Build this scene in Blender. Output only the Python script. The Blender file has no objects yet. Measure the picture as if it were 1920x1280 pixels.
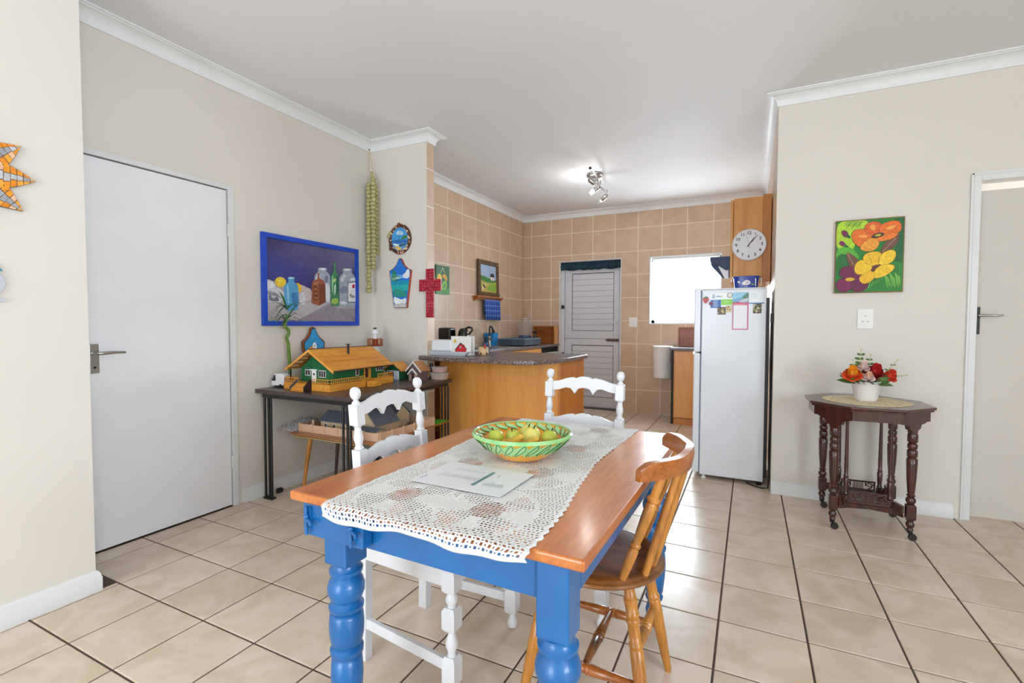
import bpy, bmesh, math, random
from mathutils import Vector, Matrix
random.seed(7)
PI = math.pi
scene = bpy.context.scene
COL = scene.collection

# ------------------------------------------------------------------ camera
cam_d = bpy.data.cameras.new('camera'); cam = bpy.data.objects.new('camera', cam_d); COL.objects.link(cam)
cam_d.sensor_width = 36.0; cam_d.lens = 36.0 * 904.55 / 1920.0; cam_d.clip_start = 0.02
_yaw, _pitch, _roll = 0.4587, 0.0366, 0.0020
_f = Vector((-math.sin(_yaw) * math.cos(_pitch), math.cos(_yaw) * math.cos(_pitch), -math.sin(_pitch)))
_r = Vector((math.cos(_yaw), math.sin(_yaw), 0)); _u = _r.cross(_f)
_r2 = _r * math.cos(_roll) + _u * math.sin(_roll); _u2 = -_r * math.sin(_roll) + _u * math.cos(_roll)
_m = Matrix((_r2, _u2, -_f)).transposed().to_4x4()
_m.translation = Vector((2.8663, -1.1472, 1.1874))
cam.matrix_world = _m
scene.camera = cam

# ------------------------------------------------------------------ world, daylight, exposure
world = bpy.data.worlds.new('sky'); scene.world = world; world.use_nodes = True
bg = world.node_tree.nodes['Background']
bg.inputs[0].default_value = (0.90, 0.95, 1.0, 1); bg.inputs[1].default_value = 2.4
def area(name, loc, rot, sx, sy, power, color=(1, 1, 1)):
    d = bpy.data.lights.new(name, 'AREA'); d.shape = 'RECTANGLE'; d.size = sx; d.size_y = sy
    d.energy = power; d.color = color
    o = bpy.data.objects.new(name, d); COL.objects.link(o); o.location = loc; o.rotation_euler = rot
    return o
# daylight coming in through the glazed doors behind the camera and the kitchen window
area('daylight_patio_door', (1.5, -4.24, 1.25), (PI / 2, 0, 0), 1.7, 2.1, 30, (0.76, 0.89, 1.0))
area('added_side_light', (6.24, -2.2, 1.45), (PI / 2, 0, PI / 2), 1.9, 1.5, 54, (0.76, 0.89, 1.0))  # unseen side window, added to brighten the left walls
area('daylight_kitchen_window', (2.105, 5.60, 1.64), (PI / 2, 0, PI), 0.84, 0.86, 24, (0.76, 0.89, 1.0))
area('daylight_kitchen_yard', (2.105, 7.0, 2.1), (PI / 2 - 0.12, 0, PI), 2.4, 1.8, 190, (0.76, 0.89, 1.0))
scene.view_settings.view_transform = 'Standard'
scene.view_settings.look = 'None'
scene.view_settings.gamma = 1.0
scene.view_settings.use_curve_mapping = False
scene.view_settings.exposure = 0.93

# ------------------------------------------------------------------ helpers
def lin(c):
    return tuple(((x / 255.0) / 12.92 if x / 255.0 <= 0.04045 else ((x / 255.0 + 0.055) / 1.055) ** 2.4) for x in c[:3]) + (1.0,)
MATS = {}
def M(name, c, rough=0.5, metal=0.0, var=0.06, nscale=6.0, bump=0.0, bscale=40.0, coat=0.0, c2=None, stretch=None, emit=None, trans=0.0, spec=None):
    if name in MATS: return MATS[name]
    m = bpy.data.materials.new(name); m.use_nodes = True; nt = m.node_tree; N = nt.nodes; L = nt.links
    b = N['Principled BSDF']
    tc = N.new('ShaderNodeTexCoord'); mp = N.new('ShaderNodeMapping'); L.new(tc.outputs['Object'], mp.inputs[0])
    if stretch: mp.inputs['Scale'].default_value = stretch
    nz = N.new('ShaderNodeTexNoise'); nz.inputs['Scale'].default_value = nscale; nz.inputs['Detail'].default_value = 5
    L.new(mp.outputs[0], nz.inputs['Vector'])
    mx = N.new('ShaderNodeMix'); mx.data_type = 'RGBA'
    a = lin(c)
    if c2: d = lin(c2)
    else: d = tuple(max(0, x * (1 - 2 * var)) for x in a[:3]) + (1,); a = tuple(min(1, x * (1 + var)) for x in a[:3]) + (1,)
    rp = N.new('ShaderNodeValToRGB'); rp.color_ramp.elements[0].position = 0.32; rp.color_ramp.elements[1].position = 0.68
    L.new(nz.outputs['Fac'], rp.inputs[0]); L.new(rp.outputs[0], mx.inputs[0])
    mx.inputs[6].default_value = d; mx.inputs[7].default_value = a
    L.new(mx.outputs[2], b.inputs['Base Color'])
    b.inputs['Roughness'].default_value = rough; b.inputs['Metallic'].default_value = metal
    if spec is not None: b.inputs['Specular IOR Level'].default_value = spec
    if coat: b.inputs['Coat Weight'].default_value = coat; b.inputs['Coat Roughness'].default_value = 0.12
    if trans: b.inputs['Transmission Weight'].default_value = trans
    if emit: b.inputs['Emission Color'].default_value = (1, 1, 1, 1); b.inputs['Emission Strength'].default_value = emit
    if bump:
        n2 = N.new('ShaderNodeTexNoise'); n2.inputs['Scale'].default_value = bscale; n2.inputs['Detail'].default_value = 3
        L.new(mp.outputs[0], n2.inputs['Vector'])
        bp = N.new('ShaderNodeBump'); bp.inputs['Strength'].default_value = bump; bp.inputs['Distance'].default_value = 0.002
        L.new(n2.outputs['Fac'], bp.inputs['Height']); L.new(bp.outputs[0], b.inputs['Normal'])
    MATS[name] = m; return m
def wood(name, c1, c2, axis='y', scale=9.0, rough=0.35, coat=0.3, knots=False):
    if name in MATS: return MATS[name]
    m = bpy.data.materials.new(name); m.use_nodes = True; nt = m.node_tree; N = nt.nodes; L = nt.links
    b = N['Principled BSDF']
    tc = N.new('ShaderNodeTexCoord'); mp = N.new('ShaderNodeMapping'); L.new(tc.outputs['Object'], mp.inputs[0])
    s = {'x': (0.10, 1, 1), 'y': (1, 0.10, 1), 'z': (1, 1, 0.10)}[axis]
    mp.inputs['Scale'].default_value = s
    n1 = N.new('ShaderNodeTexNoise'); n1.inputs['Scale'].default_value = scale * 1.6; n1.inputs['Detail'].default_value = 6; n1.inputs['Distortion'].default_value = 0.6
    n2 = N.new('ShaderNodeTexNoise'); n2.inputs['Scale'].default_value = scale * 14; n2.inputs['Detail'].default_value = 3
    L.new(mp.outputs[0], n1.inputs['Vector']); L.new(mp.outputs[0], n2.inputs['Vector'])
    ad = N.new('ShaderNodeMath'); ad.operation = 'MULTIPLY_ADD'; ad.inputs[1].default_value = 0.45
    L.new(n2.outputs['Fac'], ad.inputs[0]); L.new(n1.outputs['Fac'], ad.inputs[2])
    rp = N.new('ShaderNodeValToRGB'); e = rp.color_ramp.elements
    e[0].position = 0.48; e[0].color = lin(c2); e[1].position = 0.88; e[1].color = lin(c1)
    L.new(ad.outputs[0], rp.inputs[0])
    out = rp.outputs[0]
    if knots:
        v = N.new('ShaderNodeTexVoronoi'); v.inputs['Scale'].default_value = 3.2
        mp2 = N.new('ShaderNodeMapping'); mp2.inputs['Scale'].default_value = (1.0, 0.55, 1.0); L.new(tc.outputs['Object'], mp2.inputs[0])
        L.new(mp2.outputs[0], v.inputs['Vector'])
        r2 = N.new('ShaderNodeValToRGB'); r2.color_ramp.elements[0].position = 0.025; r2.color_ramp.elements[0].color = (0.75, 0.75, 0.75, 1)
        r2.color_ramp.elements[1].position = 0.055; r2.color_ramp.elements[1].color = (0, 0, 0, 1)
        L.new(v.outputs['Distance'], r2.inputs[0])
        mk = N.new('ShaderNodeMix'); mk.data_type = 'RGBA'; L.new(r2.outputs[0], mk.inputs[0]); L.new(out, mk.inputs[6]); mk.inputs[7].default_value = lin((96, 48, 22))
        out = mk.outputs[2]
    L.new(out, b.inputs['Base Color'])
    b.inputs['Roughness'].default_value = rough; b.inputs['Coat Weight'].default_value = coat; b.inputs['Coat Roughness'].default_value = 0.15
    bp = N.new('ShaderNodeBump'); bp.inputs['Strength'].default_value = 0.12; bp.inputs['Distance'].default_value = 0.001
    L.new(n2.outputs['Fac'], bp.inputs['Height']); L.new(bp.outputs[0], b.inputs['Normal'])
    MATS[name] = m; return m
def clear(name, c=(235, 240, 242), alpha=0.25, rough=0.05):
    """thin clear glass or plastic: mostly see-through with a reflecting film"""
    if name in MATS: return MATS[name]
    m = bpy.data.materials.new(name); m.use_nodes = True; nt = m.node_tree; N = nt.nodes; L = nt.links
    b = N['Principled BSDF']; b.inputs['Base Color'].default_value = lin(c); b.inputs['Roughness'].default_value = rough
    nz = N.new('ShaderNodeTexNoise'); nz.inputs['Scale'].default_value = 8
    mr = N.new('ShaderNodeMapRange'); mr.inputs[3].default_value = alpha * 0.8; mr.inputs[4].default_value = alpha * 1.2
    L.new(nz.outputs['Fac'], mr.inputs[0]); L.new(mr.outputs[0], b.inputs['Alpha'])
    MATS[name] = m; return m
def print_mat():
    if 'flat_print' in MATS: return MATS['flat_print']
    m = bpy.data.materials.new('flat_print'); m.use_nodes = True; nt = m.node_tree; b = nt.nodes['Principled BSDF']; b.inputs['Roughness'].default_value = 0.3
    at = nt.nodes.new('ShaderNodeAttribute'); at.attribute_name = 'col'; nt.links.new(at.outputs['Color'], b.inputs['Base Color'])
    MATS['flat_print'] = m; return m
def paint_mat():
    if 'artist_paint' in MATS: return MATS['artist_paint']
    m = bpy.data.materials.new('artist_paint'); m.use_nodes = True; nt = m.node_tree; N = nt.nodes; L = nt.links
    b = N['Principled BSDF']; b.inputs['Roughness'].default_value = 0.45
    at = N.new('ShaderNodeAttribute'); at.attribute_name = 'col'
    tc = N.new('ShaderNodeTexCoord'); nz = N.new('ShaderNodeTexNoise'); nz.inputs['Scale'].default_value = 45; nz.inputs['Detail'].default_value = 4; nz.inputs['Distortion'].default_value = 1.5
    L.new(tc.outputs['Object'], nz.inputs['Vector'])
    mr = N.new('ShaderNodeMapRange'); mr.inputs[1].default_value = 0.3; mr.inputs[2].default_value = 0.7; mr.inputs[3].default_value = 0.78; mr.inputs[4].default_value = 1.18
    L.new(nz.outputs['Fac'], mr.inputs[0])
    vm = N.new('ShaderNodeVectorMath'); vm.operation = 'SCALE'; L.new(at.outputs['Color'], vm.inputs[0]); L.new(mr.outputs[0], vm.inputs['Scale'])
    L.new(vm.outputs[0], b.inputs['Base Color'])
    MATS['artist_paint'] = m; return m

class G:
    def __init__(s): s.v = []; s.f = []
    def add(s, vs, fs):
        o = len(s.v); s.v += [tuple(p) for p in vs]; s.f += [tuple(i + o for i in q) for q in fs]; return s
    def box(s, x0, y0, z0, x1, y1, z1):
        return s.add([(x0, y0, z0), (x1, y0, z0), (x1, y1, z0), (x0, y1, z0), (x0, y0, z1), (x1, y0, z1), (x1, y1, z1), (x0, y1, z1)],
                     [(0, 3, 2, 1), (4, 5, 6, 7), (0, 1, 5, 4), (1, 2, 6, 5), (2, 3, 7, 6), (3, 0, 4, 7)])
    def cb(s, c, d):
        return s.box(c[0] - d[0] / 2, c[1] - d[1] / 2, c[2] - d[2] / 2, c[0] + d[0] / 2, c[1] + d[1] / 2, c[2] + d[2] / 2)
    def prism(s, pts, axis, a, b):
        n = len(pts)
        mk = {'z': lambda p, t: (p[0], p[1], t), 'y': lambda p, t: (p[0], t, p[1]), 'x': lambda p, t: (t, p[0], p[1])}[axis]
        vs = [mk(p, a) for p in pts] + [mk(p, b) for p in pts]
        fs = [tuple(range(n - 1, -1, -1)), tuple(range(n, 2 * n))] + [(i, (i + 1) % n, n + (i + 1) % n, n + i) for i in range(n)]
        return s.add(vs, fs)
    def lathe(s, prof, cx=0.0, cy=0.0, seg=20, z0=0.0, cap=True, sx=1.0, sy=1.0):
        n = len(prof); vs = []
        for r, z in prof:
            for k in range(seg):
                t = 2 * PI * k / seg; vs.append((cx + r * sx * math.cos(t), cy + r * sy * math.sin(t), z0 + z))
        fs = []
        for i in range(n - 1):
            for k in range(seg):
                k2 = (k + 1) % seg; fs.append((i * seg + k, i * seg + k2, (i + 1) * seg + k2, (i + 1) * seg + k))
        if cap:
            if prof[0][0] > 1e-5: fs.append(tuple(range(seg - 1, -1, -1)))
            if prof[-1][0] > 1e-5: fs.append(tuple((n - 1) * seg + k for k in range(seg)))
        return s.add(vs, fs)
    def tube(s, path, r, seg=10, cap=True):
        P = [Vector(p) for p in path]; n = len(P)
        R = [r] * n if not isinstance(r, (list, tuple)) else list(r)
        up = None; vs = []
        for i in range(n):
            t = (P[min(i + 1, n - 1)] - P[max(i - 1, 0)]).normalized()
            if up is None:
                up = Vector((0, 0, 1)) if abs(t.z) < 0.9 else Vector((1, 0, 0))
            a = t.cross(up).normalized(); b = a.cross(t).normalized(); up = b
            for k in range(seg):
                q = 2 * PI * k / seg; vs.append(P[i] + a * (R[i] * math.cos(q)) + b * (R[i] * math.sin(q)))
        fs = [(i * seg + k, i * seg + (k + 1) % seg, (i + 1) * seg + (k + 1) % seg, (i + 1) * seg + k) for i in range(n - 1) for k in range(seg)]
        if cap: fs += [tuple(range(seg - 1, -1, -1)), tuple((n - 1) * seg + k for k in range(seg))]
        return s.add(vs, fs)
    def bar(s, p0, p1, w, h):
        a = Vector(p0); b = Vector(p1); t = (b - a).normalized()
        up = Vector((0, 0, 1)) if abs(t.z) < 0.95 else Vector((0, 1, 0))
        sd = t.cross(up).normalized(); u = sd.cross(t).normalized()
        vs = [q + sd * (i * w / 2) + u * (j * h / 2) for q in (a, b) for (i, j) in ((-1, -1), (1, -1), (1, 1), (-1, 1))]
        return s.add(vs, [(0, 3, 2, 1), (4, 5, 6, 7), (0, 1, 5, 4), (1, 2, 6, 5), (2, 3, 7, 6), (3, 0, 4, 7)])
    def ball(s, c, r, seg=14, rings=8):
        rx, ry, rz = (r, r, r) if not isinstance(r, (list, tuple)) else r
        prof = [(math.sin(PI * i / rings), -math.cos(PI * i / rings)) for i in range(rings + 1)]
        vs = []; fs = []
        for i, (a, z) in enumerate(prof):
            for k in range(seg):
                t = 2 * PI * k / seg; vs.append((c[0] + rx * a * math.cos(t), c[1] + ry * a * math.sin(t), c[2] + rz * z))
        for i in range(rings):
            for k in range(seg): fs.append((i * seg + k, i * seg + (k + 1) % seg, (i + 1) * seg + (k + 1) % seg, (i + 1) * seg + k))
        return s.add(vs, fs)
    def map(s, fn, start=0):
        s.v = s.v[:start] + [tuple(fn(Vector(p))) for p in s.v[start:]]; return s
    def off(s, o):
        return s.map(lambda p: p - Vector(o))
    def mesh(s, name, mat, smooth=None):
        me = bpy.data.meshes.new(name); me.from_pydata(s.v, [], s.f)
        bm = bmesh.new(); bm.from_mesh(me)
        bmesh.ops.remove_doubles(bm, verts=bm.verts, dist=1e-6)
        bmesh.ops.recalc_face_normals(bm, faces=bm.faces); bm.to_mesh(me); bm.free()
        if mat: me.materials.append(mat)
        if smooth:
            for p in me.polygons: p.use_smooth = True
            me.set_sharp_from_angle(angle=math.radians(smooth))
        return me
    def build(s, name, mat, parent=None, smooth=None, bevel=0.0, at=None, seg=2):
        if at is not None: s.off(at)
        o = bpy.data.objects.new(name, s.mesh(name, mat, smooth)); COL.objects.link(o)
        if parent is not None: o.parent = parent
        elif at is not None: o.location = at
        if bevel:
            md = o.modifiers.new('bevel', 'BEVEL'); md.width = bevel; md.segments = seg; md.limit_method = 'ANGLE'; md.angle_limit = 0.6
        return o
def tag(o, label, cat, group=None):
    o['label'] = label; o['category'] = cat
    if group: o['group'] = group
    return o
def thing(name, label, cat, loc=(0, 0, 0), rotz=0.0, group=None):
    o = bpy.data.objects.new(name, None); o.empty_display_size = 0.05; COL.objects.link(o)
    o.location = loc; o.rotation_euler = (0, 0, rotz)
    return tag(o, label, cat, group)
def struct(o):
    o['kind'] = 'structure'; return o
def inst(me, name, parent=None, loc=(0, 0, 0), rot=(0, 0, 0), scl=(1, 1, 1)):
    o = bpy.data.objects.new(name, me); COL.objects.link(o); o.location = loc; o.rotation_euler = rot; o.scale = scl
    if parent is not None: o.parent = parent
    return o
def dup(root, loc, rotz, label, group=None):
    def cp(o, par):
        c = o.copy(); COL.objects.link(c); c.parent = par
        for ch in kids.get(o, []): cp(ch, c)
        return c
    kids = {}
    for o in list(bpy.data.objects):
        if o.parent: kids.setdefault(o.parent, []).append(o)
    r = cp(root, None); r.location = loc; r.rotation_euler = (0, 0, rotz); r['label'] = label
    if group: r['group'] = group
    return r
def chaikin(pts, n=2):
    for _ in range(n):
        q = []
        for i in range(len(pts)):
            a = pts[i]; b = pts[(i + 1) % len(pts)]
            q += [(a[0] * .75 + b[0] * .25, a[1] * .75 + b[1] * .25), (a[0] * .25 + b[0] * .75, a[1] * .25 + b[1] * .75)]
        pts = q
    return pts
def ell(cx, cy, rx, ry, n=20, rot=0.0):
    return [(cx + rx * math.cos(2 * PI * k / n) * math.cos(rot) - ry * math.sin(2 * PI * k / n) * math.sin(rot),
             cy + rx * math.cos(2 * PI * k / n) * math.sin(rot) + ry * math.sin(2 * PI * k / n) * math.cos(rot)) for k in range(n)]
def art(name, parent, o, ux, uy, n, w, h, items, step=0.00025, at=(0, 0, 0), mat=None):
    """flat painted picture: colour patches (unit coordinates) laid over one another as paint"""
    o = Vector(o) - Vector(at); ux = Vector(ux); uy = Vector(uy); n = Vector(n)
    vs = []; fs = []; cols = []
    k = -1
    for c, pts in items:
        if not callable(c) or k < 0: k += 1
        b = len(vs)
        for (a, t) in pts: vs.append(o + ux * (a * w) + uy * (t * h) + n * (step * (k + 1)))
        fs.append(tuple(range(b, b + len(pts)))); cols.append([lin(c(*p)) if callable(c) else lin(c) for p in pts])
    me = bpy.data.meshes.new(name); me.from_pydata([tuple(p) for p in vs], [], fs)
    ca = me.color_attributes.new('col', 'FLOAT_COLOR', 'CORNER')
    for p in me.polygons:
        for q, li in enumerate(p.loop_indices): ca.data[li].color = cols[p.index][q]
    me.materials.append(mat or paint_mat())
    ob = bpy.data.objects.new(name, me); COL.objects.link(ob)
    if parent is not None: ob.parent = parent
    return ob
R1 = [(0, 0), (1, 0), (1, 1), (0, 1)]
def grow(pts, k):
    cx = sum(p[0] for p in pts) / len(pts); cy = sum(p[1] for p in pts) / len(pts)
    return [(cx + (a - cx) * k, cy + (b - cy) * k) for a, b in pts]
def blend(nodes):
    """smooth colour field from (u, v, colour) nodes"""
    def f(u, v):
        ws = [1.0 / ((u - a) ** 2 + (v - b) ** 2 + 0.004) ** 1.5 for a, b, c in nodes]; t = sum(ws)
        return tuple(sum(w * c[i] for w, (a, b, c) in zip(ws, nodes)) / t for i in range(3))
    return f
def field(f, n=8, m=8, box=(0, 0, 1, 1)):
    a, b, c, d = box
    return [(f, [(a + (c - a) * i / n, b + (d - b) * j / m), (a + (c - a) * (i + 1) / n, b + (d - b) * j / m), (a + (c - a) * (i + 1) / n, b + (d - b) * (j + 1) / m), (a + (c - a) * i / n, b + (d - b) * (j + 1) / m)]) for i in range(n) for j in range(m)]
def rect(a, b, c, d): return [(a, b), (c, b), (c, d), (a, d)]
def text(name, s, size, mat, parent, mw, extrude=0.0005, align='CENTER', at=(0, 0, 0), bold=0.0):
    cu = bpy.data.curves.new(name, 'FONT'); cu.body = s; cu.size = size; cu.extrude = extrude; cu.align_x = align; cu.align_y = 'CENTER'; cu.offset = bold
    cu.resolution_u = 3
    tmp = bpy.data.objects.new(name + '_tmp', cu); COL.objects.link(tmp)
    dg = bpy.context.evaluated_depsgraph_get(); me = bpy.data.meshes.new_from_object(tmp.evaluated_get(dg))
    bpy.data.objects.remove(tmp); bpy.data.curves.remove(cu)
    me.transform(Matrix.Translation(-Vector(at)) @ mw); me.materials.clear(); me.materials.append(mat); me.name = name
    ob = bpy.data.objects.new(name, me); COL.objects.link(ob)
    if parent is not None: ob.parent = parent
    return ob
def frame_mw(o, ux, uy):
    ux = Vector(ux); uy = Vector(uy); n = ux.cross(uy); m = Matrix((ux, uy, n)).transposed().to_4x4(); m.translation = Vector(o); return m
# ------------------------------------------------------------------ materials of the room
T = 0.308
XL, YR, YB, XK, XR, XS, YS, YS2, XN, YN = -0.132, 2.676, 5.36, -0.163, 3.015, 0.462, 2.132, 2.236, 0.283, -0.080
HC = 2.752
wall_m = M('cream_wall_paint', (225, 218, 208), 0.6, var=0.015, nscale=1.5, bump=0.05, bscale=120)
ceil_m = M('white_ceiling_paint', (234, 235, 237), 0.7, var=0.01, nscale=1.2)
corn_m = M('white_cornice', (236, 237, 238), 0.5, var=0.01)
skirt_m = M('white_gloss_trim', (226, 226, 225), 0.35, var=0.015)
door_m = M('white_door_paint', (238, 238, 241), 0.45, var=0.01)
grout_dark = M('dark_brown_grout', (92, 76, 64), 0.85, var=0.12, nscale=30)
grout_light = M('cream_grout', (248, 238, 220), 0.8, var=0.02, nscale=30)
def tile_mat(name, c, c2, rough, rnd, scale):
    m = bpy.data.materials.new(name); m.use_nodes = True; nt = m.node_tree; N = nt.nodes; L = nt.links; b = N['Principled BSDF']
    gm = N.new('ShaderNodeNewGeometry'); oi = N.new('ShaderNodeObjectInfo')
    ad = N.new('ShaderNodeVectorMath'); ad.operation = 'ADD'
    cx = N.new('ShaderNodeCombineXYZ'); mu = N.new('ShaderNodeMath'); mu.operation = 'MULTIPLY'; mu.inputs[1].default_value = 37.0
    L.new(oi.outputs['Random'], mu.inputs[0]); L.new(mu.outputs[0], cx.inputs[2]); L.new(gm.outputs['Position'], ad.inputs[0]); L.new(cx.outputs[0], ad.inputs[1])
    nz = N.new('ShaderNodeTexNoise'); nz.inputs['Scale'].default_value = scale; nz.inputs['Detail'].default_value = 6; nz.inputs['Distortion'].default_value = 1.2
    L.new(ad.outputs[0], nz.inputs['Vector'])
    rp = N.new('ShaderNodeValToRGB'); e = rp.color_ramp.elements; e[0].position = 0.36; e[0].color = lin(c2); e[1].position = 0.62; e[1].color = lin(c)
    L.new(nz.outputs['Fac'], rp.inputs[0])
    mr = N.new('ShaderNodeMapRange'); mr.inputs[3].default_value = 1 - rnd; mr.inputs[4].default_value = 1 + rnd * 0.5; L.new(oi.outputs['Random'], mr.inputs[0])
    vm = N.new('ShaderNodeVectorMath'); vm.operation = 'SCALE'; L.new(rp.outputs[0], vm.inputs[0]); L.new(mr.outputs[0], vm.inputs['Scale'])
    L.new(vm.outputs[0], b.inputs['Base Color']); b.inputs['Roughness'].default_value = rough
    MATS[name] = m; return m
ftile_m = tile_mat('beige_floor_tile', (228, 210, 190), (214, 191, 166), 0.28, 0.05, 5.0)
wtile_m = tile_mat('tan_wall_tile', (213, 187, 161), (204, 176, 149), 0.36, 0.03, 4.0)

# ------------------------------------------------------------------ floor with its tiles
floor = struct(G().box(-0.4, -4.3, -0.12, 6.5, 5.6, -0.004).build('floor', grout_dark))
def project(p):
    d = Vector(p) - _m.translation; z = d.dot(_f)
    if z < 0.05: return None
    return (960 + 904.55 * d.dot(_r2) / z, 640 - 904.55 * d.dot(_u2) / z, z)
def tile_mesh(name, mat, w, h, t, axis, chamfer=0.0025):
    """one tile centred on the origin; axis = direction it faces"""
    a, b = w / 2, h / 2; c = chamfer
    lo = [(-a, -b), (a, -b), (a, b), (-a, b)]; hi = [(-a + c, -b + c), (a - c, -b + c), (a - c, b - c), (-a + c, b - c)]
    mk = {'z': lambda p, k: (p[0], p[1], k), '-y': lambda p, k: (p[0], -k, p[1]), '+x': lambda p, k: (k, p[0], p[1]), '-x': lambda p, k: (-k, p[0], p[1])}[axis]
    g = G().add([mk(p, 0) for p in lo] + [mk(p, t - 0.0012) for p in lo] + [mk(p, t) for p in hi],
                [(0, 1, 5, 4), (1, 2, 6, 5), (2, 3, 7, 6), (3, 0, 4, 7), (4, 5, 9, 8), (5, 6, 10, 9), (6, 7, 11, 10), (7, 4, 8, 11), (8, 9, 10, 11), (3, 2, 1, 0)])
    return g.mesh(name, mat)
FT = tile_mesh('floor_tile', ftile_m, T - 0.008, T - 0.008, 0.004, 'z')
def floor_open(x, y):   # is the tile square in open floor (not inside a wall)?
    if x < XN and y < YN: return False
    if x < XL: return False
    return True
cand = []; restt = G()
for i in range(-1, 21):
    for j in range(-14, 18):
        x0, x1, y0, y1 = i * T + 0.004, (i + 1) * T - 0.004, j * T + 0.004, (j + 1) * T - 0.004
        cut = False
        x0b, x1b, y0b, y1b = x0, x1, y0, y1
        if x0b < XL: x0b = XL; cut = True
        if y1b > YB: y1b = YB; cut = True
        if y0b < YN and x0b < XN and x1b > XN: x0b = XN; cut = True
        elif y0b < YN and x1b <= XN:
            if y1b <= YN: continue
            y0b = YN; cut = True
        if x1b - x0b < 0.01 or y1b - y0b < 0.01: continue
        vis = []
        for a in (0.05, 0.5, 0.95):
            for b in (0.05, 0.5, 0.95):
                q = project((x0b + (x1b - x0b) * a, y0b + (y1b - y0b) * b, 0))
                if q and -10 < q[0] < 1930 and 560 < q[1] < 1290: vis.append(q)
        cx, cy = (x0b + x1b) / 2, (y0b + y1b) / 2
        hid = (cx > XR + 0.05 and cy > YR + 0.2 and not cx > 4.0) or (cx < XS and cy > YS + 0.2) or (cx < 1.4 and 2.3 < cy < 4.2)
        if vis and not hid: cand.append((-max(1 / q[2] for q in vis), x0b, y0b, x1b, y1b, cut))
        else: restt.box(x0b, y0b, -0.004, x1b, y1b, 0.0)
cand.sort()
for k, (w, x0, y0, x1, y1, cut) in enumerate(cand):
    if k >= 300: restt.box(x0, y0, -0.004, x1, y1, 0.0); continue
    if cut:
        inst(tile_mesh('floor_tile', ftile_m, x1 - x0, y1 - y0, 0.004, 'z'), 'floor_tile', floor, ((x0 + x1) / 2, (y0 + y1) / 2, -0.004))
    else:
        inst(FT, 'floor_tile', floor, ((x0 + x1) / 2, (y0 + y1) / 2, -0.004))
ro = restt.build('floor_tiles_beyond', ftile_m, floor); ro['kind'] = 'stuff'

# ------------------------------------------------------------------ walls, ceiling
def wall(name, *boxes):
    g = G()
    for b in boxes: g.box(*b)
    return struct(g.build(name, wall_m))
wall('wall_left_near', (-0.35, -4.3, 0, XN, YN, HC))
DL0, DL1, DLZ = 0.035, 0.866, 2.065           # left door opening
wall('wall_left', (XL - 0.2, YN, 0, XL, DL0, HC), (XL - 0.2, DL1, 0, XL, YS, HC), (XL - 0.2, DL0, DLZ, XL, DL1, HC))
w_stub = wall('wall_stub', (XL - 0.2, YS, 0, XS - 0.006, YS2, HC))
w_kl = wall('wall_kitchen_left', (XK - 0.2, YS2, 0, XK - 0.006, YB + 0.2, HC))
KD0, KD1, KDZ = 0.416, 1.288, 2.062           # kitchen door opening
KW0, KW1, KWA, KWB = 1.676, 2.532, 1.195, 2.060   # kitchen window opening
w_back = wall('wall_back', (XK, YB + 0.006, 0, KD0, YB + 0.2, HC), (KD0, YB + 0.006, KDZ, KD1, YB + 0.2, HC), (KD1, YB + 0.006, 0, KW0, YB + 0.2, HC),
              (KW0, YB + 0.006, 0, KW1, YB + 0.2, KWA), (KW0, YB + 0.006, KWB, KW1, YB + 0.2, HC), (KW1, YB + 0.006, 0, XR + 0.12, YB + 0.2, HC))
w_kr = wall('wall_kitchen_right', (XR + 0.006, YR + 0.12, 0, XR + 0.12, YB, HC), (XR, YR + 0.004, 0, XR + 0.12, YR + 0.12, HC))
DR0, DR1, DRZ = 4.045, 4.94, 2.075            # right door opening
wall('wall_right', (XR, YR, 0, DR0, YR + 0.004, HC), (XR + 0.12, YR + 0.004, 0, DR0, YR + 0.12, HC), (DR0, YR, DRZ, DR1, YR + 0.12, HC), (DR1, YR, 0, 6.3, YR + 0.12, HC))
wall('wall_east', (6.2, -4.3, 0, 6.35, -3.15, HC), (6.2, -3.15, 0, 6.35, -1.25, 0.7), (6.2, -3.15, 2.2, 6.35, -1.25, HC), (6.2, -1.25, 0, 6.35, YR, HC))  # the window opening here is added for the side light
wall('wall_rear', (XN, -4.35, 0, 0.6, -4.2, HC), (0.6, -4.35, 2.3, 2.4, -4.2, HC), (2.4, -4.35, 0, 6.35, -4.2, HC))
wall('wall_passage', (XR + 0.12, 4.6, 0, 6.3, 4.72, HC))
struct(G().box(-0.45, -4.4, HC, 6.5, 5.7, HC + 0.12).build('ceiling', ceil_m))
# frames in the glazed opening behind the camera and the added, unseen side window
def win_frame(name, g, mat=skirt_m): return struct(g.build(name, mat, bevel=0.003))
g = G()
for x in (0.6, 1.47, 2.34): g.box(x, -4.32, 0, x + 0.06, -4.26, 2.3)
g.box(0.6, -4.32, 2.24, 2.4, -4.26, 2.3)
win_frame('door_4', g)
g = G()
for y in (-3.15, -2.23, -1.31): g.box(6.26, y, 0.7, 6.32, y + 0.06, 2.2)
g.box(6.26, -3.15, 0.7, 6.32, -1.25, 0.76).box(6.26, -3.15, 2.14, 6.32, -1.25, 2.2)
win_frame('added_side_window', g)

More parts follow.
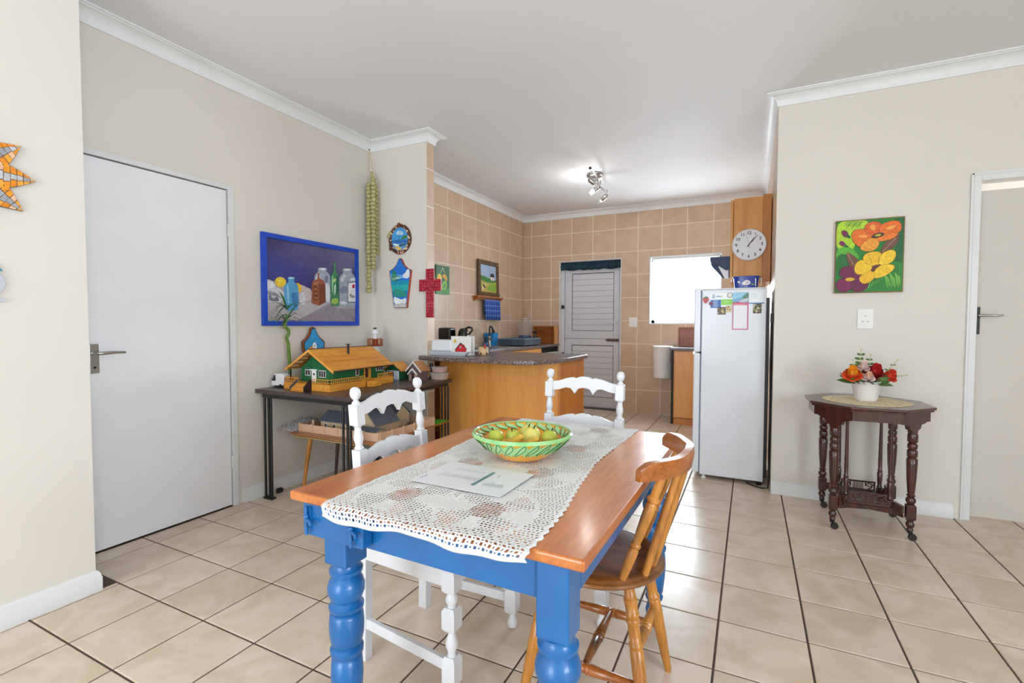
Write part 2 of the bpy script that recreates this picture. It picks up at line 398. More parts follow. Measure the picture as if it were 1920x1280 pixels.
# ------------------------------------------------------------------ kitchen wall tiles
def sub_rects(r, holes):
    out = [r]
    for h in holes:
        nx = []
        for (a, b, c, d) in out:
            if c <= h[0] or a >= h[2] or d <= h[1] or b >= h[3]: nx.append((a, b, c, d)); continue
            if h[0] > a: nx.append((a, b, h[0], d))
            if h[2] < c: nx.append((h[2], b, c, d))
            m0, m1 = max(a, h[0]), min(c, h[2])
            if h[1] > b: nx.append((m0, b, m1, h[1]))
            if h[3] < d: nx.append((m0, h[3], m1, d))
        out = nx
    return [q for q in out if q[2] - q[0] > 0.012 and q[3] - q[1] > 0.012]
GW = 0.004
def tile_wall(parent, axis, plane, u0, u1, uoff, holes=(), joined=False, zt=HC - 0.03):
    # grout bed just behind the tile faces
    g = G()
    full = sub_rects((u0, 0.0, u1, zt), holes)
    for (a, b, c, d) in full:
        if axis == '-y': g.box(a, plane + 0.0015, b, c, plane + 0.006, d)
        elif axis == '+x': g.box(plane - 0.006, a, b, plane - 0.0015, c, d)
        else: g.box(plane + 0.0015, a, b, plane + 0.006, c, d)
    g.build('grout', grout_light, parent)
    allg = G(); cache = {}
    i0 = math.floor((u0 - uoff) / T); i1 = math.ceil((u1 - uoff) / T)
    for i in range(i0, i1):
        for j in range(0, 9):
            a, c = max(u0, uoff + i * T + GW), min(u1, uoff + (i + 1) * T - GW)
            b, d = j * T + GW, min(zt, (j + 1) * T - GW)
            if c - a < 0.01: continue
            for (p, q, r, s) in sub_rects((a, b, c, d), holes):
                cu, cv = (p + r) / 2, (q + s) / 2
                if axis == '-y': loc = (cu, plane + 0.0045, cv)
                elif axis == '+x': loc = (plane - 0.0045, cu, cv)
                else: loc = (plane + 0.0045, cu, cv)
                if joined:
                    me = (-(s - q) / 2, (s - q) / 2)
                    allg.box(plane, p, q, plane + 0.0045, r, s); continue
                key = (round(r - p, 3), round(s - q, 3))
                if key not in cache: cache[key] = tile_mesh('wall_tile', wtile_m, r - p, s - q, 0.0045, axis, 0.0018)
                inst(cache[key], 'wall_tile', parent, loc)
    if joined: allg.build('wall_tiles', wtile_m, parent)['kind'] = 'stuff'
tile_wall(w_kl, '+x', XK, YS2 + 0.01, YB - 0.002, 3.375 - 4 * T)
tile_wall(w_back, '-y', YB, XK, XR, -0.028, holes=((KD0 - 0.012, -1, KD1 + 0.012, KDZ + 0.012), (KW0 - 0.012, KWA - 0.012, KW1 + 0.012, KWB + 0.012)))
tile_wall(w_stub, '+x', XS, YS + 0.004, YS2, YS - 0.15)
tile_wall(w_kr, '-x', XR, YR + 0.125, YB - 0.002, 3.375 - 4 * T, joined=True)
# slim white edging around the tiled openings
g = G(); e = 0.011
g.box(KD0 - e, YB - 0.004, 0, KD0, YB + 0.004, KDZ).box(KD1, YB - 0.004, 0, KD1 + e, YB + 0.004, KDZ).box(KD0 - e, YB - 0.004, KDZ, KD1 + e, YB + 0.004, KDZ + e)
struct(g.build('trim_1', skirt_m))
g = G()
g.box(KW0 - e, YB - 0.004, KWA - e, KW0, YB + 0.004, KWB + e).box(KW1, YB - 0.004, KWA - e, KW1 + e, YB + 0.004, KWB + e).box(KW0, YB - 0.004, KWA - e, KW1, YB + 0.004, KWA).box(KW0, YB - 0.004, KWB, KW1, YB + 0.004, KWB + e)
struct(g.build('trim_2', skirt_m))

# ------------------------------------------------------------------ cornices (mitred) and skirting boards
def sweep(path, prof, names, mat, smooth=40):
    P = [Vector((p[0], p[1], 0)) for p in path]; n = len(P); nor = []
    for i in range(n - 1):
        t = (P[i + 1] - P[i]).normalized(); nor.append(Vector((t.y, -t.x, 0)))
    mit = []
    for i in range(n):
        if i == 0: mit.append(nor[0])
        elif i == n - 1: mit.append(nor[-1])
        else:
            s = nor[i - 1] + nor[i]; mit.append(s / (1 + nor[i - 1].dot(nor[i])))
    k = len(prof)
    for i in range(n - 1):
        if not names[i]: continue
        vs = [P[a] + mit[a] * d + Vector((0, 0, z)) for a in (i, i + 1) for d, z in prof]
        fs = [(q, (q + 1) % k, k + (q + 1) % k, k + q) for q in range(k)] + [tuple(range(k - 1, -1, -1)), tuple(range(k, 2 * k))]
        struct(G().add(vs, fs).build(names[i], mat, smooth=smooth))
cp = [(0.0, HC - 0.078), (0.009, HC - 0.078), (0.012, HC - 0.066)]
cp += [(0.012 + 0.052 * (1 - math.cos(t)), HC - 0.066 + 0.052 * math.sin(t)) for t in [PI / 2 * k / 7 for k in range(1, 8)]]
cp += [(0.066, HC - 0.010), (0.078, HC - 0.009), (0.078, HC), (0.0, HC)]
sweep([(XN, -4.2), (XN, YN), (XL, YN), (XL, YS), (XS, YS), (XS, YS2), (XK, YS2), (XK, YB), (XR, YB), (XR, YR), (6.2, YR)], cp,
      ['trim_%d' % k for k in range(3, 13)], corn_m)
sp = [(0, 0), (0.017, 0), (0.017, 0.062), (0.014, 0.066), (0.014, 0.072), (0.009, 0.084), (0.004, 0.090), (0, 0.092)]
sweep([(XN, -4.2), (XN, YN), (XL, YN)], sp, ['baseboard_left_near', 'baseboard_left_return'], skirt_m)
sweep([(XL, 0.905), (XL, YS), (XS - 0.01, YS)], sp, ['baseboard_left', 'baseboard_stub'], skirt_m)
sweep([(XR - 0.001, YR), (DR0 - 0.045, YR)], sp, ['baseboard_right'], skirt_m)
sweep([(DR1 + 0.05, YR), (6.2, YR)], sp, ['baseboard_right_far'], skirt_m)

# ------------------------------------------------------------------ doors and window
chrome = M('satin_chrome', (178, 176, 172), 0.25, metal=1.0, var=0.05)
steel = M('brushed_steel', (190, 190, 188), 0.3, metal=1.0, var=0.04)
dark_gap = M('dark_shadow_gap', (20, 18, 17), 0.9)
def lever(parent, o, u, n, flip=1):
    """lever handle with a back plate; o = plate centre, u = lever direction, n = out of the door"""
    o = Vector(o); u = Vector(u); n = Vector(n)
    g = G(); g.cb((0, 0, 0), (0.042, 0.008, 0.150)); mm = Matrix((u, n, Vector((0, 0, 1)))).transposed()
    g.map(lambda p: o + mm @ p); pl = g.build('handle_plate', chrome, parent, bevel=0.002)
    g = G(); g.tube([o + Vector((0, 0, 0.028)) , o + n * 0.045 + Vector((0, 0, 0.028)), o + n * 0.05 + u * 0.012 + Vector((0, 0, 0.028)), o + n * 0.05 + u * 0.06 + Vector((0, 0, 0.031)), o + n * 0.045 + u * 0.118 + Vector((0, 0, 0.029))],
                    [0.009, 0.009, 0.0095, 0.008, 0.006], 10)
    g.build('handle_lever', chrome, pl, smooth=50)
    g = G(); g.tube([o + Vector((0, 0, -0.045)), o + n * 0.006 + Vector((0, 0, -0.045))], 0.006, 10); g.build('keyhole', dark_gap, pl)
    return pl
# left flush door
d1 = struct(bpy.data.objects.new('door_1', None)); COL.objects.link(d1)
g = G().box(XL - 0.045, 0.075, 0.008, XL - 0.004, 0.826, 2.030); leaf = g.build('door_leaf', door_m, d1, bevel=0.002)
g = G().box(XL - 0.06, DL0, 0, XL + 0.010, 0.070, DLZ).box(XL - 0.06, 0.831, 0, XL + 0.010, DL1, DLZ).box(XL - 0.06, 0.070, 2.036, XL + 0.010, 0.831, DLZ)
g.build('door_frame', skirt_m, d1, bevel=0.002)
G().box(XL - 0.09, DL0, 0, XL - 0.07, DL1, DLZ).build('gap_shadow_sheet', dark_gap, d1)  # dark sheet painting the shade in the gaps round the leaf
lever(leaf, (XL - 0.001, 0.112, 1.005), (0, 1, 0), (1, 0, 0))
for z in (1.78, 0.29):
    g = G()
    for k in range(3): g.lathe([(0.006, 0), (0.0065, 0.001), (0.0065, 0.026), (0.006, 0.027)], XL + 0.004, 0.829, 12, z - 0.042 + k * 0.028)
    g.build('hinge', skirt_m, d1, smooth=40)
# right door, standing slightly in from the wall face
d2 = struct(bpy.data.objects.new('door_2', None)); COL.objects.link(d2)
g = G().box(DR0, YR - 0.008, 0, DR0 + 0.034, YR + 0.10, DRZ).box(DR1 - 0.034, YR - 0.008, 0, DR1, YR + 0.10, DRZ).box(DR0 + 0.034, YR - 0.008, DRZ - 0.036, DR1 - 0.034, YR + 0.10, DRZ)
g.build('door_frame', skirt_m, d2, bevel=0.003)
g = G().box(DR0 - 0.012, YR - 0.010, 0, DR0, YR, DRZ + 0.012).box(DR0 - 0.012, YR - 0.010, DRZ, DR1 + 0.012, YR, DRZ + 0.012).box(DR1, YR - 0.010, 0, DR1 + 0.012, YR, DRZ)
g.build('architrave', skirt_m, d2, bevel=0.002)
leaf = G().box(DR0 + 0.038, YR + 0.062, 0.012, DR1 - 0.038, YR + 0.10, 1.992).build('door_leaf', M('shaded_door_paint', (212, 205, 195), 0.5, var=0.01), d2, bevel=0.002)  # leaf colour darkened to carry the shade of the recess
black_metal = M('black_painted_metal', (24, 24, 26), 0.45, var=0.1)
g = G().box(DR0 + 0.042, YR + 0.055, 1.13, DR0 + 0.068, YR + 0.063, 1.295); g.build('handle_plate', black_metal, leaf, bevel=0.002)
g = G().tube([(DR0 + 0.055, YR + 0.06, 1.243), (DR0 + 0.055, YR + 0.012, 1.243), (DR0 + 0.075, YR + 0.008, 1.243), (DR0 + 0.13, YR + 0.01, 1.241), (DR0 + 0.158, YR + 0.012, 1.245)], [0.008, 0.008, 0.008, 0.007, 0.005], 10)
g.build('handle_lever', chrome, leaf, smooth=50)
# aluminium stable door in the kitchen
alu = M('white_aluminium', (214, 216, 226), 0.4, var=0.015)
seal = M('black_rubber_seal', (28, 30, 38), 0.7)
d3 = struct(bpy.data.objects.new('door_3', None)); COL.objects.link(d3)
yd = YB + 0.085
g = G().box(KD0 + 0.0, yd - 0.03, 0, KD0 + 0.05, yd + 0.05, KDZ - 0.03).box(KD1 - 0.03, yd - 0.03, 0, KD1, yd + 0.05, KDZ - 0.03).box(KD0, yd - 0.03, KDZ - 0.06, KD1, yd + 0.05, KDZ)
g.build('door_frame', alu, d3, bevel=0.002)
G().box(KD0, yd + 0.022, 0, KD1, yd + 0.05, KDZ).build('light_block_sheet', alu, d3)  # added unseen sheet, stops daylight leaking between the leaves
G().box(KD0, YB + 0.004, 0, KD0 + 0.003, yd + 0.05, KDZ).box(KD1 - 0.003, YB + 0.004, 0, KD1, yd + 0.05, KDZ).build('reveal', wall_m, d3)
def stable_leaf(z0, z1, boards, rails):
    a, b = KD0 + 0.055, KD1 - 0.034
    lf = G().box(a, yd - 0.02, z0, a + 0.105, yd + 0.02, z1).box(b - 0.075, yd - 0.02, z0, b, yd + 0.02, z1).box(a + 0.105, yd - 0.02, z0, b - 0.075, yd + 0.02, z0 + rails[0]).box(a + 0.105, yd - 0.02, z1 - rails[1], b - 0.075, yd + 0.02, z1).build('door_leaf', alu, d3, bevel=0.003)
    x0, x1, p, q = a + 0.105, b - 0.075, z0 + rails[0], z1 - rails[1]
    s = 0.006
    G().box(x0, yd - 0.016, p, x0 + s, yd + 0.01, q).box(x1 - s, yd - 0.016, p, x1, yd + 0.01, q).box(x0, yd - 0.016, p, x1, yd + 0.01, p + s).box(x0, yd - 0.016, q - s, x1, yd + 0.01, q).build('seal', seal, lf)
    n = boards; h = (q - p - 2 * s) / n
    G().box(x0 + s, yd + 0.0, p, x1 - s, yd + 0.01, q).build('backing', M('board_joint_grey', (120, 122, 134), 0.6), lf)
    me = G().box(0, -0.012, 0, x1 - x0 - 2 * s, 0, h - 0.0035).mesh('board', alu)
    for k in range(n): inst(me, 'board', lf, (x0 + s, yd, p + s + k * h))
    return lf
up = stable_leaf(0.985, 2.0, 10, (0.105, 0.10)); lo = stable_leaf(0.02, 0.975, 9, (0.14, 0.085))
g = G().box(KD1 - 0.20, yd - 0.035, 0.945, KD1 - 0.035, yd - 0.02, 0.985); g.tube([(KD1 - 0.21, yd - 0.04, 0.965), (KD1 - 0.035, yd - 0.04, 0.965)], 0.011, 8); g.build('slide_bolt', M('aged_brass', (120, 100, 92), 0.4, metal=0.8, var=0.1), lo)
g = G().tube([(KD1 - 0.07, yd - 0.02, 1.20), (KD1 - 0.07, yd - 0.06, 1.20), (KD1 - 0.09, yd - 0.065, 1.20), (KD1 - 0.19, yd - 0.06, 1.205)], 0.008, 8); g.box(KD1 - 0.085, yd - 0.024, 1.08, KD1 - 0.055, yd - 0.018, 1.25); g.build('handle', alu, up, smooth=50)
for z in (1.43, 0.75): G().box(KD0 + 0.016, yd - 0.062, z - 0.025, KD0 + 0.05, yd - 0.03, z + 0.025).build('hinge', black_metal, d3, bevel=0.004)
# rolled dark teal blind over the stable door
rb = thing('roller_blind', 'dark teal fabric blind rolled up above the kitchen stable door', 'blind', (KD0 + 0.43, YB + 0.04, 1.9))
teal = M('dark_teal_fabric', (24, 62, 78), 0.8, var=0.25, nscale=14, bump=0.3, bscale=30)
g = G(); path = []
for k in range(20):
    u = k / 19; path.append((KD0 + 0.012 + u * (KD1 - KD0 - 0.02), YB + 0.035 + 0.004 * math.sin(u * 9), 1.985 + 0.008 * math.sin(u * 21)))
g.tube(path, [0.036 + 0.004 * math.sin(k * 2.1) for k in range(20)], 14); g.build('fabric_roll', teal, rb, smooth=60, at=rb.location)
g = G(); n = 22
vs = []
for k in range(n):
    u = k / (n - 1); x = KD0 + 0.012 + u * (KD1 - KD0 - 0.02)
    for z, y in ((2.055, YB + 0.012), (2.0, YB + 0.004 + 0.004 * math.sin(k)), (1.945 + 0.008 * math.sin(k * 1.3), YB + 0.0 + 0.006 * math.sin(k * 2))): vs.append((x, y + 0.01, z))
g.add(vs, [(3 * k + a, 3 * k + 3 + a, 3 * k + 4 + a, 3 * k + 1 + a) for k in range(n - 1) for a in (0, 1)])
o = g.build('front_fabric', teal, rb, smooth=80, at=rb.location); o.modifiers.new('solid', 'SOLIDIFY').thickness = 0.004
# kitchen window
w1 = struct(bpy.data.objects.new('window_1', None)); COL.objects.link(w1)
fy = YB + 0.10; fr = 0.045
g = G().box(KW0, fy, KWA, KW0 + fr, fy + 0.05, KWB).box(KW1 - fr, fy, KWA, KW1, fy + 0.05, KWB).box(KW0, fy, KWA, KW1, fy + 0.05, KWA + fr).box(KW0, fy, KWB - fr, KW1, fy + 0.05, KWB)
g.build('window_frame', skirt_m, w1, bevel=0.003)
G().box(KW0, YB + 0.004, KWA, KW1, fy, KWA + 0.004).box(KW0, YB + 0.004, KWA, KW0 + 0.004, fy, KWB).box(KW1 - 0.004, YB + 0.004, KWA, KW1, fy, KWB).box(KW0, YB + 0.004, KWB - 0.004, KW1, fy, KWB).build('window_reveal', skirt_m, w1)
glass = clear('window_glass', (245, 250, 255), 0.06, 0.02)
for a, b in ((KW0 + fr, KW1 - fr),):
    G().box(a, fy + 0.02, KWA + fr, b, fy + 0.025, KWB - fr).build('pane', glass, w1)
bl = thing('venetian_blind', 'white venetian blind drawn up at the top of the kitchen window', 'blind', (2.1, YB + 0.05, 2.0))
G().box(KW0 + 0.02, YB + 0.02, 2.03, KW1 - 0.02, YB + 0.06, 2.052).build('headrail', skirt_m, bl, at=bl.location, bevel=0.002)
sm = G().box(-(KW1 - KW0) / 2 + 0.025, -0.012, 0, (KW1 - KW0) / 2 - 0.025, 0.012, 0.0016).mesh('slat', M('white_blind_slat', (226, 228, 232), 0.4))
for k in range(6): inst(sm, 'slat', bl, (0.004, -0.008, 0.022 - k * 0.0055), (0.05 * (k % 2), 0, 0))
G().tube([(1.80, YB + 0.03, 2.0), (1.80, YB + 0.03, 1.93)], 0.0015, 6).build('cord', skirt_m, bl, at=bl.location)
# ------------------------------------------------------------------ dining table
pine = wood('varnished_orange_pine', (212, 130, 60), (170, 86, 32), 'y', 7.0, 0.28, 0.5, knots=True)
blue = M('blue_gloss_paint', (10, 98, 164), 0.34, var=0.06, nscale=9, coat=0.3, bump=0.08, bscale=25)
TZ = 0.737
tb = thing('dining_table', 'orange pine dining table with blue painted turned legs', 'table', (2.189, 0.323, 0), -0.024)
hw, hl = 0.4175, 0.5925
edges = [-hw, -0.215, 0.005, 0.222, hw]
for k in range(4):
    G().box(edges[k] + (0.0003 if k else 0), -hl, 0.712, edges[k + 1] - (0.0003 if k < 3 else 0), hl, TZ).build('plank', pine, tb, bevel=0.006 if k in (0, 3) else 0.0006, seg=3)
def tleg(bx0, bx1, by0, by1, bz):
    cx, cy = (bx0 + bx1) / 2, (by0 + by1) / 2; s = bz / 0.53
    prof = [(.024, 0), (.030, .012), (.034, .03), (.027, .055), (.024, .07), (.033, .078), (.035, .088), (.028, .096), (.034, .11), (.041, .17), (.044, .22), (.041, .262), (.034, .270), (.044, .278), (.045, .292), (.036, .300),
            (.041, .306), (.046, .330), (.047, .36), (.045, .385), (.041, .392), (.036, .395), (.046, .402), (.047, .412), (.038, .420), (.036, .423), (.042, .430), (.049, .448), (.050, .465), (.044, .483), (.035, .493), (.033, .496), (.044, .502), (.045, .512), (.036, .520), (.036, .53)]
    lg = G().lathe([(r, z * s) for r, z in prof], cx, cy, 28).build('leg', blue, tb, smooth=50)
    G().box(bx0, by0, bz, bx1, by1, 0.712).build('leg_block', blue, lg, bevel=0.005)
tleg(0.298, 0.372, -0.556, -0.482, 0.530); tleg(-0.338, -0.258, -0.548, -0.468, 0.535)
tleg(0.294, 0.374, 0.476, 0.556, 0.530); tleg(-0.374, -0.294, 0.476, 0.556, 0.530)
G().box(-0.258, -0.550, 0.612, 0.2975, -0.525, 0.712).build('apron', blue, tb, bevel=0.003)
G().box(-0.294, 0.53, 0.612, 0.294, 0.552, 0.712).build('apron', blue, tb, bevel=0.003)
G().box(0.346, -0.476, 0.612, 0.370, 0.476, 0.712).build('apron', blue, tb, bevel=0.003)
G().box(-0.370, -0.468, 0.612, -0.346, 0.476, 0.712).build('apron', blue, tb, bevel=0.003)
G().box(-0.372, -0.586, 0.626, -0.158, -0.5505, 0.7115).build('latch_board', blue, tb, bevel=0.004)
for x in (-0.345, -0.185):
    g = G(); g.box(x - 0.009, -0.591, 0.648, x + 0.009, -0.586, 0.703).tube([(x - 0.002, -0.596, 0.632), (x - 0.002, -0.596, 0.708)], 0.004, 8)
    g.tube([(x, -0.594, 0.672), (x + 0.018, -0.600, 0.668), (x + 0.022, -0.602, 0.662)], [.005, .005, .006], 8); g.ball((x - 0.002, -0.596, 0.68), 0.008, 10, 6)
    g.build('slide_latch', blue, tb, smooth=50)
# ------------------------------------------------------------------ crocheted runner
crochet = M('white_crochet_cotton', (234, 233, 230), 0.85, var=0.05, nscale=150, bump=0.6, bscale=450)
def rx0(y): return 1.906 - 0.008 * (y - 0.3) + 0.006 * math.sin(y * 11)
def rx1(y):
    k = [(-0.35, 2.480), (-0.22, 2.484), (-0.07, 2.476), (0.13, 2.448), (0.35, 2.428), (0.62, 2.436), (0.95, 2.452)]
    for (a, b), (c, d) in zip(k, k[1:]):
        if y <= c: return b + (d - b) * (y - a) / (c - a)
    return k[-1][1]
def runner():
    NX, NY = 56, 122
    Y0, Y1 = 0.918, -0.326          # arc-length along the runner; beyond the table edge it hangs
    ye = -0.282
    g = G(); V = {}
    def P(u, y):
        sc = 0.004 * math.sin(y * 2 * PI / 0.034)
        a, b = rx0(y) - sc * 0.5, rx1(y) + sc
        x = a + (b - a) * u
        yy = y - 0.024 * (x - 2.19) * 0 
        ed = ye - 0.024 * (x - 2.189)
        z = TZ + 0.0022 + 0.0012 * math.sin(x * 37 + y * 13) + 0.0008 * math.sin(y * 61)
        if y < ed:
            d = ed - y; drop = d * (0.90 + 0.16 * math.sin(x * 19 + 1.0)); 
            if d < 0.012: return (x, y - 0.0, z - d * 0.25)
            return (x, ed - 0.014 - 0.006 * (0.5 + 0.5 * math.sin(x * 55)), z - 0.003 - (drop - 0.012) * 0.95)
        return (x, y, z)
    def vid(u, y):
        k = (round(u, 6), round(y, 6))
        if k not in V: V[k] = len(g.v); g.v.append(P(u, y))
        return V[k]
    for i in range(NX):
        for j in range(NY):
            u0, u1 = i / NX, (i + 1) / NX; y0, y1 = Y0 + (Y1 - Y0) * j / NY, Y0 + (Y1 - Y0) * (j + 1) / NY
            uc, yc = (u0 + u1) / 2, (y0 + y1) / 2
            x = rx0(yc) + (rx1(yc) - rx0(yc)) * uc
            hole = 0.58
            if i < 1 or i >= NX - 1 or j < 1 or j >= NY - 1: hole = 0.0
            elif yc < ye + 0.03: hole = 0.70 if (i + j) % 2 == 0 else 0.40
            else:
                mx = 2.06 + 0.245 * round((x - 2.06) / 0.245); my = -0.145 + 0.3225 * round((yc + 0.145) / 0.3225)
                dx, dy = x - mx, (yc - my) * 0.80; r = math.hypot(dx, dy); an = math.atan2(dy, dx)
                if mx < 2.0 or mx > 2.36: r = 9
                if r < 0.042: hole = 0.90 if (i + j) % 2 == 0 or r < 0.03 else 0.72
                elif r < 0.112:
                    k = int(((an + PI / 8) % (2 * PI)) // (PI / 4)); s = abs(((an + PI / 8) % (PI / 4)) - PI / 8)
                    if k % 2 == 0: hole = 0.0 if s < 0.30 else 0.40
                    else: hole = 0.62
                elif r < 0.124: hole = 0.0
                else: hole = 0.60 if (i + j) % 2 == 0 else 0.50
            a, b, c, d = vid(u0, y0), vid(u1, y0), vid(u1, y1), vid(u0, y1)
            if hole >= 1.0: continue
            if hole <= 0.0: g.f.append((a, b, c, d)); continue
            hu, hy = (u1 - u0) * hole / 2, abs(y1 - y0) * hole / 2
            e = vid(uc - hu, yc + hy); f = vid(uc + hu, yc + hy); h = vid(uc + hu, yc - hy); k2 = vid(uc - hu, yc - hy)
            g.f += [(a, b, f, e), (b, c, h, f), (c, d, k2, h), (d, a, e, k2)]
    return g
rn = runner().build('table_runner', crochet, smooth=80)
sd = rn.modifiers.new('solid', 'SOLIDIFY'); sd.thickness = 0.0016; sd.offset = -1
tag(rn, 'white crocheted lace runner laid along the pine dining table', 'table runner')
# ------------------------------------------------------------------ paper sheet
sh = thing('menu_sheet', 'white printed sheet with a teal bar lying on the crocheted runner', 'paper', (2.155, 0.04, TZ + 0.0066), -0.02)
pap = M('white_glossy_paper', (236, 236, 240), 0.25, var=0.01)
G().box(-0.146, -0.105, 0, 0.146, 0.105, 0.0008).build('sheet', pap, sh)
it = [((236, 236, 241), R1)]
for k in range(18): it.append(((186, 186, 196), rect(0.14 + k * 0.025, 0.36, 0.147 + k * 0.025, 0.36 + 0.10 + 0.08 * ((k * 7) % 5) / 5)))
for k in range(15): it.append(((196, 196, 204), rect(0.20 + k * 0.024, 0.68, 0.205 + k * 0.024, 0.72 + 0.07 * ((k * 3) % 4) / 4)))
for k in range(9): it.append(((190, 190, 200), rect(0.70 + k * 0.024, 0.26, 0.707 + k * 0.024, 0.26 + 0.10 + 0.08 * ((k * 5) % 4) / 4)))
it.append(((92, 140, 146), rect(0.605, 0.20, 0.635, 0.80)))
it += [((170, 170, 182), rect(0.05, 0.12, 0.06, 0.30)), ((150, 190, 190), rect(0.72, 0.62, 0.728, 0.72))]
art('print', sh, (-0.146, -0.105, 0.0008), (1, 0, 0), (0, 1, 0), (0, 0, 1), 0.292, 0.21, it, step=0.00004, mat=print_mat())
# ------------------------------------------------------------------ fruit bowl
BX, BY = 2.190, 0.300
bw = thing('fruit_bowl', 'orange ceramic bowl with green leaf relief on the crocheted runner', 'bowl', (BX, BY, TZ + 0.0060))
bo = M('orange_yellow_glaze', (248, 180, 48), 0.18, c2=(236, 146, 26), nscale=7, coat=0.5)
bg_ = M('mint_green_leaf_glaze', (176, 224, 160), 0.18, c2=(134, 200, 118), nscale=14, coat=0.5)
bd = M('dark_green_leaf_line', (52, 116, 48), 0.25)
bw.scale = (0.875, 0.875, 1.0)
HB = 0.080
def br(t): return 0.074 + 0.112 * t ** 0.72
prof = [(0.0, 0.0), (0.070, 0.0), (0.074, 0.002)] + [(br(t), HB * t) for t in [k / 12 for k in range(1, 13)]]
prof += [(0.189, HB + 0.004), (0.184, HB + 0.007), (0.178, HB + 0.004)] + [(br(t) - 0.009, HB * t + 0.004) for t in [k / 10 for k in range(9, 0, -1)]] + [(0.0, 0.009)]
G().lathe(prof, 0, 0, 56, cap=False).build('bowl_body', bo, bw, smooth=60)
def bowl_leaf(th, t0, t1, half, lean, outer=True):
    g = G(); n = 9; vs = []
    for k in range(n):
        s = k / (n - 1); t = t0 + (t1 - t0) * s; wdt = half * math.sin(PI * min(1, max(0.02, s)) ** 0.85) + 0.001
        for q in (-1, -0.5, 0, 0.5, 1):
            a = th + lean * s + q * wdt; off = 0.0035 - 0.002 * abs(q)
            r = br(t) + off if outer else br(t) - 0.009 - off
            vs.append((r * math.cos(a), r * math.sin(a), HB * t + (0 if outer else 0.005)))
    fs = [(5 * k + q, 5 * k + q + 1, 5 * k + q + 6, 5 * k + q + 5) for k in range(n - 1) for q in range(4)]
    return g.add(vs, fs)
me1 = bowl_leaf(0, 0.38, 1.0, 0.170, 0.24).mesh('leaf', bg_, 60); me2 = bowl_leaf(0, 0.74, 1.02, 0.115, 0.25, False).mesh('leaf', bg_, 60); me3 = bowl_leaf(0, 0.36, 0.9, 0.10, -0.20).mesh('leaf', bg_, 60)
vein = G()
for k in range(24):
    a = 2 * PI * k / 24
    lf = inst(me1, 'leaf', bw, rot=(0, 0, a))
    inst(me2, 'leaf', bw, rot=(0, 0, a + 0.07))
    if k % 2 == 0: inst(me3, 'leaf', bw, rot=(0, 0, a + 0.16))
def vein_pts(th):
    return [((br(t) + 0.005) * math.cos(th + 0.22 * s), (br(t) + 0.005) * math.sin(th + 0.22 * s), HB * t) for s, t in [(k / 6, 0.46 + 0.5 * k / 6) for k in range(7)]]
me4 = G().tube(vein_pts(0), 0.0012, 5).mesh('leaf_vein', bd)
me5 = G().tube([((br(t) + 0.0035) * math.cos(0.12 * math.sin(PI * s) + 0.22 * s), (br(t) + 0.0035) * math.sin(0.12 * math.sin(PI * s) + 0.22 * s), HB * t) for s, t in [(k / 8, 0.42 + 0.57 * k / 8) for k in range(9)]], 0.0011, 5).mesh('leaf_outline', bd)
me6 = G().tube([((br(t) - 0.0145) * math.cos(0.11 * math.sin(PI * s) + 0.25 * s), (br(t) - 0.0145) * math.sin(0.11 * math.sin(PI * s) + 0.25 * s), HB * t + 0.006) for s, t in [(k / 6, 0.75 + 0.26 * k / 6) for k in range(7)]], 0.0011, 5).mesh('leaf_outline', bd)
G().lathe([(0.1905, HB - 0.002), (0.1915, HB + 0.004), (0.185, HB + 0.0092), (0.178, HB + 0.006)], 0, 0, 56, cap=False).build('rim', bg_, bw, smooth=60)
for k in range(24):
    a = 2 * PI * k / 24; inst(me4, 'leaf_vein', bw, rot=(0, 0, a)); inst(me5, 'leaf_outline', bw, rot=(0, 0, a)); inst(me6, 'leaf_outline', bw, rot=(0, 0, a + 0.07))
def bowl_at(dr, df, z): return (BX + 0.897 * dr - 0.443 * df, BY + 0.443 * dr + 0.897 * df, z)
gapple = M('green_apple_skin', (206, 212, 84), 0.35, c2=(176, 190, 56), nscale=20, coat=0.2)
yapple = M('yellow_guava_skin', (232, 222, 120), 0.4, c2=(214, 206, 96), nscale=18, coat=0.15)
stem_m = M('brown_stem', (70, 52, 30), 0.8)
def fruit(name, label, dr, df, r, mat, tall=1.0, tilt=0.3):
    p = bowl_at(dr, df, TZ + 0.036 + r * tall + abs(dr) * 0.10)
    t = thing(name, label, 'fruit', p); t.rotation_euler = (tilt, tilt * 0.6, dr * 20)
    g = G(); n = 12; prof = []
    for k in range(n + 1):
        a = PI * k / n; rr = r * math.sin(a) * (1 + 0.06 * math.cos(a)); z = -r * tall * math.cos(a)
        if k == n: z -= r * 0.14
        if k == n - 1: z -= r * 0.02
        prof.append((max(rr, 0.0005), z))
    g.lathe(prof, 0, 0, 20).build('flesh', mat, t, smooth=70)
    G().tube([(0, 0, r * tall * 0.82), (0.002, 0.001, r * tall + 0.008)], 0.0022, 6).build('stem', stem_m, t)
fruit('apple', 'green apple at the left end of the fruit in the bowl', -0.088, 0.004, 0.027, gapple)
fruit('apple', 'green apple half hidden behind the bananas in the bowl', -0.030, 0.036, 0.026, gapple)
fruit('guava', 'yellow guava at the back of the fruit in the bowl', 0.020, 0.075, 0.030, yapple, 1.02)
fruit('guava', 'yellow guava in the middle front of the bowl', 0.032, 0.012, 0.031, yapple, 1.08)
fruit('apple', 'green apple at the right end of the fruit in the bowl', 0.092, 0.0, 0.027, gapple, 0.95)
ban = M('ripe_banana_peel', (232, 192, 76), 0.45, c2=(206, 160, 60), nscale=25)
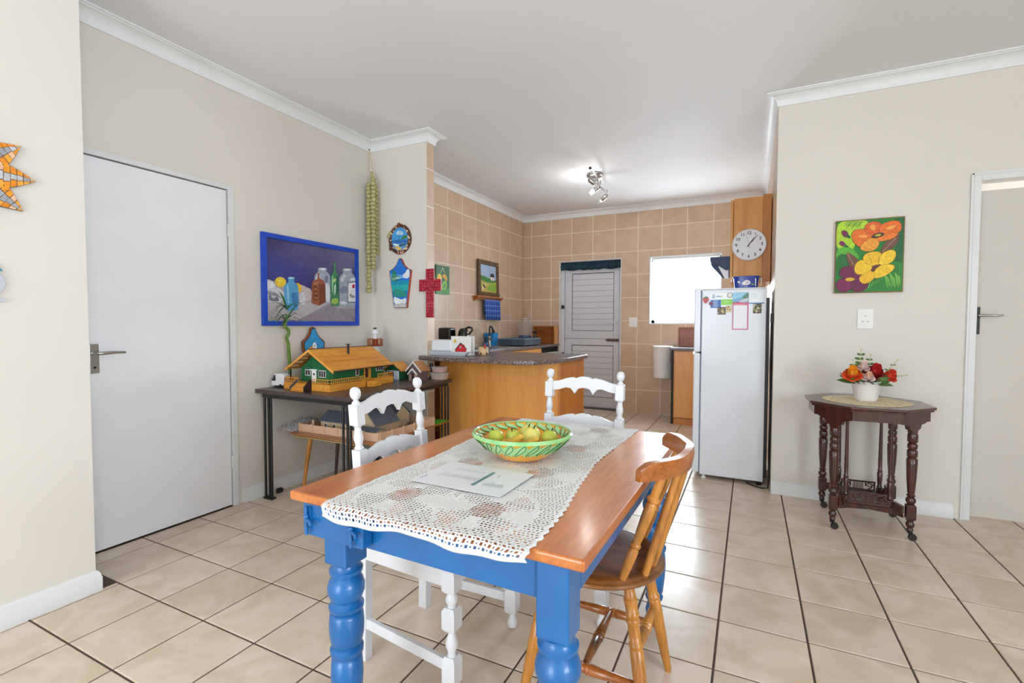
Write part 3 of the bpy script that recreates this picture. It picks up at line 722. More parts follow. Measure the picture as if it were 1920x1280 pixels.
def banana(label, p, ang, bend):
    t = thing('banana', label, 'fruit', p); t.rotation_euler = (0.15, 0.35, ang)
    path = []; rad = []
    for k in range(11):
        s = k / 10; a = (s - 0.5) * bend; path.append((0.062 * math.sin(a) / (bend / 2) , 0.0, 0.05 * (1 - math.cos(a)))); rad.append(0.004 + 0.0115 * math.sin(PI * min(1, max(0, 0.08 + 0.84 * s))) ** 0.7)
    G().tube(path, rad, 8).build('peel', ban, t, smooth=50)
    G().tube([path[-1], (path[-1][0] + 0.012, 0, path[-1][2] + 0.006)], 0.004, 6).build('stalk', M('banana_tip_brown', (66, 48, 22), 0.7), t)
banana('ripe banana lying to the front of the bowl', bowl_at(-0.034, -0.054, TZ + 0.068), 2.62, 1.4)
banana('ripe banana leaning against the front yellow guava', bowl_at(0.014, -0.070, TZ + 0.064), 2.62, 1.4)

# ------------------------------------------------------------------ white ladder-back chairs
wht = M('white_satin_paint', (226, 226, 229), 0.35, var=0.015, nscale=10, coat=0.15)
def lean(p):
    return Vector((p.x, p.y - max(0.0, p.z - 0.43) * 0.085, p.z))
def make_white_chair(label):
    t = thing('white_chair', label, 'chair', group='white painted ladder-back chairs')
    for s in (-1, 1):
        x = 0.176 * s
        g = G(); g.box(x - 0.018, -0.21, 0, x + 0.018, -0.172, 0.47)
        g.map(lambda p: Vector((p.x, p.y - max(0, 0.25 - p.z) * 0.04, p.z)))
        g.lathe([(.017, 0), (.020, .02), (.015, .05), (.012, .10), (.018, .118), (.018, .13)], x, -0.191, 16, 0.47)
        g.box(x - 0.019, -0.21, 0.60, x + 0.019, -0.172, 0.745)
        g.lathe([(.016, 0), (.017, .006), (.012, .012), (.0125, .018), (.017, .036), (.0165, .045), (.012, .070), (.011, .078), (.016, .082), (.016, .087)], x, -0.191, 16, 0.745)
        g.box(x - 0.0195, -0.2105, 0.830, x + 0.0195, -0.1715, 0.903)
        n0 = len(g.v)
        g.map(lean)
        lg = g.build('back_post', wht, t, smooth=40, bevel=0.002)
        g = G().lathe([(.016, 0), (.014, .008), (.009, .013), (.008, .017), (.014, .022), (.0185, .032), (.0195, .042), (.0165, .054), (.009, .061), (0, .063)], x, -0.191, 18, 0.902); g.map(lean)
        g.build('finial', wht, lg, smooth=60)
    def rail(name, z, top, hump):
        a = 0.158
        up = [(-a, z + 0.043), (-0.13, z + 0.047), (-0.085, z + 0.062), (-0.055, z + 0.067), (-0.042, z + 0.062), (-0.022, z + 0.070), (0, z + 0.073)]
        up = up + [(-x, y) for x, y in up[-2::-1]]
        lo = [(a, z + 0.0), (0.125, z + 0.004), (0.09, z + 0.016), (0.065, z + 0.012), (0.052, z - 0.004), (0.046, z - 0.013), (0.040, z - 0.003), (0.028, z + 0.013), (0.0, z + 0.018)]
        lo = lo + [(-x, y) for x, y in lo[-2::-1]]
        g = G().prism(up + lo, 'y', -0.200, -0.183); g.map(lean); return g.build(name, wht, t, bevel=0.002)
    rail('crest_rail', 0.861, 0, 0); rail('back_rail', 0.684, 0, 0)
    # seat, seat rails
    G().prism([(-0.20, 0.205), (0.20, 0.205), (0.165, -0.168), (-0.165, -0.168)], 'z', 0.425, 0.445).build('seat', wht, t, bevel=0.004)
    for s in (-1, 1):
        G().bar((0.183 * s, -0.18, 0.395), (0.208 * s, 0.175, 0.395), 0.020, 0.058).build('side_rail', wht, t, bevel=0.002)
        G().bar((0.180 * s, -0.19, 0.135), (0.212 * s, 0.185, 0.118), 0.017, 0.036).build('stretcher', wht, t, bevel=0.002)
        x = 0.213 * s
        g = G(); n = 4
        def blk(z0, z1, w=0.023):
            c = 0.008
            vs = []
            for z, ww in ((z0, w * 0.72), (z0 + 0.010, w), (z1 - 0.010, w), (z1, w * 0.72)):
                for (a, b) in ((-1, -1), (1, -1), (1, 1), (-1, 1)):
                    vs.append((x + a * ww, 0.192 + b * ww, z))
            g.add(vs, [(3, 2, 1, 0), (12, 13, 14, 15)] + [(4 * k + q, 4 * k + (q + 1) % 4, 4 * k + 4 + (q + 1) % 4, 4 * k + 4 + q) for k in range(3) for q in range(4)])
        g.lathe([(.009, 0), (.017, .005), (.020, .018), (.018, .030), (.011, .046), (.010, .056), (.015, .062)], x, 0.192, 16)
        blk(0.060, 0.155); g.lathe([(.014, 0), (.012, .008), (.013, .016), (.020, .034), (.020, .046), (.012, .070), (.011, .078), (.016, .084)], x, 0.192, 16, 0.153)
        blk(0.235, 0.310); g.lathe([(.014, 0), (.012, .006), (.019, .020), (.020, .030), (.012, .046), (.015, .052)], x, 0.192, 16, 0.308)
        blk(0.356, 0.428)
        g.build('front_leg', wht, t, smooth=35)
    G().box(-0.195, 0.182, 0.37, 0.195, 0.200, 0.424).build('front_rail', wht, t, bevel=0.002)
    G().box(-0.165, -0.200, 0.37, 0.165, -0.182, 0.424).build('back_seat_rail', wht, t, bevel=0.002)
    return t
ch = make_white_chair('white painted ladder-back chair on the long side of the table, beside the house models')
ch.location = (1.858, 0.300, 0); ch.rotation_euler = (0, 0, -PI / 2)
dup(ch, (2.150, 0.862, 0), PI, 'white painted ladder-back chair at the far end of the table, before the peninsula')

# ------------------------------------------------------------------ brown spindle-back chair
oak = wood('worn_honey_oak', (208, 140, 58), (148, 86, 26), 'z', 12, 0.32, 0.4)
oakx = wood('worn_honey_oak_rail', (180, 104, 42), (120, 62, 20), 'x', 12, 0.28, 0.5)
oakd = wood('dark_worn_seat_oak', (144, 88, 38), (80, 44, 18), 'y', 10, 0.3, 0.4)
wc = thing('spindle_chair', 'honey brown spindle-back chair with a round wooden seat', 'chair', (2.440, 0.358, 0), PI / 2)
g = G().lathe([(0.0, 0.428), (0.185, 0.428), (0.198, 0.432), (0.204, 0.439), (0.203, 0.446), (0.196, 0.450), (0.199, 0.455), (0.192, 0.461), (0.178, 0.462), (0.10, 0.456), (0.0, 0.455)], 0, 0, 48, cap=False)
g.build('seat', oakd, wc, smooth=45)
def turned(p0, p1, prof, seg=14):
    """lathe along a straight axis: prof = [(t, radius)]"""
    a = Vector(p0); b = Vector(p1)
    return G().tube([a + (b - a) * t for t, r in prof], [r for t, r in prof], seg)
legp = [(0, .010), (.02, .012), (.10, .014), (.25, .017), (.45, .0195), (.60, .0195), (.61, .017), (.625, .0205), (.64, .0205), (.65, .0165), (.70, .017), (.76, .0165), (.77, .020), (.785, .0205), (.795, .017), (.81, .020), (.825, .0205), (.835, .017), (.88, .019), (.91, .021), (.92, .0175), (.96, .0155), (1, .015)]
for sx, sy in ((1, -1), (-1, -1), (1, 1), (-1, 1)):
    turned((0.178 * sx, 0.195 * sy, 0), (0.118 * sx, 0.122 * sy, 0.430), legp).build('leg', oak, wc, smooth=45)
strp = [(0, .008), (.06, .010), (.3, .014), (.44, .016), (.455, .013), (.47, .0175), (.485, .013), (.515, .013), (.53, .0175), (.545, .013), (.56, .016), (.7, .014), (.94, .010), (1, .008)]
for sx in (-1, 1): turned((0.155 * sx, -0.166, 0.165), (0.155 * sx, 0.166, 0.165), strp).build('stretcher', oakx, wc, smooth=45)
turned((-0.150, 0.0, 0.168), (0.150, 0.0, 0.168), strp).build('cross_stretcher', oakd, wc, smooth=45)
turned((-0.14, -0.150, 0.24), (0.14, -0.150, 0.24), strp).build('rear_stretcher', oak, wc, smooth=45)
def crest_xy(s):   # s -1..1 along the crest
    return (0.222 * s, -0.165 - 0.100 * (1 - abs(s) ** 2.2))
for x, y, s in ((-0.148, -0.108, -0.70), (0.148, -0.108, 0.70)):
    cx, cy = crest_xy(s)
    turned((x, y, 0.450), (cx, cy + 0.0, 0.775), [(0, .010), (.10, .0125), (.22, .0145), (.30, .0145), (.33, .011), (.345, .0155), (.36, .0155), (.375, .011), (.42, .0125), (.62, .0155), (.74, .0155), (.755, .012), (.77, .018), (.79, .018), (.805, .0125), (.9, .0125), (1, .011)]).build('turned_post', oak, wc, smooth=45)
for x in (-0.094, -0.035, 0.035, 0.094):
    cx, cy = crest_xy(x / 0.094 * 0.40)
    turned((x, -0.108 - 0.066 * math.sqrt(1 - (abs(x) / 0.16) ** 2), 0.450), (cx, cy, 0.775), [(0, .010), (.15, .0115), (.5, .012), (.85, .0105), (1, .009)], 10).build('spindle', oak, wc, smooth=45)
g = G(); vs = []; n = 25
for k in range(n):
    s = -1 + 2 * k / (n - 1); x, y = crest_xy(s)
    x2, y2 = crest_xy(min(1, s + 0.02)); x1, y1 = crest_xy(max(-1, s - 0.02)); t = Vector((x2 - x1, y2 - y1, 0)).normalized(); nn = Vector((t.y, -t.x, 0))
    hgt = 0.058 - 0.018 * abs(s) ** 3 + 0.004 * math.cos(s * 7); z0 = 0.762 + 0.006 * abs(s); th = 0.0125
    if abs(s) > 0.93: hgt *= 0.80; th *= 0.8
    for (d, z) in ((-th, z0), (th, z0 + 0.002), (th + 0.007, z0 + hgt * 0.6), (th + 0.004, z0 + hgt), (-th * 0.6 + 0.003, z0 + hgt + 0.001), (-th, z0 + hgt * 0.7)):
        vs.append((x + nn.x * d, y + nn.y * d, z))
fs = [(6 * k + q, 6 * k + (q + 1) % 6, 6 * k + 6 + (q + 1) % 6, 6 * k + 6 + q) for k in range(n - 1) for q in range(6)] + [tuple(range(5, -1, -1)), tuple(6 * (n - 1) + q for q in range(6))]
g.add(vs, fs).build('crest_rail', oakx, wc, smooth=50)
# ------------------------------------------------------------------ kitchen: peninsula, sink run, right-hand units
beech = wood('honey_beech_veneer', (226, 160, 80), (206, 132, 50), 'z', 5.0, 0.35, 0.2)
beechd = wood('orange_beech_edge', (200, 126, 48), (176, 100, 30), 'z', 5.0, 0.35, 0.2)
def granite():
    m = bpy.data.materials.new('speckled_brown_laminate'); m.use_nodes = True; nt = m.node_tree; N = nt.nodes; L = nt.links; b = N['Principled BSDF']
    tc = N.new('ShaderNodeTexCoord'); v = N.new('ShaderNodeTexVoronoi'); v.inputs['Scale'].default_value = 210; L.new(tc.outputs['Object'], v.inputs['Vector'])
    rp = N.new('ShaderNodeValToRGB'); e = rp.color_ramp.elements; e[0].position = 0.0; e[0].color = lin((70, 58, 56)); e[1].position = 1.0; e[1].color = lin((190, 172, 162))
    q = rp.color_ramp.elements.new(0.72); q.color = lin((104, 88, 84))
    sp = N.new('ShaderNodeSeparateColor'); L.new(v.outputs['Color'], sp.inputs[0]); L.new(sp.outputs[0], rp.inputs[0]); L.new(rp.outputs[0], b.inputs['Base Color'])
    b.inputs['Roughness'].default_value = 0.28; MATS[m.name] = m; return m
gran = granite()
pn = thing('peninsula_unit', 'honey beech panelled kitchen peninsula under the speckled worktop', 'kitchen counter', (1.02, 2.6, 0))
G().box(0.470, 2.300, 0, 1.555, 2.318, 0.889).build('front_panel', beech, pn, at=pn.location, bevel=0.001)
G().box(1.556, 2.298, 0, 1.576, 2.880, 0.889).build('end_panel', beechd, pn, at=pn.location, bevel=0.001)
G().box(0.470, 2.862, 0.08, 1.555, 2.880, 0.889).build('back_panel', beech, pn, at=pn.location)
G().box(0.470, 2.319, 0.02, 1.555, 2.861, 0.06).build('base_board', beech, pn, at=pn.location)
front = [(0.402, 2.128), (0.402, 2.095), (0.425, 2.062), (0.49, 2.030), (0.62, 2.008), (0.80, 1.998), (1.06, 1.988), (1.25, 1.978), (1.34, 1.980), (1.41, 2.002), (1.47, 2.045), (1.53, 2.125), (1.575, 2.24), (1.598, 2.40), (1.604, 2.60), (1.602, 2.905)]
wt = G().prism([(0.470, 2.128)] + front + [(-0.150, 2.905), (-0.150, 2.246), (0.470, 2.246)], 'z', 0.890, 0.925).build('worktop', gran, bevel=0.007, seg=3)
tag(wt, 'speckled brown laminate worktop with a curved end on the peninsula', 'worktop')
sk = thing('sink_base_unit', 'honey beech sink cupboard along the tiled kitchen wall', 'kitchen unit', (0.12, 3.85, 0))
G().box(-0.155, 2.91, 0.09, 0.395, 4.70, 0.874).build('carcass', beech, sk, at=sk.location)
for k in range(4): G().box(0.396, 2.915 + k * 0.447, 0.10, 0.414, 3.355 + k * 0.447, 0.865).build('door', beech, sk, at=sk.location, bevel=0.002)
G().box(-0.155, 2.91, 0, 0.35, 4.70, 0.089).build('plinth', beechd, sk, at=sk.location)
dw = thing('dishwasher', 'pale green fronted dishwasher at the end of the sink run by the stable door', 'dishwasher', (0.12, 5.0, 0))
mint = M('pale_mint_enamel', (196, 220, 208), 0.3, var=0.02)
G().box(-0.15, 4.71, 0.02, 0.40, 5.33, 0.80).build('cabinet', mint, dw, at=dw.location, bevel=0.006)
G().box(0.401, 4.73, 0.10, 0.418, 5.31, 0.795).build('door_panel', mint, dw, at=dw.location, bevel=0.004)
G().box(-0.10, 4.715, 0.801, 0.398, 5.32, 0.872).build('control_recess', dark_gap, dw, at=dw.location)
sw = G().prism([(-0.158, 2.912), (0.425, 2.912), (0.430, 3.2), (0.430, 5.20), (0.428, 5.33), (0.410, 5.352), (-0.158, 5.352)], 'z', 0.875, 0.907).build('worktop', gran, bevel=0.006, seg=3)
tag(sw, 'speckled brown worktop of the sink run beside the tiled wall', 'worktop')
# sink
sn = thing('kitchen_sink', 'stainless steel drop-in sink in the kitchen worktop', 'sink', (0.14, 3.80, 0.907))
g = G(); 
g.box(-0.24, -0.43, 0.0005, 0.24, -0.37, 0.004).box(-0.24, 0.37, 0.0005, 0.24, 0.43, 0.004).box(-0.24, -0.37, 0.0005, -0.17, 0.37, 0.004).box(0.18, -0.37, 0.0005, 0.24, 0.37, 0.004).box(-0.17, 0.0, 0.0005, 0.18, 0.37, 0.003)
g.build('rim', steel, sn, bevel=0.0015)
G().box(-0.168, -0.368, 0.0006, 0.178, -0.002, 0.0016).build('bowl_floor', M('dark_sink_basin', (120, 120, 122), 0.3, metal=1.0), sn)
for k in range(6): G().box(-0.12, 0.05 + k * 0.05, 0.0031, 0.15, 0.062 + k * 0.05, 0.0055).build('drainer_rib', steel, sn, bevel=0.001)
tp = thing('kitchen_tap', 'tall chrome swan-neck kitchen tap with a dark spray head', 'tap', (-0.03, 4.085, 0.911))
G().lathe([(.026, 0), (.026, .012), (.018, .02), (.016, .09), (.020, .10), (.018, .12), (.010, .125)], 0, 0, 16).build('body', chrome, tp, smooth=50)
G().tube([(0, 0, .11), (0, 0, .22), (0.01, 0, .245), (0.03, 0, .24), (0.05, 0, .20)], [.010, .010, .011, .012, .014], 10).build('spout', M('dark_chrome', (86, 88, 92), 0.2, metal=1.0), tp, smooth=60)
G().tube([(0.045, 0, .205), (0.062, 0, .165)], [.016, .020], 10).build('spray_head', black_metal, tp, smooth=60)
G().tube([(0, 0, .07), (0.05, -0.03, .085), (0.075, -0.045, .07)], [.008, .007, .006], 8).build('lever', chrome, tp, smooth=60)
# blue caddy
cd = thing('sink_caddy', 'bright blue plastic caddy standing behind the chrome tap', 'caddy', (-0.075, 4.215, 0.907))
bpl = M('bright_blue_plastic', (34, 140, 212), 0.35, var=0.05)
g = G(); a, b = 0.055, 0.066
for i in range(4):
    pass
g.add([(-a, -a, 0), (a, -a, 0), (a, a, 0), (-a, a, 0), (-b, -b, .165), (b, -b, .165), (b, b, .165), (-b, b, .165), (-b + .004, -b + .004, .165), (b - .004, -b + .004, .165), (b - .004, b - .004, .165), (-b + .004, b - .004, .165), (-a + .004, -a + .004, .006), (a - .004, -a + .004, .006), (a - .004, a - .004, .006), (-a + .004, a - .004, .006)],
      [(3, 2, 1, 0), (0, 1, 5, 4), (1, 2, 6, 5), (2, 3, 7, 6), (3, 0, 4, 7), (4, 5, 9, 8), (5, 6, 10, 9), (6, 7, 11, 10), (7, 4, 8, 11), (8, 9, 13, 12), (9, 10, 14, 13), (10, 11, 15, 14), (11, 8, 12, 15), (12, 13, 14, 15)])
g.build('tub', bpl, cd)
for k in range(5): G().box(-0.05 + k * 0.023, -0.064, .02, -0.042 + k * 0.023, -0.058, .15).build('rib', bpl, cd)
# dish rack
dr = thing('dish_rack', 'dark grey plastic dish drying rack on the sink worktop', 'dish rack', (0.18, 4.53, 0.907))
gpl = M('dark_grey_plastic', (70, 82, 96), 0.5, var=0.05); lgp = M('blue_grey_plastic', (120, 142, 158), 0.5, var=0.05)
G().box(-0.19, -0.24, 0.010, 0.17, 0.23, 0.016).build('tray_base', gpl, dr)
g = G().box(-0.205, -0.255, 0.085, 0.185, -0.243, 0.095).box(-0.205, 0.243, 0.085, 0.185, 0.255, 0.095).box(-0.205, -0.243, 0.085, -0.193, 0.243, 0.095).box(0.173, -0.243, 0.085, 0.185, 0.243, 0.095)
g.build('rim', lgp, dr, bevel=0.002)
bm_ = G().box(-0.006, -0.003, 0, 0.006, 0.003, 0.072).mesh('rack_bar', M('mid_grey_plastic', (98, 112, 128), 0.5)); 
for k in range(18):
    inst(bm_, 'rack_bar', dr, (-0.187 + k * 0.0215, -0.246, 0.013)); inst(bm_, 'rack_bar', dr, (-0.187 + k * 0.0215, 0.246, 0.013))
for k in range(22):
    inst(bm_, 'rack_bar', dr, (0.178, -0.235 + k * 0.0223, 0.013), (0, 0, PI / 2)); inst(bm_, 'rack_bar', dr, (-0.197, -0.235 + k * 0.0223, 0.013), (0, 0, PI / 2))
G().box(-0.185, -0.240, 0.016, 0.17, -0.2395, 0.085).build('side_sheet', gpl, dr)
for sx in (-0.17, 0.15):
    for sy in (-0.22, 0.21): G().lathe([(.012, 0), (.010, .011)], sx, sy, 10).build('foot', gpl, dr)
# big glass bottle upside down
bt = thing('water_bottle', 'large clear domed water bottle in the corner behind the dish rack', 'bottle', (-0.01, 5.09, 0.907))
gl = clear('clear_plastic', (215, 220, 224), 0.16, 0.06); bluec = clear('blue_tinted_plastic', (50, 90, 150), 0.62, 0.15)
G().lathe([(.085, .11), (.108, .16), (.110, .20), (.104, .25), (.085, .30), (.055, .335), (.03, .345), (.028, .36)], 0, 0, 24, cap=False).build('dome', gl, bt, smooth=60)
G().lathe([(.0, .0), (.09, .0), (.095, .01), (.095, .10), (.085, .115)], 0, 0, 24, cap=False).build('base', bluec, bt, smooth=60)
G().lathe([(.03, .346), (.045, .350), (.045, .358), (.0, .362)], 0, 0, 20, cap=False).build('cap', skirt_m, bt, smooth=60)
bk = thing('bottle_stand', 'small black pump dispenser beside the domed bottle', 'dispenser', (0.115, 5.17, 0.907))
G().lathe([(.022, 0), (.022, .10), (.012, .115), (.008, .15)], 0, 0, 14).build('bottle', clear('smoked_plastic', (90, 92, 96), 0.7, 0.2), bk, smooth=50)
G().cb((-0.005, 0, .163), (.075, .022, .024)).build('pump_head', black_metal, bk, bevel=0.004)
# wooden bread box in the corner
bb = thing('bread_box', 'orange wood box in the corner between sink worktop and stable door', 'box', (0.27, 5.27, 0.907))
cher = wood('orange_cherry_wood', (188, 110, 44), (156, 82, 26), 'x', 8, 0.35, 0.3)
G().box(-0.19, 0.05, 0, 0.135, 0.075, 0.245).build('back_board', cher, bb, bevel=0.002)
G().box(-0.20, -0.075, 0, -0.19, 0.075, 0.25).build('side_board', cher, bb, bevel=0.002); G().box(0.120, -0.075, 0, 0.138, 0.049, 0.25).build('side_board', beech, bb, bevel=0.002)
G().box(-0.19, -0.06, 0.236, 0.119, 0.049, 0.25).build('top_board', cher, bb, bevel=0.002)
# soap dispenser with curved wire
so = thing('soap_bottle', 'blue glass soap bottle with a black pump beside the sink', 'soap dispenser', (0.01, 3.92, 0.911))
G().lathe([(.030, 0), (.038, .01), (.038, .04), (.022, .055), (.012, .062)], 0, 0, 16).build('bottle', M('blue_glazed_glass', (40, 96, 160), 0.15, c2=(30, 60, 110), coat=0.5), so, smooth=60)
G().lathe([(.013, .062), (.013, .075), (.005, .08), (.005, .10)], 0, 0, 10).build('pump', black_metal, so, smooth=40)
G().tube([(0, 0, .095), (0.03, -0.02, .10)], .005, 8).build('nozzle', black_metal, so)
G().tube([(-0.02, 0.0, .05), (-0.05, 0, .14), (-0.06, -0.06, .21), (-0.06, -0.16, .22), (-0.07, -0.24, .15), (-0.07, -0.26, .06), (-0.07, -0.265, .0)], .0025, 8).build('wire', M('grey_pink_wire', (186, 164, 156), 0.5), so, smooth=60)
# kettle + toaster
ts = thing('toaster', 'glossy black toaster with a chrome base behind the bread tin', 'toaster', (0.085, 2.99, 0.925))
blk = M('glossy_black_plastic', (14, 15, 18), 0.12, coat=0.6)
G().box(-0.075, -0.06, 0.055, 0.075, 0.06, 0.235).build('body', blk, ts, bevel=0.02, seg=4); G().box(-0.074, -0.058, 0.006, 0.074, 0.058, 0.056).build('chrome_base', chrome, ts, bevel=0.005)
G().box(-0.05, -0.02, 0.235, 0.05, -0.005, 0.2365).build('slot', dark_gap, ts); G().box(-0.05, 0.01, 0.235, 0.05, 0.025, 0.2365).build('slot', dark_gap, ts)
for x in (-.05, .05): G().lathe([(.01, -.004), (.01, .006)], x, 0, 10).build('foot', blk, ts)
ts.location = (0.06, 3.02, 0.9115)
kt = thing('electric_kettle', 'glossy black electric kettle with a loop handle beside the toaster', 'kettle', (0.215, 3.09, 0.9075))
G().lathe([(.062, 0), (.064, .02), (.062, .10), (.055, .18), (.048, .215), (.03, .232), (.0, .236)], 0, 0, 22, cap=False).build('body', blk, kt, smooth=60)
G().tube([(0.02, 0, .228), (0.06, 0.01, .245), (0.095, 0.015, .235), (0.098, 0.015, .215), (0.06, 0.01, .17)], [.010, .012, .012, .010, .008], 8).build('handle', blk, kt, smooth=60)
G().lathe([(.066, 0), (.066, .03)], 0, 0, 20).build('chrome_ring', chrome, kt, smooth=40)
# tray with bread tin, napkin holder, jar
ty = thing('serving_tray', 'white rectangular serving tray at the stub-wall end of the peninsula', 'tray', (0.60, 2.30, 0.925))
trm = M('white_tray_melamine', (226, 232, 240), 0.3, var=0.01)
a, b = (0.20, 0.13), (0.245, 0.155)
vs = []
for (p, q, z) in ((a[0], a[1], 0.0), (b[0], b[1], 0.036), (b[0] - .004, b[1] - .004, 0.036), (a[0] - .002, a[1] - .002, 0.004)):
    vs += [(-p, -q, z), (p, -q, z), (p, q, z), (-p, q, z)]
g = G().add(vs, [(3, 2, 1, 0)] + [(4 * k + i, 4 * k + (i + 1) % 4, 4 * k + 4 + (i + 1) % 4, 4 * k + 4 + i) for k in range(3) for i in range(4)] + [(12, 13, 14, 15)])
g.build('tray_body', trm, ty, bevel=0.003)
G().prism(ell(0, 0, .035, .010, 16), 'y', -0.003, 0.001).map(lambda p: Vector((0.234 + (p.z) * 0.9 * 0 + 0.0, 0, 0)) + Vector((p.y * 1.0, p.x, p.z + 0.019))).build('handle_slot', M('brown_handle_slot', (120, 84, 76), 0.6), ty)
bn = thing('bread_tin', 'white bread tin with a navy base band on the serving tray', 'bread tin', (0.515, 2.285, 0.9295))
vs = []
for (p, q, z) in ((.138, .085, .030), (.146, .092, .034), (.135, .085, .115), (.120, .07, .122)):
    vs += [(-p, -q, z), (p, -q, z), (p, q, z), (-p, q, z)]
G().add(vs, [(3, 2, 1, 0)] + [(4 * k + i, 4 * k + (i + 1) % 4, 4 * k + 4 + (i + 1) % 4, 4 * k + 4 + i) for k in range(3) for i in range(4)] + [(12, 13, 14, 15)]).build('lid', M('white_enamel', (232, 234, 238), 0.25, var=0.01), bn, bevel=0.008, seg=3)
G().prism([(-.13, -.075), (.13, -.075), (.13, .075), (-.13, .075)], 'z', 0, 0.0295).build('navy_base', M('navy_enamel', (22, 40, 84), 0.3), bn, bevel=0.003)
nh = thing('napkin_holder', 'white napkin holder painted with a red barn and yellow star', 'napkin holder', (0.745, 2.205, 0.9295))
G().box(-.095, -.004, 0, .095, .004, .155).build('front_board', M('white_board_paint', (238, 236, 230), 0.5, var=0.01), nh, bevel=0.002)
G().box(-.095, .05, 0, .095, .058, .155).build('back_board', M('white_board_paint', (238, 236, 230)), nh, bevel=0.002); G().box(-.095, .0045, 0, .095, .0495, .012).build('bottom_board', M('white_board_paint', (238, 236, 230)), nh)
it = [((206, 40, 44), [(.22, .03), (.78, .03), (.78, .33), (.68, .55), (.50, .62), (.32, .42), (.22, .28)]), ((60, 30, 34), [(.20, .28), (.48, .66), (.52, .66), (.82, .33), (.80, .30), (.50, .60), (.23, .25)]),
      ((40, 24, 28), rect(.43, .03, .54, .16)), ((226, 226, 236), rect(.27, .06, .35, .13)), ((226, 226, 236), rect(.64, .06, .73, .17)), ((90, 110, 190), rect(.66, .08, .71, .15)), ((226, 226, 236), rect(.46, .38, .53, .48)), ((90, 110, 190), rect(.475, .395, .515, .465)),
      ((240, 200, 40), [(.12, .62), (.17, .72), (.10, .78), (.18, .79), (.22, .88), (.25, .78), (.32, .76), (.26, .71), (.27, .62), (.20, .68)])]
art('barn_painting', nh, (-.095, -.0042, 0), (1, 0, 0), (0, 0, 1), (0, -1, 0), .19, .155, it, step=0.0002)
rj = thing('painted_jar', 'cream painted pot with a rooster rim beside the napkin holder', 'jar', (0.885, 2.33, 0.9255))
G().lathe([(.030, 0), (.040, .006), (.043, .03), (.040, .062), (.043, .068), (.038, .07), (.035, .06), (.0, .01)], 0, 0, 20, cap=False).build('pot', M('cream_glaze', (228, 196, 150), 0.4, c2=(214, 178, 128), nscale=16), rj, smooth=60)
for k in range(5): G().prism([(-.012, 0), (.012, 0), (0, .022)], 'y', -0.0445, -0.042).map(lambda p, k=k: Matrix.Rotation(k * 1.25, 3, 'Z') @ (p + Vector((0, 0, .008)))).build('brown_triangle', M('dark_brown_glaze', (92, 50, 30), 0.4), rj)
G().cb((0.03, -0.03, .075), (.018, .01, .03)).build('red_rim_figure', M('red_glaze', (190, 40, 36), 0.4), rj, bevel=0.003)
# right-hand units
bc = thing('base_cabinet', 'honey beech base cabinet under the window, right of the white wall bin', 'cabinet', (2.5, 5.07, 0))
G().box(2.060, 4.822, 0.075, 2.66, 5.35, 0.876).build('carcass', beech, bc, at=bc.location, bevel=0.001)
dd = G().box(2.075, 4.800, 0.085, 2.40, 4.8215, 0.868).build('door', beech, bc, at=bc.location, bevel=0.003)
G().box(2.065, 4.806, 0.0, 2.66, 4.83, 0.074).build('kickboard', beechd, bc, at=bc.location)
G().tube([(2.355, 4.80, .44), (2.355, 4.775, .445), (2.355, 4.775, .53), (2.355, 4.80, .535)], .006, 8).build('handle', black_metal, dd, smooth=50, at=bc.location)
G().box(2.030, 4.83, 0, 2.059, 5.35, 0.874).build('end_gap_panel', M('black_edge_board', (40, 34, 32), 0.6), bc, at=bc.location)
o = G().box(2.015, 4.785, 0.877, 3.005, 5.352, 0.909).build('worktop', M('grey_brown_laminate', (96, 88, 92), 0.3, var=0.08, nscale=60), bevel=0.006, seg=3)
tag(o, 'grey brown worktop on the base cabinet below the kitchen window', 'worktop')
cb_ = thing('chopping_board_box', 'reddish wooden framed box standing against the tiles beneath the window', 'box', (2.17, 5.2, 0.909))
red_w = wood('reddish_wood', (172, 112, 88), (150, 92, 70), 'x', 8, 0.5, 0.1)
G().box(-0.105, -0.02, 0, 0.105, 0.02, 0.235).build('panel', red_w, cb_, bevel=0.003)
g = G().box(-0.11, -0.03, 0, -0.095, -0.0201, 0.24).box(0.095, -0.03, 0, 0.11, -0.0201, 0.24).box(-0.095, -0.03, 0.225, 0.095, -0.0201, 0.24); g.build('frame', red_w, cb_, bevel=0.002)
G().ball((0.02, -0.024, .05), .008, 8, 5).build('knob', cher, cb_)
wb = thing('wall_bin', 'white conical plastic bin hung on the tiled wall left of the base cabinet', 'bin', (1.875, 5.22, 0.0))
whp = M('white_plastic', (240, 241, 238), 0.35, var=0.01)
G().lathe([(.112, .505), (.118, .51), (.130, .88), (.134, .895)], 0, 0, 28).build('bin_body', whp, wb, smooth=40)
G().lathe([(.136, .896), (.137, .905), (.12, .912), (.0, .914)], 0, 0, 28, cap=False).build('lid', whp, wb, smooth=40)
G().box(0.06, -.035, .893, .125, .035, .920).build('hinge', M('pale_wood_clip', (176, 150, 130), 0.6), wb, bevel=0.003)
G().lathe([(.006, 0), (.006, .004)], 0, 0, 8).map(lambda p: Vector((0.03 + p.x, -0.128 - p.z * 0.5, .545 + p.y))).build('rivet', steel, wb)
G().tube([(0.10, -.075, .86), (0.10, -.09, .74), (0.102, -.088, .70)], .003, 6).build('pull_cord', M('dull_red_cord', (150, 92, 84), 0.7), wb)
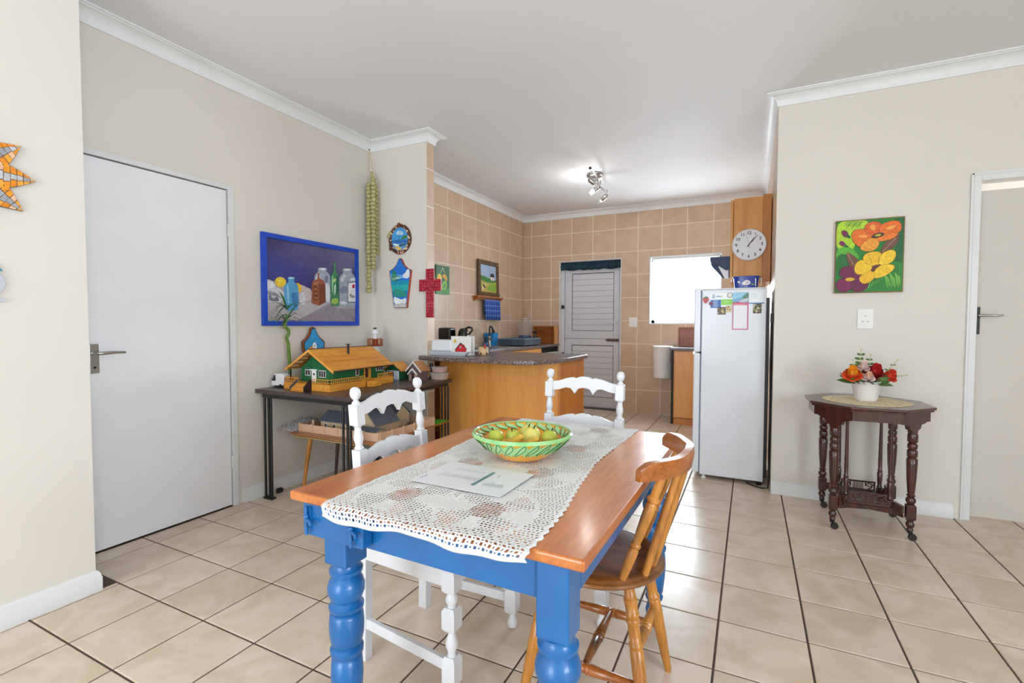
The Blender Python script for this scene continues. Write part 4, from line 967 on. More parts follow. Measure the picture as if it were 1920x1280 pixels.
# wall cupboard over the fridge end, with clock
wcb = thing('wall_cupboard', 'tall narrow honey beech wall cupboard carrying the clock above the fridge', 'cupboard', (2.86, 3.7, 1.54))
G().box(2.722, 3.450, 1.548, 2.945, 3.95, 2.262).build('carcass', beech, wcb, at=wcb.location, bevel=0.001)
G().box(2.946, 3.444, 1.545, 3.008, 3.95, 2.275).build('wall_filler', beechd, wcb, at=wcb.location, bevel=0.001)
G().box(2.698, 3.452, 1.54, 2.7185, 3.95, 2.255).build('door', beech, wcb, at=wcb.location, bevel=0.002)
wcb.location.y += 0.0
ck = thing('wall_clock', 'round white wall clock with black numerals on the beech cupboard', 'clock', (2.843, 3.449, 1.861))
cy = -0.024
g = G().lathe([(.0, 0), (.131, 0), (.133, .004), (.133, .020), (.129, .025), (.125, .024)], 0, 0, 48, cap=False); g.map(lambda p: Vector((p.x, -p.z, p.y))); g.build('case', M('white_clock_case', (236, 236, 240), 0.3), ck, smooth=40)
g = G().lathe([(.0, .0205), (.126, .0205), (.126, .019)], 0, 0, 48, cap=False); g.map(lambda p: Vector((p.x, -p.z, p.y))); g.build('dial', M('white_dial', (244, 244, 248), 0.4, var=0.005), ck)
ink = M('black_print', (18, 18, 20), 0.6)
for k in range(1, 13):
    an = PI / 2 - k * PI / 6
    text('numeral', str(k), 0.036, ink, ck, frame_mw((0.098 * math.cos(an), -0.0212, 0.098 * math.sin(an)), (1, 0, 0), (0, 0, 1)), extrude=0.0002, bold=0.0006)
    G().cb((0.119 * math.cos(an), -0.0212, 0.119 * math.sin(an)), (.0025, .0006, .0025)).build('hour_dot', ink, ck)
def hand(name, ang, l0, l1, w):
    d = Vector((math.sin(ang), 0, math.cos(ang))); return G().bar(d * -l0 + Vector((0, -.0226, 0)), d * l1 + Vector((0, -.0226, 0)), .0012, w).map(lambda p: p)
for nm, ang, l0, l1, w in (('hour_hand', math.radians(34), .02, .075, .0065), ('minute_hand', math.radians(41), .022, .105, .0045), ('second_hand', math.radians(-14), .03, .095, .0015)):
    d = Vector((math.sin(ang), 0, math.cos(ang))); s = Vector((math.cos(ang), 0, -math.sin(ang))); g = G()
    vs = [d * -l0 + s * w * .6, d * -l0 - s * w * .6, d * l1 - s * w * .35, d * l1 + s * w * .35]
    yy = {'hour_hand': -.0218, 'minute_hand': -.0226, 'second_hand': -.0234}[nm]
    g.add([v + Vector((0, yy, 0)) for v in vs] + [v + Vector((0, yy - .0006, 0)) for v in vs], [(0, 1, 2, 3), (7, 6, 5, 4), (0, 4, 5, 1), (1, 5, 6, 2), (2, 6, 7, 3), (3, 7, 4, 0)]); g.build(nm, ink, ck)
bf = thing('magazine_file', 'navy cardboard magazine file hung on the side of the wall cupboard', 'file holder', (2.62, 3.6, 1.58))
nav = M('navy_card', (62, 76, 110), 0.6, var=0.05)
G().prism([(2.535, 1.782), (2.694, 1.782), (2.694, 1.665), (2.665, 1.660), (2.56, 1.735), (2.535, 1.74)], 'y', 3.50, 3.503).build('near_side', nav, bf, at=bf.location)
G().prism([(2.535, 1.782), (2.694, 1.782), (2.694, 1.60), (2.64, 1.60), (2.55, 1.70), (2.535, 1.73)], 'y', 3.59, 3.593).build('far_side', nav, bf, at=bf.location)
G().box(2.690, 3.5035, 1.60, 2.694, 3.5895, 1.782).build('spine', nav, bf, at=bf.location)
for k in range(6):
    G().prism([(2.60, 1.70), (2.686, 1.70), (2.686, 1.592), (2.655, 1.592)], 'y', 3.512 + k * .012, 3.516 + k * .012).build('magazine', pap, bf, at=bf.location)
# bucket on the fridge
bu = thing('ice_cream_tub', 'blue plastic tub with a white cream picture standing on the fridge', 'tub', (2.832, 2.955, 1.4575))
tubm = M('royal_blue_plastic', (28, 62, 160), 0.25, var=0.08, nscale=10)
def loft(secs, n=32, p=4.0):
    vs = []
    for (a, b, z) in secs:
        for k in range(n):
            t = 2 * PI * k / n; c, s = math.cos(t), math.sin(t); r = (abs(c) ** p + abs(s) ** p) ** (-1 / p); vs.append((a * r * c, b * r * s, z))
    m = len(secs); fs = [(i * n + k, i * n + (k + 1) % n, (i + 1) * n + (k + 1) % n, (i + 1) * n + k) for i in range(m - 1) for k in range(n)]
    fs += [tuple(range(n - 1, -1, -1)), tuple((m - 1) * n + k for k in range(n))]
    return G().add(vs, fs)
loft([(.080, .056, 0), (.088, .063, .082)]).build('tub_body', tubm, bu, smooth=40)
loft([(.094, .069, .082), (.095, .070, .090), (.090, .065, .093)]).build('lid', tubm, bu, smooth=40)
G().tube([(-.096, 0, .085), (-.100, -.02, .07), (-.102, -.03, .05)], .004, 6).build('bail_handle', whp, bu); G().tube([(.096, 0, .085), (.102, -.02, .07), (.102, -.03, .05)], .004, 6).build('bail_handle', whp, bu)
it = [((238, 232, 228), chaikin([(.30, .30), (.36, .62), (.50, .78), (.66, .70), (.70, .42), (.55, .25)])), ((196, 168, 196), chaikin([(.46, .40), (.50, .60), (.60, .62), (.60, .45)])), ((236, 226, 210), chaikin([(.10, .66), (.16, .46), (.28, .42), (.22, .56), (.20, .70)])),
      ((120, 170, 70), chaikin([(.68, .36), (.82, .20), (.86, .32), (.74, .44)])), ((224, 228, 236), rect(.88, .1, .93, .92)), ((210, 216, 230), rect(.40, .10, .58, .15))]
art('tub_picture', bu, (-.078, -.0618, .004), (1, 0, 0), (0, -0.05, 1), (0, -1, 0), .156, .076, it, step=0.0002)

# ------------------------------------------------------------------ fridge with its magnets
fg = thing('fridge', 'tall white fridge freezer standing by the kitchen entrance', 'fridge', (2.74, 3.08, 0))
fm = M('white_fridge_enamel', (230, 233, 240), 0.3, var=0.008, coat=0.2)
G().box(2.532, 2.797, 0.032, 2.968, 3.37, 1.447).build('cabinet', fm, fg, at=fg.location, bevel=0.006)
G().box(2.531, 2.796, 1.4475, 2.968, 3.37, 1.456).build('top_panel', fm, fg, at=fg.location, bevel=0.003)
f1 = G().box(2.478, 2.797, 0.975, 2.524, 3.37, 1.458).build('freezer_door', fm, fg, at=fg.location, bevel=0.008)
f2 = G().box(2.478, 2.797, 0.045, 2.524, 3.37, 0.968).build('fridge_door', fm, fg, at=fg.location, bevel=0.008)
gk = M('blue_grey_gasket', (120, 134, 160), 0.6)
G().box(2.5245, 2.803, 0.98, 2.5315, 3.364, 1.44).build('gasket', gk, f1, at=fg.location); G().box(2.5245, 2.803, 0.05, 2.5315, 3.364, 0.96).build('gasket', gk, f2, at=fg.location)
G().box(2.47, 2.80, 0.952, 2.49, 2.83, 0.975).build('hinge', steel, fg, at=fg.location, bevel=0.003)
for (x, y) in ((2.56, 2.83), (2.94, 2.83), (2.56, 3.33), (2.94, 3.33)): G().lathe([(.018, 0), (.018, .012), (.010, .013), (.010, .0325)], x, y, 12).build('foot', whp if x < 2.6 else black_metal, fg, at=fg.location)
G().box(2.969, 2.81, 0.06, 2.990, 3.36, 1.38).build('back_coil_panel', black_metal, fg, at=fg.location)
def fx(px): return 2.53 + (px - 1316) * 0.0036
def fz(py): return 1.456 - (py - 538) * 0.00389
FY = 2.797
def magnet(name, label, cat, p0, p1, q0, q1, items, t=0.0015, group=None):
    x0, x1, z0, z1 = fx(p0), fx(p1), fz(q1), fz(q0)
    m = thing(name, label, cat, ((x0 + x1) / 2, FY, z0), group=group)
    G().box(x0, FY - t - .0004, z0, x1, FY - .0004, z1).build('backing', pap, m, at=m.location)
    art('print', m, (x0, FY - t - .0004, z0), (1, 0, 0), (0, 0, 1), (0, -1, 0), x1 - x0, z1 - z0, items, step=0.00012, at=m.location, mat=print_mat())
    return m
mg = 'fridge magnets and cards'
m = thing('strawberry_magnet', 'red strawberry magnet on the fridge side', 'magnet', (fx(1324.5), FY, fz(566)), group=mg)
cx, cz = fx(1324.5), fz(560)
G().prism([(cx + a * .024, cz + b * .026) for a, b in chaikin([(-.9, .7), (-1, .1), (-.4, -.9), (.1, -1.05), (.8, -.3), (.95, .5), (.3, .85)])], 'y', FY - .006, FY - .0004).build('berry', M('strawberry_red', (206, 44, 48), 0.3, c2=(170, 24, 30), nscale=60), m, at=m.location, bevel=0.001)
G().prism([(cx - .02, cz + .02), (cx - .004, cz + .022), (cx - .006, cz + .034), (cx + .004, cz + .022), (cx + .016, cz + .026), (cx + .008, cz + .014), (cx - .008, cz + .012)], 'y', FY - .008, FY - .0062).build('leaf', M('leaf_green', (50, 130, 50), 0.4), m, at=m.location)
for k in range(9): G().cb((cx - .014 + (k % 3) * .013, FY - .0065, cz - .014 + (k // 3) * .011), (.002, .001, .003)).build('seed', M('cream_seed', (240, 226, 180), 0.5), m, at=m.location)
magnet('leaflet', 'white clinic leaflet with a round logo at the top of the fridge side', 'leaflet', 1333, 1375, 547.5, 559, [((244, 246, 248), R1)] + [((40, 130, 170), ell(.15, .5, .085, .36)), ((240, 246, 250), ell(.15, .5, .065, .28)), ((40, 110, 150), ell(.15, .62, .02, .09)), ((40, 110, 150), [(.12, .3), (.18, .3), (.165, .55), (.135, .55)]), ((60, 140, 190), rect(.27, .42, .43, .56)), ((140, 200, 120), rect(.43, .42, .56, .56)), ((190, 196, 204), rect(.34, .26, .58, .32))], group=mg)
magnet('magnet_card', 'blue square information magnet on the fridge side', 'magnet', 1333.5, 1353.5, 560, 575.5, [((28, 98, 176), R1)] + [((190, 214, 240), rect(.25, .84 - k * .17, .25 + .5 - .05 * (k % 3), .90 - k * .17)) for k in range(5)], group=mg)
magnet('magnet_card', 'lime green rectangular magnet on the fridge side', 'magnet', 1354, 1375, 559.5, 570, [((132, 214, 58), R1), ((214, 240, 180), rect(.25, .6, .72, .68)), ((214, 240, 180), rect(.25, .35, .68, .42))], group=mg)
def disc_magnet(label, px, py, r, colr, ring, extra=()):
    m = thing('round_magnet', label, 'magnet', (fx(px), FY, fz(py) - r), group=mg)
    G().prism(ell(fx(px), fz(py), r, r, 24), 'y', FY - .005, FY - .0021).build('disc', M(ring[0], ring[1], 0.3), m, at=m.location)
    G().prism(ell(fx(px), fz(py), r * .82, r * .82, 24), 'y', FY - .0058, FY - .0051).build('face', M(colr[0], colr[1], 0.3), m, at=m.location)
    return m
disc_magnet('small round white magnet with a dark ring at the top of the fridge side', 1370.5, 551.5, .019, ('cream_magnet_face', (232, 232, 220)), ('dark_magnet_ring', (40, 44, 46)))
disc_magnet('small round purple magnet beside the blue magnet card', 1334.5, 567, .015, ('purple_magnet_face', (120, 24, 80)), ('plum_magnet_ring', (92, 20, 60)))
def photo(label, a, b, c, d, base, spots):
    random.seed(int(a)); it = [(base, R1)]
    for k in range(26):
        cc = random.choice(spots); u, v = random.random() * .84 + .08, random.random() * .84 + .08; it.append((cc, ell(u, v, .05 + .08 * random.random(), .05 + .08 * random.random(), 9)))
    magnet('photo_magnet', label, 'magnet', a, b, c, d, it, group=mg)
photo('brown square snapshot magnet on the fridge below the lime magnet', 1347, 1363, 574, 588.5, (92, 64, 44), [(190, 160, 100), (60, 40, 28), (214, 190, 130), (120, 90, 50)])
photo('tan animal shaped magnet touching the pink notepad', 1363.5, 1374, 571.5, 584, (214, 190, 140), [(150, 110, 60), (230, 210, 160), (90, 64, 40)])
photo('dark olive snapshot magnet at the far side of the notepad', 1413.5, 1429, 568.5, 586.5, (84, 72, 48), [(190, 178, 130), (50, 44, 30), (128, 118, 60), (220, 214, 190)])
npd = magnet('notepad', 'pink bordered magnetic notepad with a seaside picture on the fridge', 'notepad', 1375.5, 1405.5, 546.5, 617.5, [((204, 106, 148), R1), ((238, 236, 244), rect(.07, .03, .91, .655)), ((150, 204, 230), rect(.0, .72, 1.0, 1.0)), ((120, 176, 208), [(0, .72), (1, .72), (1, .84), (.6, .88), (0, .80)]), ((90, 132, 120), chaikin([(.55, .86), (.85, .98), (1.0, .99), (1.0, .84), (.7, .82)])), ((206, 206, 210), chaikin([(.25, .72), (.6, .80), (.98, .86), (.98, .76), (.5, .73)])),
      ((214, 80, 110), [(0, .70), (1, .70), (1, .735), (.7, .72), (.4, .745), (.2, .725), (0, .745)]), ((60, 60, 80), rect(.2, .735, .35, .75)), ((230, 150, 150), rect(.05, .665, .8, .69))], t=0.003, group=mg)
magnet('note_card', 'white note card with a blue lower edge at the top corner of the fridge side', 'card', 1406, 1433.5, 546.5, 568.5, [((236, 240, 244), R1), ((44, 126, 180), rect(0, 0, 1, .09)), ((120, 190, 200), rect(.08, .80, .48, .84)), ((150, 200, 210), rect(.08, .62, .55, .65)), ((190, 200, 206), rect(.08, .44, .5, .47))], group=mg)
# plug lead behind the fridge
pl = thing('power_lead', 'black plug and cable hanging in the gap behind the fridge', 'cable', (3.0, 2.75, 0.0))
G().box(2.992, 2.735, 1.20, 3.0135, 2.765, 1.265).build('plug', black_metal, pl, at=pl.location, bevel=0.004)
G().tube([(3.000, 2.75, 1.205), (3.000, 2.752, 1.1), (2.997, 2.745, .9), (3.003, 2.75, .6), (2.999, 2.745, .3), (3.002, 2.74, .1), (2.998, 2.735, .012), (2.96, 2.735, .008), (2.90, 2.77, .008), (2.86, 2.82, .008)], .005, 8).build('cable', black_metal, pl, smooth=60, at=pl.location)

# ------------------------------------------------------------------ wall plates
def plate(label, cx, z0, z1, y, w, holes):
    t = thing('wall_socket', label, 'socket', (cx, y, z0))
    G().box(-w / 2, -.009, 0, w / 2, -.0005, z1 - z0).build('cover_plate', whp, t, bevel=0.002)
    G().box(-w / 2 + .008, -.0105, .010, w / 2 - .008, -.0092, z1 - z0 - .010).build('inner_plate', whp, t, bevel=0.001)
    gm = M('pale_grey_plastic', (206, 206, 208), 0.4)
    for (x, z) in holes: G().prism(ell(x, z, .0075, .005, 14), 'y', -.0115, -.0106).build('socket_hole', gm, t)
plate('white double socket plate below the flower painting', 3.533, 1.160, 1.289, YR, 0.086, [(0.0, .082), (-.014, .046), (.014, .046)])
t = thing('light_switch', 'white light switch on the tiles between stable door and window', 'switch', (1.461, YB, 1.147))
G().box(-.054, -.009, 0, .054, -.0005, .128).build('cover_plate', whp, t, bevel=0.002); G().box(-.014, -.0125, .045, .014, -.0092, .083).build('rocker', whp, t, bevel=0.001)

# ------------------------------------------------------------------ spotlight bar on the kitchen ceiling
sl = thing('ceiling_spotlight', 'chrome curved ceiling spotlight bar with three adjustable heads', 'light', (1.38, 3.80, HC))
G().lathe([(.0, -.030), (.075, -.030), (.085, -.022), (.088, -.006), (.085, -.0005)], 0, 0, 28, cap=False).build('ceiling_rose', chrome, sl, smooth=50)
G().tube([(0, 0, -.03), (0.02, 0, -.075)], .008, 8).build('stem', chrome, sl, smooth=50)
bar = [(.085, -.42, -.075), (.09, -.36, -.078), (.078, -.22, -.08), (.05, -.06, -.078), (.02, .06, -.076), (-.005, .18, -.076), (.0, .30, -.078), (.0, .38, -.08)]
G().tube(bar, .008, 10).build('curved_bar', chrome, sl, smooth=60)
G().ball((.085, -.43, -.075), .014, 10, 6).build('end_cap', black_metal, sl, smooth=60)
bulb_m = bpy.data.materials.new('lit_bulb'); bulb_m.use_nodes = True
_b = bulb_m.node_tree.nodes['Principled BSDF']; _b.inputs['Emission Color'].default_value = (1, .98, .95, 1); _b.inputs['Emission Strength'].default_value = 30
shade = clear('clear_glass_shade', (230, 234, 236), 0.35, 0.05)
def spot(p, d, lit):
    p = Vector(p); d = Vector(d).normalized()
    hd = G().tube([p, p + d * .012, p + d * .02, p + d * .075], [.014, .024, .027, .027], 16).build('spot_head', chrome, sl, smooth=40)
    G().tube([p + Vector((0, 0, .055)), p + Vector((0, 0, .03)), p + d * .03], .007, 8).build('head_arm', chrome, hd, smooth=50)
    g = G(); q = p - d * .012; s = d.cross(Vector((0, 0, 1))).normalized(); path = [q + s * (.012 * math.cos(a)) - d * (.012 * math.sin(a)) for a in [PI * k / 8 for k in range(9)]]
    g.tube(path, .0018, 6).build('wire_loop', chrome, hd)
    e = p + d * .125
    G().ball(p + d * .095, .022, 12, 8).build('bulb', bulb_m if lit else M('frosted_bulb', (232, 232, 228), 0.3), hd, smooth=60)
    if lit:
        l = bpy.data.lights.new('bulb_light', 'POINT'); l.energy = 2.2; l.shadow_soft_size = .03; lo_ = bpy.data.objects.new('bulb_light', l); COL.objects.link(lo_); lo_.parent = hd; lo_.location = p + d * .14
    rr = [e + s * (.032 * math.cos(a)) + d.cross(s) * (.032 * math.sin(a)) for a in [2 * PI * k / 20 for k in range(21)]]
    G().tube(rr, .0028, 6, cap=False).build('shade_ring', chrome, hd, smooth=60)
    G().tube([p + d * .07 + s * .026, e + s * .032], .0015, 6).build('ring_wire', chrome, hd); G().tube([p + d * .07 - s * .026, e - s * .032], .0015, 6).build('ring_wire', chrome, hd)
spot((.03, -.30, -.130), (.6, .35, -.55), False)
spot((.055, .02, -.125), (-.70, -.1, -.5), True)
spot((.035, .36, -.135), (-.75, .3, -.5), False)
# ------------------------------------------------------------------ dark desk with black steel legs
ds = thing('console_desk', 'dark stained plank desk on black steel rod legs by the left wall', 'desk', (0.30, 1.545, 0))
dkw = wood('dark_stained_plank', (84, 66, 62), (52, 40, 40), 'y', 8, 0.4, 0.2)
for k in range(3): G().box(-0.122 + k * 0.284, 0.990, 0.718, -0.122 + (k + 1) * 0.284 - 0.001, 2.100, 0.745).build('plank', dkw, ds, at=ds.location, bevel=0.002)
g = G().box(-0.07, 1.005, 0.690, 0.70, 1.035, 0.717).box(-0.07, 2.055, 0.690, 0.70, 2.085, 0.717).box(-0.07, 1.036, 0.690, -0.04, 2.054, 0.717).box(0.67, 1.036, 0.690, 0.70, 2.054, 0.717)
g.build('steel_frame', black_metal, ds, at=ds.location, bevel=0.002)
for (x, y) in ((-0.055, 1.02), (0.66, 1.02), (-0.055, 2.07), (0.66, 2.07)):
    lg = G().box(x - 0.022, y - 0.015, 0, x + 0.058, y + 0.025, 0.012).build('foot_plate', black_metal, ds, at=ds.location, bevel=0.002)
    for k, (a, b) in enumerate(((-0.012, 0.0), (0.012, 0.012), (0.045, 0.004))): G().tube([(x + a, y + b, 0.0121), (x + a, y + b, 0.6899)], 0.008, 8).build('leg_rod', black_metal, ds, smooth=50, at=ds.location)
kb = thing('floor_plug', 'small black plug lying on the floor beside the desk legs', 'plug', (-0.075, 1.13, 0))
G().lathe([(.012, -.02), (.018, -.016), (.018, .0), (.014, .012), (.017, .016), (.012, .022)], 0, 0, 16).map(lambda p: Vector((p.x, p.z, p.y + .018))).build('cap', black_metal, kb, smooth=40)
G().tube([(0, .022, .018), (0, .034, .018)], .004, 8).build('pin', black_metal, kb)
# ------------------------------------------------------------------ chalet model
DZ = 0.7455
cl = thing('chalet_model', 'green model chalet with orange shingle roof and timber deck', 'model house', (0.23, 1.42, DZ))
grn = M('green_model_paint', (20, 104, 58), 0.5, var=0.08, nscale=8); ply = wood('orange_balsa', (232, 162, 62), (206, 128, 36), 'y', 14, 0.5, 0.1); plyx = wood('orange_balsa_cross', (236, 168, 66), (208, 132, 38), 'x', 14, 0.5, 0.1)
dkb = M('near_black_brown', (38, 28, 26), 0.6); wmod = M('white_model_trim', (238, 238, 238), 0.5); pane = M('dark_model_pane', (52, 36, 44), 0.2)
L_ = cl.location
hx0, hx1, hy0, hy1 = 0.085, 0.385, 1.190, 1.685; zb = DZ + 0.046; ze, zr, xm = 0.884, 1.008, 0.235
pts = [(hx0, zb), (hx1, zb), (hx1, ze - 0.004), (xm, zr - 0.014), (hx0, ze - 0.004)]
G().prism(pts, 'y', hy0, hy1).build('house_walls', grn, cl, at=L_)
for k in range(7): G().box(hx0 + 0.02 + k * 0.043, hy0 - 0.0012, zb, hx0 + 0.022 + k * 0.043, hy0 - 0.0001, min(ze + (zr - ze) * (1 - abs(hx0 + 0.021 + k * 0.043 - xm) / 0.165) - 0.018, zr)).build('cladding_batten', grn, cl, at=L_)
# deck
for nm, b in (('deck', (0.03, 1.095, DZ + .0005, 0.455, 1.189, zb - .0005)), ('deck', (0.3855, 1.1895, DZ + .0005, 0.455, 1.42, zb - .0005)), ('deck', (0.3855, 1.54, DZ + .0005, 0.455, 1.71, zb - .0005)), ('deck', (0.03, 1.1895, DZ + .0005, 0.0845, 1.71, zb - .0005)), ('house_base', (0.085, 1.190, DZ + .0005, 0.385, 1.685, zb - .001))):
    G().box(*b).build(nm, ply, cl, at=L_)
for k in range(4): G().box(0.17, 1.035 + k * 0.015, DZ + .0005, 0.29, 1.0945, DZ + 0.010 + k * 0.010).build('step', plyx, cl, at=L_) if k == 0 else G().box(0.17, 1.035 + k * 0.015, DZ + .0105 + (k - 1) * .010, 0.29, 1.0945, DZ + 0.010 + k * 0.010).build('step', plyx, cl, at=L_)
G().prism([(1.032, DZ + .012), (1.094, DZ + .055), (1.094, DZ + .072), (1.032, DZ + .030)], 'x', 0.163, 0.169).build('stair_rail', M('slate_grey_trim', (78, 80, 86), 0.6), cl, at=L_)
G().prism([(1.032, DZ + .0005), (1.094, DZ + .0005), (1.094, DZ + .075), (1.080, DZ + .075), (1.032, DZ + .030)], 'x', 0.2905, 0.296).build('stair_rail', dkb, cl, at=L_)
for k in range(3): G().box(0.4555, 1.43, DZ + .0005 + k * .012, 0.500 - k * .012, 1.53, DZ + .012 + k * .012).build('side_step', plyx, cl, at=L_)
def rail(x0, y0, x1, y1):
    g = G(); z = zb; n = max(2, int(math.hypot(x1 - x0, y1 - y0) / 0.016)); v = Vector((x1 - x0, y1 - y0, 0))
    for k in range(n + 1):
        p = Vector((x0, y0, 0)) + v * (k / n); g.box(p.x - .0014, p.y - .0014, z, p.x + .0014, p.y + .0014, z + .030)
    g.bar((x0, y0, z + .031), (x1, y1, z + .031), .005, .004).bar((x0, y0, z + .010), (x1, y1, z + .010), .003, .003)
    o = g.build('deck_railing', ply, cl, at=L_); o['kind'] = 'stuff'
rail(0.034, 1.099, 0.165, 1.099); rail(0.300, 1.099, 0.451, 1.099); rail(0.451, 1.099, 0.451, 1.41); rail(0.451, 1.55, 0.451, 1.706); rail(0.034, 1.099, 0.034, 1.21)
# roof: slabs and shingles
def slope(x, side): return ze - 0.010 + (zr - ze + 0.010) * (1 - abs(x - xm) / 0.225)
th = 0.006
for s, nm in ((-1, 'roof_slab'), (1, 'roof_slab')):
    xe = xm + 0.225 * s
    G().prism([(xm, zr), (xe, ze - 0.012), (xe, ze - 0.012 + th), (xm, zr + th)], 'y', 1.125, 1.715).build(nm, ply if s < 0 else dkb, cl, at=L_)
d = Vector((0.225, 0, -(zr - ze + 0.012))); ln = d.length; d.normalize(); nrm = Vector((-d.z, 0, d.x)); nrm = Vector((0.434, 0, 0.90)).normalized()
for r in range(5):
    for c in range(7):
        w = 0.59 / 7; o = (0.5 * w if r % 2 else 0); y0 = 1.125 + c * w - o; y1 = y0 + w - 0.0022
        y0 = max(y0, 1.125)
        if c == 6 and r % 2: y1b = 1.715
        a = Vector((xm, 0, zr + th)) + d * (ln * r / 5); b = Vector((xm, 0, zr + th)) + d * (ln * (r + 0.985) / 5)
        k1, k2 = nrm * 0.0006, nrm * 0.0062
        vs = [a + k1, b + k1 , b + k2, a + nrm * 0.0012]
        G().add([(v.x, y0, v.z) for v in vs] + [(v.x, y1, v.z) for v in vs], [(0, 1, 2, 3), (7, 6, 5, 4), (0, 4, 5, 1), (1, 5, 6, 2), (2, 6, 7, 3), (3, 7, 4, 0)]).build('roof_shingle', ply, cl, at=L_)
        if c == 6 and r % 2: G().add([(v.x, y1 + .0012, v.z) for v in vs] + [(v.x, 1.715, v.z) for v in vs], [(0, 1, 2, 3), (7, 6, 5, 4), (0, 4, 5, 1), (1, 5, 6, 2), (2, 6, 7, 3), (3, 7, 4, 0)]).build('roof_shingle', ply, cl, at=L_)
G().bar((xm, 1.125, zr + th + .003), (xm, 1.715, zr + th + .003), .008, .004).build('ridge_cap', dkb, cl, at=L_)
for s in (-1, 1): G().prism([(xm, zr + th), (xm + .227 * s, ze - .012 + th), (xm + .227 * s, ze - .022), (xm, zr - .012)], 'y', 1.120, 1.1245).build('barge_board', plyx, cl, at=L_)
for k in range(4): 
    x = xm - 0.04 - k * 0.045; G().bar((x, 1.126, slope(x, -1) - .006), (x, 1.189, slope(x, -1) - .006), .006, .008).build('eave_rafter', M('pale_grey_rafter', (196, 186, 166), 0.6), cl, at=L_)
G().tube([(xm + .075, 1.405, slope(xm + .075, 1) + .0), (xm + .075, 1.405, 1.035)], .0085, 12).build('chimney', dkb, cl, smooth=50, at=L_); G().cb((xm + .075, 1.405, 1.041), (.030, .030, .003)).build('chimney_cap', dkb, cl, at=L_); G().cb((xm + .075, 1.405, 1.036), (.006, .02, .009)).build('cap_post', dkb, cl, at=L_)
G().box(0.04, 1.135, zb, 0.047, 1.142, ze - .012).build('porch_post', dkb, cl, at=L_)
def mwin(face, a, b, z0, z1, bars):
    f = G(); t = .004
    if face == 'y':
        w = G().box(a, hy0 - .004, z0, b, hy0 - .0015, z1).build('window', wmod, cl, at=L_)
        n = bars; ww = (b - a - t) / n
        for k in range(n): G().box(a + t + k * ww, hy0 - .0045, z0 + t, a + k * ww + ww, hy0 - .0041, z1 - t).build('pane', pane, w, at=L_)
    else:
        w = G().box(hx1 + .0015, a, z0, hx1 + .004, b, z1).build('window', wmod, cl, at=L_)
        n = bars; ww = (b - a - t) / n
        for k in range(n): G().box(hx1 + .0041, a + t + k * ww, z0 + t, hx1 + .0045, a + k * ww + ww, z1 - t).build('pane', pane, w, at=L_)
mwin('y', 0.130, 0.180, zb + .040, zb + .082, 2); mwin('y', 0.258, 0.325, zb + .032, zb + .080, 3)
dr_ = G().box(0.192, hy0 - .004, zb + .002, 0.236, hy0 - .0015, zb + .078).build('front_door', wmod, cl, at=L_); G().box(0.206, hy0 - .0046, zb + .045, 0.222, hy0 - .0041, zb + .058).build('door_pane', pane, dr_, at=L_)
G().box(0.184, hy0 - .014, zb + .079, 0.246, hy0 - .0002, zb + .086).build('door_canopy', wmod, cl, at=L_)
mwin('x', 1.395, 1.425, zb + .030, zb + .078, 1); mwin('x', 1.600, 1.675, zb + .045, zb + .078, 3)
G().box(hx1 + .0015, 1.475, zb + .002, hx1 + .005, 1.545, zb + .080).build('terrace_door', ply, cl, at=L_); G().box(hx1 + .0051, 1.485, zb + .008, hx1 + .0055, 1.515, zb + .072).build('door_pane', pane, cl, at=L_)
# garage model
gr = thing('garage_model', 'small green model garage with white door beside the chalet', 'model house', (0.33, 1.905, DZ))
G().prism([(-.075, .0005), (.075, .0005), (.075, .075), (0, .125), (-.075, .075)], 'y', -.05, .06).build('walls', grn, gr)
for s in (-1, 1): G().prism([(0, .132), (.095 * s, .066), (.095 * s, .072), (0, .139)], 'y', -.065, .07).build('roof', ply, gr)
G().box(-.058, -.054, .0005, .062, -.0505, .070).build('door_frame', wmod, gr); G().box(-.05, -.0555, .0006, .012, -.0545, .062).build('door_opening', pane, gr); G().box(.014, -.058, .0006, .056, -.0545, .066).build('door_leaf', M('pale_blue_white', (214, 226, 238), 0.5), gr)
# chapel model
cm = thing('chapel_model', 'small brown model chapel with white gable trim and orange door', 'model house', (0.535, 1.905, DZ))
tau = M('taupe_stone', (118, 98, 94), 0.7, var=0.1, nscale=30); rof = wood('tan_roof_strip', (196, 140, 86), (160, 104, 60), 'x', 12, 0.6, 0.0)
G().prism([(-.052, .0005), (.052, .0005), (.052, .082), (0, .135), (-.052, .082)], 'y', -.045, .06).build('walls', tau, cm)
for s in (-1, 1):
    G().prism([(0, .142), (.070 * s, .072), (.070 * s, .078), (0, .150)], 'y', -.056, .065).build('roof', rof, cm)
    G().prism([(0, .152), (.074 * s, .076), (.074 * s, .064), (0, .138)], 'y', -.061, -.0565).build('gable_trim', wmod, cm)
    G().prism([(0, .098), (.044 * s, .056), (.044 * s, .046), (0, .086)], 'y', -.072, -.0615).build('porch_trim', wmod, cm)
    G().box(.024 * s - .004, -.071, .0005, .024 * s + .004, -.0455, .05).build('porch_post', M('pink_stone', (186, 150, 140), 0.7), cm)
G().box(-.020, -.0465, .0006, .002, -.0452, .055).build('dark_doorway', dkb, cm); G().box(.004, -.050, .0006, .022, -.0452, .058).build('orange_door', M('orange_door_paint', (224, 116, 34), 0.5), cm)
G().bar((0, -.04, .148), (0, -.04, .168), .004, .004).bar((-.007, -.04, .162), (.007, -.04, .162), .004, .004).build('roof_cross', wmod, cm)
